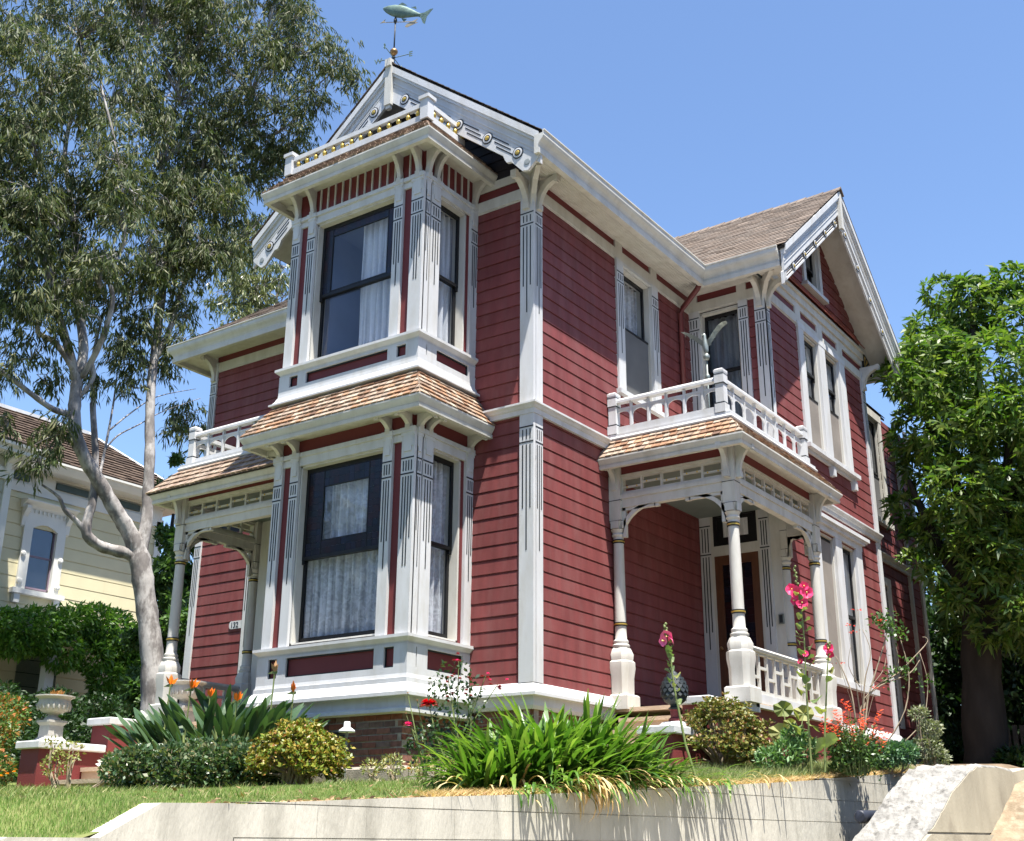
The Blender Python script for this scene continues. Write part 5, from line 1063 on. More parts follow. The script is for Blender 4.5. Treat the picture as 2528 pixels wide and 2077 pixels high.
# ---------------------------------------------------------------- big eucalyptus
TR = [(-11.60,4.15,-1.0,.33),(-11.72,4.09,-.34,.27),(-11.8,4.03,.62,.24),(-11.86,3.99,1.44,.235),(-11.99,3.9,2.27,.215),(-12.14,3.79,3.04,.21),(-12.25,3.71,3.61,.225),(-12.34,3.65,3.96,.2),(-12.46,3.42,4.38,.17),(-12.56,3.13,4.76,.155),(-12.67,2.8,5.22,.145),(-12.78,2.48,5.65,.14),(-12.83,2.21,6.08,.132),(-12.86,2.10,6.55,.13),(-12.86,2.06,7.0,.125),(-12.87,2.05,7.44,.11)]  # limb and crown points traced from image pixels, baked at chosen depths
LIMB = [TR,
[(-12.87,2.05,7.3,.1),(-12.87,1.81,7.83,.09),(-12.89,1.55,8.38,.08),(-12.94,1.27,9.03,.075),(-12.92,1.04,9.53,.07),(-13.03,.72,10.07,.06),(-13.25,.32,10.6,.045),(-13.34,.01,11.25,.03)],
[(-12.87,2.05,7.3,.1),(-13.01,2.2,8.12,.1),(-13.38,2.18,9.16,.095),(-13.7,2.2,10.16,.09),(-14.0,2.23,11.08,.08),(-14.31,2.26,11.99,.07),(-14.88,2.22,13.61,.055),(-15.02,2.37,15.26,.04),(-15.02,2.5,17.17,.03)],
[(-12.8,2.1,7.4,.07),(-12.43,2.12,7.88,.06),(-12.14,2.08,8.35,.055),(-12.0,2.05,8.94,.05),(-12.03,1.91,9.53,.05),(-11.76,1.98,10.17,.04),(-11.8,1.83,11.19,.035),(-11.88,1.53,12.4,.03),(-12.28,1.25,13.86,.025)],
[(-12.85,1.95,7.5,.06),(-12.87,1.44,7.96,.06),(-12.92,1.04,8.08,.05),(-12.74,.92,8.5,.035),(-12.86,.59,8.74,.025)],
[(-12.9,2.06,6.57,.08),(-12.82,1.6,6.53,.06),(-12.85,1.21,6.66,.055),(-12.92,.79,6.86,.05),(-12.96,.4,7.02,.045),(-13.1,-.6,7.5,.03)],
[(-12.67,2.19,7.81,.035),(-12.59,2.25,7.44,.04),(-12.71,2.17,7.11,.045),(-12.87,2.05,6.82,.05)],
[(-12.30,3.68,3.7,.15),(-12.33,3.78,4.57,.12),(-12.45,3.82,5.33,.115),(-12.58,3.85,6.2,.11),(-12.74,3.88,6.9,.105),(-12.85,3.9,7.7,.1),(-12.95,3.95,8.6,.095),(-13.1,4.09,9.82,.09),(-13.27,4.22,10.97,.08),(-13.31,4.43,12.07,.06),(-13.36,4.52,12.61,.055),(-13.19,4.89,13.88,.045),(-13.0,5.14,15.25,.04),(-12.56,5.57,16.5,.03)],
[(-12.93,3.97,8.48,.07),(-12.89,4.24,9.29,.06),(-12.94,4.45,10.29,.055),(-12.9,4.72,11.12,.05),(-12.69,4.99,11.69,.035),(-12.36,5.35,11.84,.025),(-12.0,5.8,12.0,.015)],
[(-13.27,4.22,10.88,.035),(-12.98,4.42,11.14,.035),(-12.66,4.65,11.4,.03),(-12.42,4.81,11.66,.02)],
[(-13.34,4.54,12.76,.04),(-13.08,5.09,14.31,.035),(-12.83,5.63,15.45,.03),(-12.29,6.13,15.85,.025),(-11.39,6.77,16.73,.02),(-10.85,7.15,17.46,.012)],
[(-13.35,4.5,12.0,.045),(-13.54,4.03,13.32,.035),(-13.45,4.09,14.84,.03),(-13.44,4.1,16.42,.025),(-13.36,4.15,17.78,.02)],
[(-12.25,3.72,3.6,.15),(-12.38,3.55,3.83,.125),(-12.51,3.29,3.89,.12),(-12.63,2.96,3.94,.11),(-12.7,2.66,4.12,.105),(-12.73,2.64,4.47,.1),(-12.77,2.74,4.94,.085),(-12.91,2.76,5.84,.07),(-13.24,2.77,6.99,.065),(-13.34,2.82,7.27,.06),(-13.53,2.81,7.95,.05),(-13.61,2.88,8.69,.035),(-13.63,2.99,9.53,.02)],
[(-12.70,2.64,4.15,.08),(-12.8,2.47,4.36,.055),(-12.95,2.24,4.59,.045),(-12.99,2.09,4.83,.035),(-13.21,1.82,5.06,.02)],
[(-12.76,2.80,5.3,.03),(-12.96,2.97,5.75,.03),(-13.09,3.12,6.56,.025),(-13.24,3.26,7.38,.02),(-13.33,3.32,8.04,.012)],
[(-13.12,3.1,6.12,.02),(-13.1,3.36,6.52,.018),(-13.0,3.8,6.89,.014),(-12.84,4.28,7.31,.01),(-12.34,4.87,7.7,.006)],
[(-13.09,3.12,6.56,.02),(-13.0,3.55,7.08,.016),(-12.82,4.05,7.58,.012),(-12.45,4.8,7.93,.006)]]
EC = [(-13.84,.15,15.48,1.01),(-14.68,2.0,17.06,1.27),(-14.27,3.51,17.85,1.32),(-12.92,4.46,17.86,1.32),(-12.53,5.97,18.66,1.19),(-13.28,.54,13.78,1.16),(-13.85,2.59,15.2,1.27),(-13.35,4.16,15.92,1.32),(-12.76,5.8,16.88,1.37),(-11.61,6.61,17.9,.92),(-10.81,7.17,17.53,.55),(-13.16,.62,12.14,1.09),(-13.0,1.96,12.78,1.14),(-13.6,3.98,14.05,1.23),(-13.22,5.48,14.93,1.28),(-12.09,6.28,15.66,1.01),(-12.63,6.5,14.42,.65),(-13.28,.54,10.77,.93),(-13.37,1.7,11.34,.89),(-13.25,3.01,12.13,.93),(-13.09,4.34,12.71,.88),(-12.95,5.66,13.53,.82),(-13.15,.63,9.63,.85),(-13.19,1.83,10.34,.65),(-13.63,2.74,10.67,.51),(-13.15,.63,8.52,.7),(-13.49,1.62,9.18,.49),(-13.23,1.18,7.75,.5),(-13.35,1.71,7.32,.3),(-13.07,.69,7.27,.35),(-12.58,1.64,6.16,.32),(-12.73,1.54,5.75,.30),(-12.88,1.43,5.45,.25),(-13.67,5.16,12.16,.46),(-13.27,4.22,12.05,.53),(-13.43,4.1,11.19,.35),(-13.07,3.14,8.68,.38),(-13.01,3.55,8.52,.4),(-13.08,3.62,9.25,.32),(-13.29,2.98,9.46,.34),(-13.05,4.37,8.52,.3),(-13.18,3.67,7.82,.22),(-13.39,5.36,7.61,.36),(-13.46,5.92,7.48,.34),(-13.19,4.89,7.23,.2),(-13.64,2.73,10.06,.42),(-13.43,6.55,13.17,.38),(-10.61,7.31,16.9,.37),(-11.36,6.79,16.28,.32),(-12.33,6.72,15.02,.56),(-12.96,3.21,9.87,.34),(-12.7,4.62,9.74,.22),(-13.05,2.54,7.62,.3),(-12.98,.75,5.98,.31),(-11.85,6.44,19.05,.64),(-13.66,-.95,13.26,1.48),(-13.34,-.72,10.84,1.48),(-15.74,1.26,19.24,1.69),(-14.56,3.31,20.14,1.76),(-13.2,5.49,20.76,1.56)]
def euc_crown(name, clumps, mat, parent, dens=108, lpc=11, ll=.215, lw=.034, sub=.42, gap=.0):
    Pb = []; Db = []
    tw = MB()
    for (x, y, z, r) in clumps:
        nsub = max(3, int(9*r*r)); cs, _ = ball_pts((x,y,z), r*.95, nsub, .15)
        for c in cs:
            if rng.random() < gap: continue
            rr = sub*(.6+.8*rng.random())*min(1, r+.35); n = int(dens*rr*rr*1.15)
            p, _ = ball_pts(c, rr, n, .1, 1.15); Pb.append(p)
            for k in range(3):
                e = c+rng.normal(size=3)*rr*.5; m = (np.array((x,y,z))+c)/2+rng.normal(size=3)*.1; tw.tube([(x,y,z-.3*r), tuple(m), tuple(c), tuple(e)], [.014,.01,.007,.003], 4)
    C = np.concatenate(Pb); n = len(C)
    d0 = norm(rng.normal(size=(n,3))*np.array([1,1,.35])+np.array([0,0,-.5])); t = rng.random((n,lpc,1))*.34
    P = C[:,None]+d0[:,None]*t+rng.normal(size=(n,lpc,3))*.03; P = P.reshape(-1,3)
    D = norm(rng.normal(size=(len(P),3))*.42+np.array([0,0,-1.0])+np.repeat(d0, lpc, 0)*.5)
    L = ll*(.65+.7*rng.random(len(P))); V, F4 = leaves(P, D, L, lw*(.7+.6*rng.random(len(P))), .1)
    np_mesh(name, V, F4, mat, parent); return tw.build('twigs', BARK, parent, fixn=False), len(P)
et = thing('eucalyptus_tree', (-11.6, 4.15, -1), 'tall smooth-barked eucalyptus with forked leaning trunk, left of the red house', 'tree')
branch_mesh(LIMB, 'trunk', BARK, et, 14)
for L_ in LIMB[1:]:      # foliage sprays along the upper limbs
    for q in L_:
        if q[2] > 8.9 and q[3] < .095: EC.append((q[0]+random.uniform(-.1,.5), q[1]-random.uniform(0,.5), q[2]+random.uniform(-.3,.3), .34+random.random()*.25))
EC += [(-12.2,1.6,8.6,.4),(-12.5,1.2,9.2,.5),(-12.4,2.4,9.9,.5),(-12.6,3.3,10.9,.5),(-12.5,.9,10.4,.6),(-12.9,.6,8.9,.5),(-12.4,4.6,11.4,.4),(-11.9,5.4,12.1,.5),(-12.2,5.0,12.7,.55),(-11.6,6.0,13.1,.4)]
_, nl = euc_crown('crown', EC, EUC, et); print('euc leaves', nl)
e2 = thing('distant_eucalyptus', (-18.5, 11.5, -1), 'pale green eucalyptus top showing above the left wing roof', 'tree')
E2 = [(-18.96,11.22,15.85,.87),(-18.27,11.7,14.99,.7),(-19.2,11.05,14.7,.7),(-18.63,11.45,14.0,.81),(-17.9,11.96,15.86,.7),(-17.73,12.09,14.71,.58),(-18.08,11.84,13.59,.7),(-18.9,11.2,12.9,.8),(-18.0,11.9,12.4,.8)]
branch_mesh([[(-18.5,11.5,-1,.35),(-18.4,11.6,6,.25),(-18.6,11.4,10,.18),(-18.3,11.7,13,.1),(-18.5,11.5,15.5,.04)],[(-18.5,11.5,11,.1),(-18.0,11.9,13,.06),(-17.9,12,15,.03)]], 'trunk', BARK, e2)
euc_crown('crown', E2, EUC2, e2, dens=85, ll=.24, lw=.04)
# ---------------------------------------------------------------- broadleaf tree on the right
RC = [(2.96,10.77,8.2,.79),(3.54,11.18,8.2,.72),(2.65,9.94,6.79,.77),(3.38,9.84,6.59,.82),(3.87,10.8,7.13,.77),(2.17,10.21,7.33,.43),(2.0,9.48,6.38,.49),(2.6,9.29,5.41,.75),(3.43,9.26,5.24,.8),(4.08,9.72,5.32,.73),(2.17,9.6,4.96,.56),(2.73,9.38,4.28,.75),(3.48,9.3,4.06,.8),(3.96,10.25,4.29,.75),(2.28,9.68,3.52,.6),(2.91,9.51,3.18,.62),(3.42,9.87,3.12,.6),(1.85,9.37,5.34,.35),(1.76,9.92,4.03,.32),(1.57,9.79,6.99,.25),(1.7,9.27,5.74,.21),(3.02,10.81,8.81,.36),(2.68,10.57,7.94,.36),(3.73,11.31,8.73,.43),(2.49,9.21,6.11,.41),(4.38,11.77,8.74,.86),(4.59,10.69,6.6,.89),(4.35,10.53,4.66,.89),(4.06,10.32,3.19,.7),(1.66,9.85,3.57,.29),(3.07,9.62,2.75,.4),(1.65,9.23,3.0,.18),(2.02,9.49,2.8,.22),(3.2,10.9,5.5,.7),(3.0,10.8,4.2,.7),(3.9,11.5,5.8,.6),(3.8,11.3,3.8,.7),(4.9,11.4,4.2,.8),(2.3,12.2,5.0,.9),(2.5,13.0,6.2,.9),(2.2,12.6,3.6,.8),(3.2,13.4,4.2,1.1),(2.9,9.9,1.9,.45),(3.5,10.2,1.5,.5),(3.9,10.4,2.1,.6),(4.4,10.9,1.6,.7),(2.5,9.5,2.2,.3),(3.3,9.7,2.1,.4),(4.3,10.2,2.6,.6),(3.1,11.6,2.4,.8),(2.2,11.9,2.4,.6),(1.9,11.2,7.6,.7),(1.8,12.2,7.4,.8),(2.3,11.6,8.2,.7),(2.0,13.2,7.0,.9),(1.7,12.8,8.0,.7),(2.4,10.9,8.9,.5)]
def whorl_crown(name, clumps, mat, parent, per=36, ll=.17, lw=.055, nl=7, sq=1.0):
    C = []; N_ = []
    for (x, y, z, r) in clumps:
        n = int(per*r*r*3.0+6); p, d = ball_pts((x,y,z), r, n, .55, sq); C.append(p); N_.append(d)
    C = np.concatenate(C); N_ = norm(np.concatenate(N_)+np.array([0,0,.55])+rng.normal(size=(len(C),3))*.35); n = len(C)
    r = norm(rng.normal(size=(n,3))); A = norm(np.cross(N_, r)); B = np.cross(N_, A); ph = rng.random((n,1))*6.28+np.arange(nl)[None]*2*math.pi/nl
    D = norm(A[:,None]*np.cos(ph)[...,None]+B[:,None]*np.sin(ph)[...,None]+N_[:,None]*(.25+.4*rng.random((n,nl,1)))); P = np.repeat(C, nl, 0)+rng.normal(size=(n*nl,3))*.012; D = D.reshape(-1,3)
    L = ll*np.repeat(.55+.75*rng.random(n), nl)*(.75+.4*rng.random(len(P))); V, F4 = leaves(P, D, L, lw*(.7+.5*rng.random(len(P))), .12, .18); np_mesh(name, V, F4, mat, parent); return len(P)
bt_ = thing('broadleaf_tree', (2.4, 10.35, -.6), 'leafy bright green broadleaf tree with dark trunk at the right edge', 'tree')
branch_mesh([[(2.38,10.3,-.7,.42),(2.42,10.33,.5,.36),(2.5,10.35,1.6,.32),(2.6,10.4,2.6,.3),(2.7,10.4,3.6,.25),(2.9,10.5,5.2,.18),(3.0,10.6,7,.1),(3.0,10.7,8.3,.04)],[(2.6,10.4,2.4,.2),(2.1,9.9,3.4,.1),(1.8,9.6,4.6,.04)],[(2.6,10.4,2.6,.2),(3.2,10.0,3.8,.12),(3.6,9.8,5.2,.05)],[(2.7,10.4,3.4,.2),(3.5,10.8,4.6,.14),(4.3,11.2,6.2,.05)],[(2.7,10.4,3.8,.12),(2.2,10.0,5.5,.07),(2.1,9.9,6.8,.03)]], 'trunk', BARKD, bt_, 12)
print('broad', whorl_crown('crown', [(x+random.gauss(0,.12), y+random.gauss(0,.12), z+random.gauss(0,.15), r_*random.uniform(.6,1.0)) for x, y, z, r_ in RC], BROAD, bt_, per=112, ll=.23, lw=.064))
# dim evergreens behind the right yard
def simple_tree(name, x, y, z0, h, R, mat, label, n=9000, ll=.16, lw=.07, group=None, ctr=None, cat='tree', trunk=.16):
    t = thing(name, (x, y, z0), label, cat, group); cl = []
    branch_mesh([[(x,y,z0-.2,trunk),(x+.1,y,z0+h*.4,trunk*.7),(x,y+.1,z0+h*.8,trunk*.25)]]+[[(x,y,z0+h*.3,trunk*.5),(x+R*.6*math.cos(a),y+R*.6*math.sin(a),z0+h*.65,trunk*.15)] for a in (0,1.3,2.5,3.9,5.2)], 'trunk', BARKD, t, 7)
    pts = []
    for k in range(int(26*max(1,R/1.5))):
        a = random.random()*6.28; rr = R*math.sqrt(random.random()); zz = z0+h*(.22+.78*random.random()); f = math.sqrt(max(.05, 1-abs((zz-(z0+h*.55))/(h*.5))**2)); pts.append((x+rr*f*math.cos(a), y+rr*f*math.sin(a), zz, R*.3*(.6+.7*random.random())))
    m = n//len(pts); P = []; 
    for c in pts: p, d = ball_pts(c[:3], c[3], m, .3, .8); P.append(p)
    P = np.concatenate(P); D = norm(rng.normal(size=(len(P),3))+np.array([0,0,-.2])); V, F4 = leaves(P, D, ll*(.6+.8*rng.random(len(P))), lw*(.6+.8*rng.random(len(P))), .12); np_mesh('crown', V, F4, mat, t); return t
simple_tree('evergreen_tree', 1.2, 17.5, -.6, 6.5, 2.4, DARKL, 'dark evergreen behind the broadleaf tree, close to the red house', 16000, group='dim trees behind the right yard')
simple_tree('evergreen_tree', 4.2, 20.5, -.6, 7.5, 3.0, DARKL, 'dark evergreen filling the gap right of the broadleaf trunk', 18000, group='dim trees behind the right yard')
simple_tree('evergreen_tree', 8.2, 17.5, -.6, 7.5, 3.0, DARKL, 'dark evergreen at the far right behind the beige wall', 16000, group='dim trees behind the right yard')
for i, (x, y, h_, R_) in enumerate(((-3, 27, 8, 3.6), (2.5, 29, 9, 3.8), (8, 28, 9, 4), (13, 24, 9, 4))):
    simple_tree('evergreen_tree', x, y, -.6, h_, R_, DARKL, ['farthest dark evergreen, mostly hidden behind the red house', 'far dark evergreen seen just left of the broadleaf trunk', 'far dark evergreen seen through the gap right of the broadleaf trunk', 'far dark evergreen beyond the right edge of the beige wall'][i], 12000, .28, .12, group='dim trees behind the right yard')
simple_tree('laurel_shrub', 2.0, 20.0, -.6, 3.4, 1.2, MIDL, 'sunlit mid green shrub glimpsed left of the broadleaf trunk', 7000, cat='shrub', trunk=.05)
simple_tree('laurel_shrub', 4.6, 17.0, -.6, 1.5, .8, VINE, 'low bright green shrub glimpsed right of the broadleaf trunk', 5000, cat='shrub', trunk=.04)
blob_yard = [(x, 15.2+.4*math.sin(x*2), z, .75) for x in [0+.7*i for i in range(16)] for z in (-.3, .5, 1.2, 2.0, 2.8)]
fc = thing('picket_fence', (3, 15, -.5), 'weathered wooden picket fence in the shade left of the broadleaf trunk', 'fence')
mb = MB()
for i in range(14): x = .9+i*.14; mb.box(x, x+.09, 14.0, 14.02, -.6, .55+.03*math.sin(i*1.7))
mb.build('pickets', pm('weathered_grey_wood', (.09,.08,.07), .9, .3, 6, .3, 30), fc); mb = MB(); mb.box(.9, 2.85, 14.02, 14.07, -.2, -.1); mb.box(.9, 2.85, 14.02, 14.07, .3, .38); mb.build('fence_rail', BARKD, fc)
simple_tree('street_tree', -13.7, 6.1, -1, 6.2, 1.15, MIDL, 'light green tree between the neighbour house and the left porch', 17000)
simple_tree('street_tree', -15.3, 6.7, -1, 8.6, .7, MIDL, 'small green treetop peeking beside the left balcony rail', 6000)
# unseen trees added across both streets: cut sky fill, reflect in window glass
P = []
for k in range(300):
    if k % 2: c = np.array([random.uniform(-55, 26), random.uniform(-40, -29), random.uniform(-1, 13)])
    else: c = np.array([random.uniform(25, 36), random.uniform(-34, 55), random.uniform(-1, 12)])
    q, _ = ball_pts(c, random.uniform(2, 3.4), 90, .4); P.append(q)
P = np.concatenate(P); V, F4 = leaves(P, norm(rng.normal(size=(len(P),3))), 1.1*(.6+.7*rng.random(len(P))), .75*(.6+.7*rng.random(len(P))), .1); tag(np_mesh('sky_blocking_trees', V, F4, DARKL), 'belt of dark trees across the street behind the camera', 'trees', kind='stuff')
# ---------------------------------------------------------------- vine on the neighbour porch and left hedge
def blob_plant(name, blobs, mat, label, cat, n, ll, lw, up_=.2, group=None, stems=None, sq=.8, shell=.4):
    c = np.mean([b[:3] for b in blobs], 0); t = thing(name, (c[0], c[1], min(b[2]-b[3] for b in blobs)), label, cat, group)
    A = sum(b[3]**2 for b in blobs); P = []
    for b in blobs: p, d = ball_pts(b[:3], b[3], max(8, int(n*b[3]**2/A)), shell, sq); P.append(np.hstack([p, d]))
    Q = np.concatenate(P); D = norm(Q[:,3:]*.7+rng.normal(size=(len(Q),3))*.6+np.array([0,0,up_])); V, F4 = leaves(Q[:,:3], D, ll*(.6+.8*rng.random(len(Q))), lw*(.6+.8*rng.random(len(Q))), .12, .1)
    np_mesh('foliage', V, F4, mat, t)
    if stems:
        mb = MB(); z0 = min(b[2]-b[3] for b in blobs)
        for b in blobs:
            for k in range(stems): p, d = ball_pts(b[:3], b[3]*.7, 1); mb.tube([(c[0]*.5+b[0]*.5+random.uniform(-.05,.05), c[1]*.5+b[1]*.5, gz(b[0], b[1])-.02), tuple((p[0]+np.array([b[0],b[1],gz(b[0],b[1])]))/2), tuple(p[0])], [.012,.008,.004], 5)
        mb.build('stems', TWIGB, t, fixn=False)
    return t
vb = [(-14.2, y+.0, 2.5+.25*math.sin(y*2), .45+.12*math.sin(y*3)) for y in [-3+.45*i for i in range(20)]]+[(-14.1, y, 2.0, .42) for y in (-2, -.8, .4, 3.4, 4.2, 5.0, 5.5)]+[(-14.1, 5.2, z, .5) for z in (1.5, 1.0, .4, -.1)]+[(-14.0, 4.6, z, .45) for z in (1.5, 1.0, .4)]+[(-13.9, 5.9, 2.3, .35), (-14, 5.9, 1.4, .3)]
vb = [(-18.5+(b[0]+14.1)*1.2, 2.30+1.2*b[1], -.744+1.2*(b[2]+.9), b[3]*1.2) for b in vb]  # vine blobs scaled about the camera together with the neighbour house
blob_plant('climbing_vine', vb, VINE, 'bright green vine draped over the neighbour porch eave and post', 'vine', 34000, .17, .06, -.3, sq=.9)
hb = [(-10.8+random.uniform(-1.2,1.2), -1.6+i*.42, -.75+.5*random.random(), .5) for i in range(12)]+[(-12.2, y, -.2+.3*random.random(), .7) for y in (-3,-2,-1,0,1,2,3)]+[(-12.6, y, .6, .55) for y in (0,1.2,2.4,3.4)]
blob_plant('hedge', hb, DARKL, 'dark green hedge below the vine, behind the low stair pier', 'hedge', 26000, .10, .045, .2)
blob_plant('laurel_shrub', [(1.5,11.2,-.2,.4),(2.9,10.1,-.45,.35),(3.4,10.6,-.2,.45),(1.7,12.2,.1,.5),(4.2,10.9,-.2,.5),(3.6,9.6,-.55,.25)], DARKL, 'dark leafy undergrowth round the foot of the broadleaf trunk', 'shrub', 9000, .13, .06, .3)
blob_plant('hedge', blob_yard, DARKL, 'dark clipped hedge in the shade behind the picket fence', 'hedge', 42000, .18, .09, .1)
fb_ = [(-5.95,-2.9,-.9,.26),(-6.3,-3.0,-.65,.33),(-6.7,-2.6,-.42,.38),(-5.65,-3.35,-1.0,.2),(-7.2,-2.3,-.3,.4),(-6.9,-3.1,-.7,.36),(-7.6,-1.9,-.1,.4)]
blob_plant('flowering_bush', fb_, ramp_isl('mixed_orange_green_leaf', [(.04,.10,.02),(.07,.15,.03),(.12,.20,.05),(.05,.12,.03),(.45,.14,.04),(.09,.16,.04)], .5, .25), 'rounded green bush flecked with orange at the left edge beside the urn pier', 'bush', 13000, .06, .028, .3)
fl = MB()
YELF = pm('orange_yellow_petal', (.85,.38,.03), .6, .1, 3, 0)
# ---------------------------------------------------------------- garden plants
def strap(mb, p, az, L_, w_, lean, curl, seg=7, m=0, tw=0):
    """curved strap leaf with shallow V section"""
    d = Vector((math.cos(az), math.sin(az), 0)); s = Vector((-math.sin(az), math.cos(az), 0)); pos = Vector(p); ang = lean; vs = []
    for i in range(seg+1):
        t = i/seg; ww = w_*(.55+.45*math.sin(min(1, t*1.6)*math.pi/2))*(1 if t < .7 else max(.04, 1-((t-.7)/.3)**1.8)); q = s*ww/2
        vs += [pos-q+Vector((0,0,ww*.12)), pos, pos+q+Vector((0,0,ww*.12))]
        pos = pos+(d*math.sin(ang)+Vector((0,0,math.cos(ang))))*(L_/seg); ang += curl/seg*(1+t)
    fs = []
    for i in range(seg):
        a = i*3; fs += [(a,a+1,a+4,a+3),(a+1,a+2,a+5,a+4)]
    mb.add(vs, fs, m)
AGA = ramp_isl('agapanthus_leaf', [(.03,.08,.010),(.055,.13,.015),(.085,.18,.022),(.04,.10,.014),(.13,.23,.04),(.20,.29,.06),(.045,.11,.02)], .38, .30, .45)
BOP = ramp_isl('paddle_leaf', [(.025,.06,.03),(.04,.085,.04),(.055,.11,.05),(.08,.13,.06)], .38, .2, .5)
DRY = ramp_isl('dry_straw', [(.52,.34,.14),(.62,.46,.24),(.42,.25,.11),(.66,.52,.30),(.34,.22,.10)], .8, .2, .2)
ag = thing('agapanthus_clump', (1.9, -2.9, -1.2), 'large clump of glossy green strap leaves spilling over the block wall', 'plant')
mb = MB(); dr = MB()
for (cx, cy, n, h) in ((1.82,-3.40,130,.56),(1.92,-3.10,180,.72),(2.04,-2.75,220,.86),(2.18,-2.40,210,.86),(2.32,-2.05,160,.72),(2.42,-1.80,80,.54),(1.82,-2.65,130,.82),(1.95,-2.25,120,.80),(1.72,-3.0,90,.66)):
    for k in range(n):
        a = random.random()*6.283; r = .20*math.sqrt(random.random()); x, y = cx+r*math.cos(a), cy+r*math.sin(a); lean = random.uniform(.05, 1.05)
        strap(mb, (x, y, gz(x,y)-.02), a+random.uniform(-.5,.5), 1.06*h*random.uniform(.62, 1.05), random.uniform(.030,.050), lean, random.uniform(.25, 1.35))
    for k in range(int(n*.14)):
        a = random.uniform(-1.9, 1.2); r = .25; x, y = cx+r*math.cos(a), cy+r*math.sin(a); strap(dr, (x, y, gz(x,y)+.02), a, random.uniform(.3,.6), .02, random.uniform(.7,1.4), random.uniform(.6,1.8))
mb.build('leaves', AGA, ag, fixn=False); 
for k in range(90):   # withered leaves hanging over the wall
    s = random.gauss(-2.45, .16) if k < 66 else random.uniform(-2.9, .6); p = wallpt(s, random.uniform(-.10,.03)); strap(dr, (p.x, p.y, wtop(s)+.03+random.random()*.05), random.uniform(-.7,.5), random.uniform(.2,.5) if k < 66 else random.uniform(.1,.32), .018, random.uniform(.9,1.6), random.uniform(1.2,2.2))
dr.build('withered_leaves', DRY, ag, fixn=False)
mb = MB()
for k in range(150):
    s = random.gauss(-2.45, .2) if k < 50 else random.uniform(-3.3, -.2); p = wallpt(s, random.uniform(-.12,.02)); strap(mb, (p.x, p.y, wtop(s)+.02), random.uniform(-1.1,.8), random.uniform(.15,.5), .022, random.uniform(.5,1.4), random.uniform(.8,2.0))
mb.build('drooping_leaves', AGA, ag, fixn=False)
# bird of paradise
bp = thing('bird_of_paradise_plant', (-2.75, -2.2, -1.1), 'bird-of-paradise plant with grey-green paddle leaves and orange crests, before the bay window', 'plant')
mb = MB(); st = MB()
def paddle(mb, st, p, az, Ls, lean, Lb, w_):
    d = Vector((math.cos(az), math.sin(az), 0)); a = lean; q = Vector(p); pts = [q.copy()]
    for i in range(4): q = q+(d*math.sin(a)+Vector((0,0,math.cos(a))))*Ls/4; a += .05; pts.append(q.copy())
    st.tube(pts, .011, 5); s = Vector((-math.sin(az), math.cos(az), 0)); tw = random.uniform(-.9,.9); vs = []; n = 7
    for i in range(n+1):
        t = i/n; ww = w_*math.sin(math.pi*(t*.92+.06))**.8; u = (d*math.sin(a)+Vector((0,0,math.cos(a)))); nrm = s.cross(u); ss = s*math.cos(tw)+nrm*math.sin(tw); nn = ss.cross(u)
        vs += [q-ss*ww/2+nn*ww*.25, q, q+ss*ww/2+nn*ww*.25]; q = q+u*Lb/n; a += .07
    fs = []
    for i in range(n): b = i*3; fs += [(b,b+1,b+4,b+3),(b+1,b+2,b+5,b+4)]
    mb.add(vs, fs)
for k in range(290):
    a = random.random()*6.283; r = .62*math.sqrt(random.random()); ux, uy = .817, .577; t = random.uniform(-.62,.62); v = random.uniform(-.22,.22); x = -2.75+ux*t-uy*v; y = -2.2+uy*t+ux*v
    la = math.atan2(uy*(1 if t > 0 else -1), ux*(1 if t > 0 else -1))+random.uniform(-1.1,1.1) if abs(t) > .25 else a
    paddle(mb, st, (x, y, gz(x,y)-.02), la, random.uniform(.36,.84)*(1-.25*abs(t)), random.uniform(.03,.45)+.32*abs(t), random.uniform(.26,.42), random.uniform(.075,.12))
mb.build('leaves', BOP, bp, fixn=False); st.build('leaf_stalks', TWIG, bp, fixn=False)
ORG = pm('orange_sepal', (.85,.20,.01), .5, .1, 3, 0); BLU = pm('dark_blue_petal', (.03,.03,.2), .5, .1, 3, 0)
for (px_, py_, pz, mt) in ((-3.0,-2.45,-.08,ORG),(-2.78,-2.35,-.17,ORG),(-2.50,-2.2,-.22,ORG),(-1.98,-1.85,-.12,ORG),(-3.30,-2.5,-.02,ORG),(-2.25,-1.9,.12,None)):
    f = MB(); s_ = MB(); b = Vector((px_-.05, py_, gz(px_,py_))); q = Vector((px_, py_, pz)); s_.tube([b, (b+q)/2+Vector((0,0,.1)), q], .009, 5); s_.prism([q+Vector((-.12,0,-.01)), q+Vector((.02,0,-.02)), q+Vector((.03,0,.012)), q+Vector((-.02,0,.02))], (0,.016,0))
    for k in range(9):
        a = random.uniform(-.9,.9); d = Vector((math.sin(a)*.7+.15, random.uniform(-.4,.4), math.cos(a))).normalized()*random.uniform(.08,.145); w_ = d.cross(Vector((random.random()-.5,1,.2))).normalized()*.024; f.add([q, q+d*.5+w_, q+d, q+d*.5-w_], [(0,1,2,3)])
    ss = s_.build('flower_stalk', TWIG, bp, fixn=False); f.build('flower', mt or pm('faded_flower', (.45,.26,.12), .7, .2), ss, fixn=False)
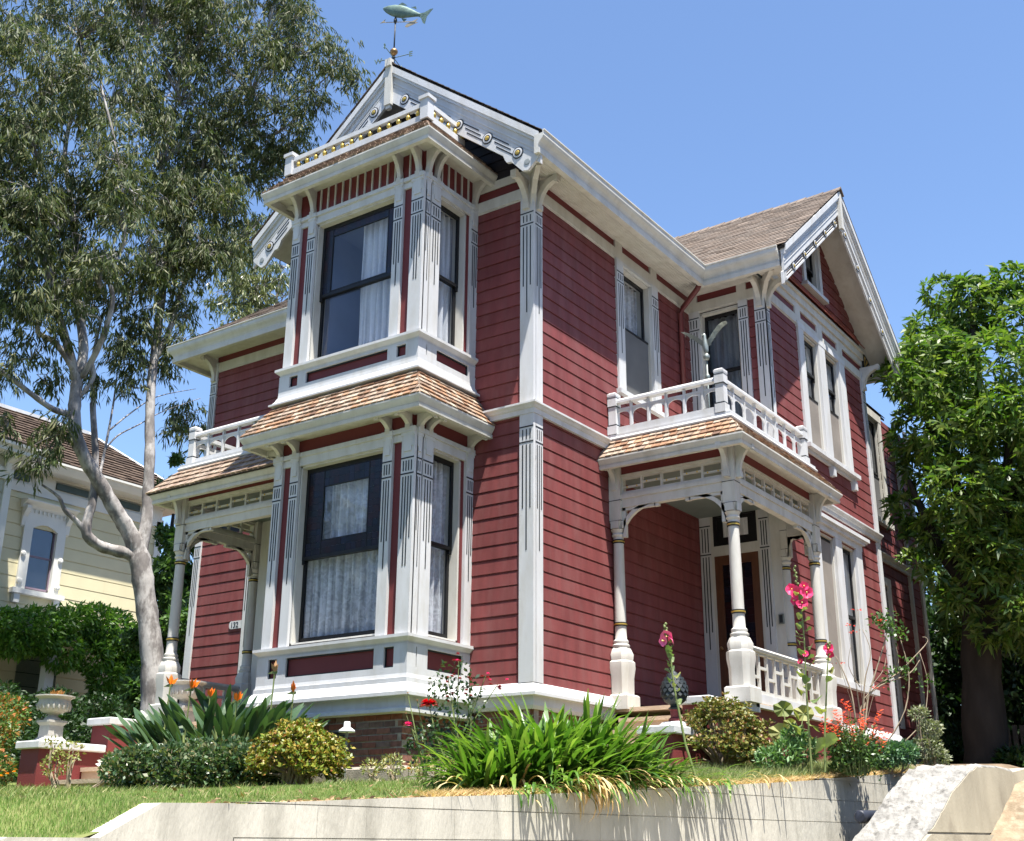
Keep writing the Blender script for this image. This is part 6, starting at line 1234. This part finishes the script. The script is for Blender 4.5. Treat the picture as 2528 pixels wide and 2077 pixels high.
# green rose shrub in front, golden jade, right jade
ROSEL = ramp_isl('bluish_rose_leaf', [(.03,.065,.025),(.05,.10,.04),(.09,.15,.07),(.15,.20,.11),(.17,.14,.06)], .33, .2, .5)
bl = [(-2.0+.80*t+random.uniform(-.08,.08), -3.15+.56*t, gz(-2,-3)+.10+.24*random.random()**1.5, .14+.12*random.random()) for t in [-.75+.11*i for i in range(14)]]+[(-2.1,-3.0,gz(-2,-3)+.36,.18),(-1.8,-2.8,gz(-2,-3)+.38,.18)]
blob_plant('rose_shrub', bl, ROSEL, 'low spreading blue-green rose shrub in front of the bird-of-paradise plant', 'shrub', 9000, .055, .036, .4, stems=3)
JADE = ramp_isl('golden_jade_leaf', [(.08,.14,.015),(.14,.20,.02),(.24,.24,.03),(.34,.24,.04),(.08,.15,.02),(.32,.13,.04),(.11,.18,.02)], .4, .12, .45)
JADE2 = ramp_isl('olive_jade_leaf', [(.07,.11,.02),(.12,.15,.03),(.19,.19,.04),(.26,.18,.05),(.10,.14,.03),(.25,.09,.05)], .4, .12, .45)
def jade(x, y, h, R, mat, label, n=7600):
    z0 = gz(x, y); t = thing('jade_bush', (x, y, z0), label, 'bush'); st = MB(); C = []; N_ = []
    for k in range(58):
        d = Vector((random.gauss(0,1), random.gauss(0,1), abs(random.gauss(0,.9))+.15)).normalized(); e = Vector((x+d.x*R, y+d.y*R, z0+.22*h+d.z*h*.72)); m = Vector((x+d.x*R*.4, y+d.y*R*.4, z0+.12+d.z*h*.3)); st.tube([(x+random.uniform(-.12,.12), y+random.uniform(-.12,.12), z0-.02), m, e], [.024,.016,.009], 6)
        for q in range(int(n/58/5)):
            p = e+Vector((random.gauss(0,.062), random.gauss(0,.062), random.gauss(0,.05))); C.append(p); N_.append((d+Vector((0,0,.6))).normalized())
    st.build('stems', TWIGB, t, fixn=False); C = np.array(C); N_ = np.array(N_); n_ = len(C); r = norm(rng.normal(size=(n_,3))); A = norm(np.cross(N_, r)); B = np.cross(N_, A); ph = rng.random((n_,1))*6.28+np.arange(5)[None]*1.2566
    D = norm(A[:,None]*np.cos(ph)[...,None]+B[:,None]*np.sin(ph)[...,None]+N_[:,None]*.55).reshape(-1,3); P = np.repeat(C, 5, 0); V, F4 = leaves(P, D, .045*(.7+.6*rng.random(len(P))), .027*(.8+.4*rng.random(len(P))), .2); np_mesh('foliage', V, F4, mat, t)
jade(-1.00, -2.70, .60, .42, JADE, 'golden-tipped jade bush in front of the brick foundation', 11500)
jade(2.02, .72, .80, .42, JADE2, 'rounded olive jade bush in front of the corner porch column', 8600)
# roses by the bay
RP = pm('red_rose_petal', (.72,.03,.05), .5, .2, 20, .0); PK = pm('pink_petal', (.80,.10,.30), .5, .25, 20, 0); FADED = pm('faded_rose_petal', (.42,.07,.08), .6, .3, 20, 0)
rs = thing('rose_bush', (.6, -2.25, -1.1), 'leggy rose bush with one big red bloom and faded pink clusters beside the bay', 'rose bush')
st = MB(); fo = []
def stem_to(st, a, b, r=.006, bend=.06):
    a = Vector(a); b = Vector(b); m = (a+b)/2+Vector((random.uniform(-bend,bend), random.uniform(-bend,bend), .04)); st.tube([a, m, b], [r*1.4, r, r*.7], 5)
def bloom(c, R, mat, parent, n=26, name='flower'):
    f = MB(); c = Vector(c)
    for k in range(n):
        t = k/n; a = k*2.4; up_ = .95-1.1*t; d = Vector((math.cos(a)*(.35+.75*t), math.sin(a)*(.35+.75*t), up_)).normalized(); s = d.cross(Vector((0,0,1))).normalized()*R*.42; l = R*(.65+.4*t); p = c
        f.add([p-s*.3, p+d*l*.55-s, p+d*l-s*.5+Vector((0,0,-.1*R)), p+d*l+s*.5+Vector((0,0,-.1*R)), p+d*l*.55+s, p+s*.3], [(0,1,2,3,4,5)])
    return f.build(name, mat, parent, fixn=False)
base = Vector((.62, -2.25, gz(.6,-2.25)))
cl_ = [((.42,-2.40,-.435),.10,RP,40),((.26,-2.51,-.63),.058,PK,20)]
for c, R, mt, n in cl_: stem_to(st, base+Vector((random.uniform(-.2,.1),-.1,0)), c); bloom(c, R, mt, rs, n)
for c in ((.65,-2.24,-.02),(.57,-2.30,-.18),(.74,-2.18,-.19),(.87,-2.09,-.16),(.965,-2.02,-.24),(.75,-2.17,-.30),(.60,-2.27,-.36)):
    stem_to(st, base+Vector((random.uniform(-.15,.2),random.uniform(-.1,.1),0)), c)
    for k in range(random.randint(3,5)): bloom((c[0]+random.gauss(0,.045), c[1]+random.gauss(0,.04), c[2]+random.gauss(0,.03)), .034, FADED if random.random() < .7 else PK, rs, 8)
for c in ((.33,-2.47,-.40),(.25,-2.52,-.33),(.22,-2.5,-.52)): stem_to(st, base+Vector((-.2,-.15,0)), c); bloom(c, .02, pm('dry_bud', (.55,.38,.26), .7, .2), rs, 6, 'bud')
st.build('stems', TWIG, rs, fixn=False)
P, d = ball_pts((.62,-2.24,-.45), .30, 420, .2, 1.5); P2, d2 = ball_pts((.40,-2.35,-.80), .24, 300, .2, 1.0); P = np.concatenate([P,P2]); V, F4 = leaves(P, norm(rng.normal(size=(len(P),3))), .05*(.7+.6*rng.random(len(P))), .034*np.ones(len(P)), .15); np_mesh('foliage', V, F4, ramp_isl('dark_rose_leaf', [(.015,.04,.018),(.03,.065,.025),(.06,.10,.04)], .35, .2, .5), rs)
# hollyhocks
def hollyhock(pts, blooms, R, label, leafy, mat):
    t = thing('hollyhock', pts[0], label, 'hollyhock', 'hollyhocks behind the block wall'); st = MB(); P_ = [Vector(p) for p in pts]; n = len(P_); st.tube(P_, [.013-.009*i/(n-1) for i in range(n)], 7)
    def at(u): k = min(n-2, int(u*(n-1))); f = u*(n-1)-k; return P_[k].lerp(P_[k+1], f)
    lf = MB(); 
    for (u, sz) in leafy:
        c = at(u); a = random.random()*6.28; d = Vector((math.cos(a), math.sin(a), .25)).normalized(); e = c+d*sz*.9; st.tube([c, e], [.004,.003], 5); nn = (d+Vector((0,0,-.4+random.random()*.8))).normalized(); s = nn.cross(Vector((0,0,1))).normalized(); u_ = s.cross(nn); ring = []
        for k in range(11): b = 2*math.pi*k/11; rr = sz*(.5+.12*(k % 2)); ring.append(e+(s*math.cos(b)+(nn*.7+u_*.5).normalized()*math.sin(b))*rr+Vector((0,0,.15*sz*math.sin(b*2))))
        lf.add([e]+ring, [(0, 1+k, 1+(k+1) % 11) for k in range(11)])
    lf.build('leaves', ramp_isl('hollyhock_leaf', [(.07,.12,.04),(.12,.18,.07),(.20,.26,.10),(.26,.27,.09)], .55, .25, .3), t, fixn=False)
    for k in range(9):
        c = P_[-1].lerp(P_[-2], k/9*.9); a = k*2.4; st.lathe([(.002,-.012),(.012,-.004),(.013,.006),(.002,.018)], c+Vector((math.cos(a)*.012, math.sin(a)*.012, 0)), 7)
    st.build('stem', TWIG, t, fixn=False)
    for c, r_ in blooms:
        f = MB(); c = Vector(c); v = (Vector((5.5,-9,-1.6))-c).normalized(); v = (v+Vector((random.gauss(0,.3), random.gauss(0,.3), random.gauss(.1,.3)))).normalized(); s = v.cross(Vector((0,0,1))).normalized(); u_ = s.cross(v); q = []
        for ring, rr, dep in ((0, .15, -.25), (1, .6, .0), (2, 1.0, .12)):
            for k in range(20): b = 2*math.pi*k/20; w2 = 1+.06*math.cos(5*b)+.04*math.sin(11*b); q.append(c+(s*math.cos(b)+u_*math.sin(b))*r_*rr*w2+v*r_*(dep+.06*math.sin(5*b+ring)))
        f.add(q, [(i, (i+1) % 20, 20+(i+1) % 20, 20+i) for i in range(20)]+[(20+i, 20+(i+1) % 20, 40+(i+1) % 20, 40+i) for i in range(20)]); fo_ = f.build('flower', mat, t, fixn=False, smooth=True)
        f = MB(); f.lathe([(.001,0),(.008,.004),(.007,.03),(.001,.034)], c-v*r_*.2, 8, 0, (s, u_, v)); f.build('stamen', pm('pale_yellow_stamen', (.7,.6,.2), .6, .1, 3, 0), fo_)
PINKH = pm('pink_hollyhock_petal', (.80,.13,.28), .55, .3, 12, .2, 60); REDH = pm('crimson_hollyhock_petal', (.75,.035,.14), .55, .3, 12, .2, 60)
hollyhock([(2.881,-1.646,-1.2),(2.80,-1.70,-.85),(2.742,-1.745,-.396),(2.724,-1.757,-.211),(2.721,-1.759,-.079),(2.70,-1.778,.082),(2.683,-1.786,.216)], [((2.70,-1.79,.105),.056),((2.672,-1.80,.065),.052),((2.735,-1.77,.07),.045)], .05, 'single slender hollyhock with pale pink blooms in front of the acorn finial', [(u, .05+.015*math.sin(u*30)) for u in (.30,.34,.38,.42,.46,.5,.53,.56,.6,.63,.66,.7,.73,.76,.80)], PINKH)
hollyhock([(2.992,.757,-1.0),(2.995,.759,-.656),(2.999,.762,-.163),(3.016,.774,.389),(3.009,.769,.727),(2.99,.76,.95),(2.974,.744,1.19)], [((3.0,.74,.89),.08),((2.93,.73,.94),.066),((3.08,.78,.90),.07),((3.03,.75,.79),.066),((2.95,.74,.82),.05),((3.06,.77,.97),.05),((3.02,.76,.24),.035),((2.96,.75,.16),.03)], .07, 'tallest hollyhock with a cluster of crimson blooms beside the right porch column', [(.12,.16),(.2,.17),(.25,.15),(.30,.13)]+[(.33+.018*k, .085-.0012*k) for k in range(27)], REDH)
hollyhock([(3.107,.838,-.98),(3.13,.85,-.6),(3.151,.869,-.377),(3.195,.9,.058),(3.225,.921,.301),(3.23,.92,.36)], [((3.225,.91,.30),.055),((3.235,.92,.24),.045)], .05, 'shorter hollyhock with one crimson bloom, right of the tallest one', [(.15,.15),(.25,.14),(.4,.11),(.55,.08),(.6,.07),(.7,.06),(.8,.05)], REDH)
# red salvia, bare branched shrub, leafy weeds
sv = thing('salvia_bush', (3.3, 1.22, -.98), 'bushy salvia covered in coral red flower spikes near the right end of the block wall', 'bush')
st = MB(); fl = MB(); LP = []
for k in range(60):
    a = random.random()*6.28; r = .34*math.sqrt(random.random()); e = Vector((3.3+r*math.cos(a)*.9, 1.25+r*math.sin(a), -.98+random.uniform(.2,.62)*(1.15-r))); b = Vector((3.3+r*.3*math.cos(a), 1.22+r*.3*math.sin(a), -1.0)); st.tube([b, (b+e)/2+Vector((0,0,.05)), e], [.006,.005,.003], 4); LP.append(((b+e)/2, .09)); LP.append((b.lerp(e,.75), .07))
    if random.random() < .9:
        d = Vector((math.cos(a)*.5, math.sin(a)*.5, .9)).normalized()
        for q in range(12): c = e+d*q*.012; b_ = q*2.4; o_ = Vector((math.cos(b_), math.sin(b_), .3))*.042; s = Vector((-math.sin(b_), math.cos(b_), 0))*.015; fl.add([c, c+o_*.6+s, c+o_, c+o_*.6-s], [(0,1,2,3)])
st.build('stems', TWIG, sv, fixn=False); fl.build('flower_spikes', ramp_isl('coral_flower', [(.75,.09,.06),(.85,.16,.10),(.62,.05,.04)], .5, .2), sv, fixn=False)
P = np.concatenate([np.array(c)+rng.normal(size=(26,3))*s_*.7 for c, s_ in LP]); V, F4 = leaves(P, norm(rng.normal(size=(len(P),3))+np.array([0,0,.3])), .042*(.7+.6*rng.random(len(P))), .024*np.ones(len(P)), .15); np_mesh('foliage', V, F4, MIDL, sv)
bs = thing('bare_shrub', (2.85, 2.7, -.85), 'leggy shrub of bare arching canes with a leafy tip, against the gable wall', 'shrub')
br = [[(2.85,2.7,-.85,.014),(2.9,2.76,-.2,.012),(3.037,2.869,.092,.011),(3.287,3.045,.277,.010),(3.44,3.153,.446,.008),(3.596,3.263,.634,.006),(3.60,3.26,.70,.004),(3.56,3.24,.71,.003)],
[(2.85,2.7,-.85,.013),(2.95,2.8,-.1,.011),(3.031,2.865,.192,.010),(3.179,2.969,.647,.008),(3.23,3.0,.85,.006),(3.274,3.036,.956,.004)],[(2.85,2.72,-.85,.012),(2.88,2.76,-.14,.01),(3.10,2.9,.12,.009),(3.383,3.113,.261,.008),(3.508,3.201,.43,.004)],
[(2.83,2.7,-.85,.012),(2.82,2.69,-.1,.01),(2.769,2.68,.19,.008),(2.678,2.616,.474,.004)],[(2.9,2.7,-.85,.012),(3.3,2.9,-.3,.009),(3.42,3.0,.2,.007),(3.36,3.0,.7,.004)],[(2.9,2.7,-.85,.01),(3.45,3.0,-.4,.008),(3.6,3.1,.1,.005),(3.55,3.1,.5,.003)],
[(2.87,2.7,-.85,.01),(2.95,2.75,.1,.008),(3.05,2.8,.5,.005),(2.98,2.78,.8,.003)],[(3.0,2.8,.1,.006),(3.15,2.9,.3,.005),(3.2,2.95,.55,.003)],[(2.9,2.75,.1,.006),(2.8,2.7,.35,.004),(2.85,2.7,.6,.002)],[(3.1,2.9,.15,.006),(3.3,3.0,.35,.004),(3.3,3.0,.6,.002)]]
branch_mesh(br, 'canes', TWIGB, bs, 6)
P = np.concatenate([np.array(c)+rng.normal(size=(n,3))*s_ for c, n, s_ in (((3.24,3.01,.86),90,.075),((3.15,2.95,.93),50,.05),((3.33,3.05,.75),40,.06),((3.38,3.05,.33),60,.07),((3.2,2.95,.25),30,.06),((3.55,3.1,.15),24,.08))]); V, F4 = leaves(P, norm(rng.normal(size=(len(P),3))), .065*(.6+.6*rng.random(len(P))), .036*np.ones(len(P)), .15); np_mesh('foliage', V, F4, MIDL, bs)
fl = MB()
for c in ((3.05,2.51,.983),(2.93,2.42,.797),(2.95,2.44,.713),(2.81,2.34,.347),(3.14,2.58,.064),(3.2,2.9,.9)):
    for k in range(9): e = Vector(c)+Vector((random.gauss(0,.035), random.gauss(0,.035), random.gauss(0,.006))); s = Vector((0,0,.006)); d = Vector((random.gauss(0,1), random.gauss(0,1), 0)).normalized()*.03; fl.add([e, e+d*.5+s, e+d, e+d*.5-s], [(0,1,2,3)])
fl.build('flowers', pm('scarlet_petal', (.8,.06,.03), .5, .1, 3, 0), bs, fixn=False); st = MB()
for c in ((3.05,2.51,.983),(2.93,2.42,.797),(2.95,2.44,.713),(2.81,2.34,.347),(3.14,2.58,.064)): st.tube([(2.95,2.6,-.85),(2.95+(c[0]-2.95)*.5,2.5,c[2]*.4-.3),c],[.004,.003,.002],4)
st.build('flower_stalks', TWIGB, bs, fixn=False)
blob_plant('leafy_weed', [(3.33,2.3,-.72,.16),(3.45,2.45,-.70,.14),(3.2,2.2,-.74,.14)], ramp_isl('blue_green_leaf', [(.05,.12,.06),(.08,.17,.08),(.12,.22,.11)], .5, .2), 'blue-green leafy weed at the right end of the flower bed', 'weed', 1500, .06, .03, .4, stems=3)
blob_plant('leafy_weed', [(3.62,2.75,-.62,.16),(3.66,2.8,-.42,.13),(3.58,2.7,-.25,.10),(3.7,2.8,-.74,.14)], ramp_isl('grey_green_leaf', [(.12,.15,.08),(.2,.22,.13),(.28,.28,.18)], .6, .2), 'tall grey-green weed beside the rough buttress top', 'weed', 1500, .05, .022, .4, stems=4)
blob_plant('leafy_weed', [(2.62,.55,-.86,.14),(2.75,.7,-.78,.16),(2.85,.95,-.74,.15),(2.75,.95,-.60,.12)], ramp_isl('fern_green_leaf', [(.08,.17,.05),(.12,.23,.08),(.18,.28,.12)], .5, .2), 'ferny green weed between the jade bush and salvia', 'weed', 1700, .07, .022, .5, stems=4)
bgl = MB(); t = thing('big_leaf_weed', (2.55, 1.2, -.9), 'weed with large yellowing round leaves below the porch skirt', 'weed')
for (c, R) in (((2.45,1.3,-.52),.13),((2.42,1.5,-.24),.11),((2.62,1.6,-.29),.11),((2.55,1.35,-.42),.07),((2.7,1.5,-.62),.08)):
    c = Vector(c); v = (Vector((6,-9,1))-c).normalized(); s = v.cross(Vector((0,0,1))).normalized(); u_ = s.cross(v); ring = [c+(s*math.cos(2*math.pi*k/13)*R+u_*math.sin(2*math.pi*k/13)*R*.8)*(1+.1*(k % 2))+v*.03*math.sin(k*2.1) for k in range(13)]; bgl.add([c-v*.02]+ring, [(0, 1+k, 1+(k+1) % 13) for k in range(13)])
bgl.build('leaves', ramp_isl('yellowing_leaf', [(.20,.22,.06),(.32,.32,.12),(.16,.2,.06)], .6, .3), t, fixn=False); st = MB()
for c in ((2.45,1.3,-.52),(2.42,1.5,-.24),(2.62,1.6,-.29),(2.7,1.5,-.62)): st.tube([(2.55,1.35,-.95),c],[.008,.005],5)
st.build('stalks', TWIG, t, fixn=False)
# small solar lamp by the bricks, poppies, small plant by the pier
lp = thing('garden_lamp', (-1.25, -2.1, -1.1), 'small white-topped garden lamp on a spike behind the golden jade bush', 'lamp'); mb = MB(); mb.tube([(-1.05,-1.95,-1.1),(-1.05,-1.95,-.60)], .012, 8); mb.build('spike', GREYM, lp); mb = MB(); mb.lathe([(.09,-.60),(.085,-.58),(.05,-.555),(.035,-.545),(.035,-.50),(.03,-.49)], (-1.05,-1.95,0), 16); mb.build('lamp_head', pm('white_plastic', (.7,.72,.7), .4, .05), lp, smooth=True)
for i, (x, y, lab) in enumerate(((-4.05,-3.98,'yellow poppy at the left edge of the lawn'),(-.35,-1.75,'single orange poppy before the brick foundation'))):
    t = thing('poppy', (x, y, gz(x,y)), lab, 'poppy'); f = MB(); st = MB()
    for k in range(3 if i == 0 else 1): c = (x+.07*k, y+.03*k, gz(x,y)+.16+.02*k); st.tube([(x,y,gz(x,y)), c], .003, 4); bloom(c, .035, YELF, t, 8)
    st.build('stem', TWIG, t, fixn=False)
blob_plant('sparse_weed', [(-3.95,-3.4,-.92,.16),(-3.8,-3.35,-.78,.13),(-4.0,-3.45,-.70,.08),(-3.3,-3.2,-.98,.10)], ramp_isl('yellow_green_leaf', [(.15,.2,.04),(.25,.27,.08),(.3,.22,.08)], .5, .2), 'thin yellow-green weed in front of the left stair pier', 'weed', 420, .045, .025, .4, stems=5)
blob_plant('sparse_weed', [(-.7,-1.6,-.92,.12),(-.3,-1.6,-.94,.12),(-.9,-1.7,-.95,.1),(0.0,-1.65,-.95,.12)], ramp_isl('pale_weed_leaf', [(.2,.25,.08),(.3,.32,.15),(.35,.25,.1)], .5, .2), 'pale weeds along the foot of the brick foundation', 'weed', 700, .05, .02, .4, stems=7)
# ---------------------------------------------------------------- grass
def blades(name, n, sampler, h, w_, mat, lean=.35, label=None):
    x, y, sc = sampler(n); n = len(x); z = np.array([gz(a, b) for a, b in zip(x, y)])
    az = rng.random(n)*6.283; ln = lean*rng.random(n); H_ = h*(.5+.9*rng.random(n))*sc; d = np.stack([np.cos(az)*ln, np.sin(az)*ln, np.ones(n)], 1); s = np.stack([-np.sin(az+1), np.cos(az+1), np.zeros(n)], 1)*w_/2
    B = np.stack([x, y, z-.005], 1); m = B+d*H_[:,None]*.55; tip = B+d*H_[:,None]+np.stack([np.cos(az)*ln, np.sin(az)*ln, -np.ones(n)*.15], 1)*(H_*.35)[:,None]
    V = np.stack([B-s, B+s, m+s*.75, tip, m-s*.75], 1).reshape(-1,3); F_ = np.arange(5*n).reshape(-1,5); o = np_mesh(name, V, F_, mat); tag(o, label, 'grass', kind='stuff'); return o
GRS = ramp_isl('grass_blade', [(.12,.22,.045),(.18,.30,.07),(.25,.36,.10),(.38,.42,.17),(.46,.43,.22),(.15,.26,.06)], .6, .3, .3)
def samp(n):
    # denser towards the street wall, where the lawn is seen along its surface
    y = -7.9+rng.random(n)*6.6; xw = W0.x+(y-W0.y)*.139/.99-.21; t = rng.random(n)**1.7; x = xw-t*8.5; keep = (x > -9)&~((x > -3.27)&(x < -.94)&(y > -1.4)); x, y = x[keep], y[keep]; return x, y, 1.0-.0*x
blades('lawn_grass', 230000, samp, .036, .0055, GRS, label='green lawn grass with straw-coloured tips along the top of the block wall')
def samp_w(n):
    k = rng.integers(0, 60, n); cx, cy = (rng.random(60)*8-5.5)[k], (rng.random(60)*5.5-7.3)[k]; x = cx+rng.normal(size=n)*.16; y = cy+rng.normal(size=n)*.16; xw = W0.x+(y-W0.y)*.139/.99-.22; keep = x < xw; return x[keep], y[keep], (.5+1.2*rng.random(n))[keep]
blades('lawn_weeds', 14000, samp_w, .05, .009, ramp_isl('lawn_weed_blade', [(.08,.15,.03),(.13,.22,.05),(.40,.36,.18),(.2,.28,.08)], .6, .3), .9, label='taller tufts and weeds scattered through the front lawn')
def samp2(n):
    y = -4.6+rng.random(n)*7.6; xw = W0.x+(y-W0.y)*.139/.99-.02; x = xw-np.abs(rng.normal(size=n))*.22; return x, y, 1.0+0*x
blades('dry_grass', 15000, samp2, .06, .008, DRY, 1.6, label='dry straw and fallen leaves lying along the wall top')
def samp3(n):
    y = -1.0+rng.random(n)*4.2; xw = W0.x+(y-W0.y)*.139/.99-.12; x = xw-rng.random(n)**1.4*1.2; return x, y, 1.0+rng.random(n)*.9
blades('bed_grass', 30000, samp3, .085, .007, ramp_isl('bed_grass_blade', [(.10,.17,.04),(.18,.25,.08),(.4,.4,.2),(.25,.28,.1)], .6, .3), .7, label='long tufted grass in the flower bed behind the block wall')
def samp4(n):
    k = rng.integers(0, 26, n); cy = (rng.normal(size=26)*.8+.2)[k]; co_ = np.abs(rng.normal(size=26)*.08)[k]; y = cy+rng.normal(size=n)*.07; xw = W0.x+(y-W0.y)*.139/.99-.03; x = xw-co_-np.abs(rng.normal(size=n))*.04; return x, y, .3+rng.random(n)*.9
blades('straw_heap', 3600, samp4, .07, .009, DRY, 2.6, label='heap of pale straw on the wall top below the olive jade bush')
n = 4200; y = -6.5+rng.random(n)*9.5; xw = W0.x+(y-W0.y)*.139/.99-.06; x = xw-rng.random(n)**2.2*3.5
P = np.stack([x, y, np.array([gz(a, b) for a, b in zip(x, y)])+.004+.012*rng.random(n)], 1); D = norm(rng.normal(size=(n,3))*np.array([1,1,.18])); V, F4 = leaves(P, D, .03+.06*rng.random(n), .012+.016*rng.random(n), .2)
tag(np_mesh('leaf_litter', V, F4, ramp_isl('fallen_leaf', [(.34,.22,.11),(.22,.13,.07),(.45,.34,.19),(.16,.10,.06)], .8, .1)), 'fallen brown leaves scattered over the flower bed and lawn edge', 'leaf litter', kind='stuff')
print('objects', len(bpy.data.objects))
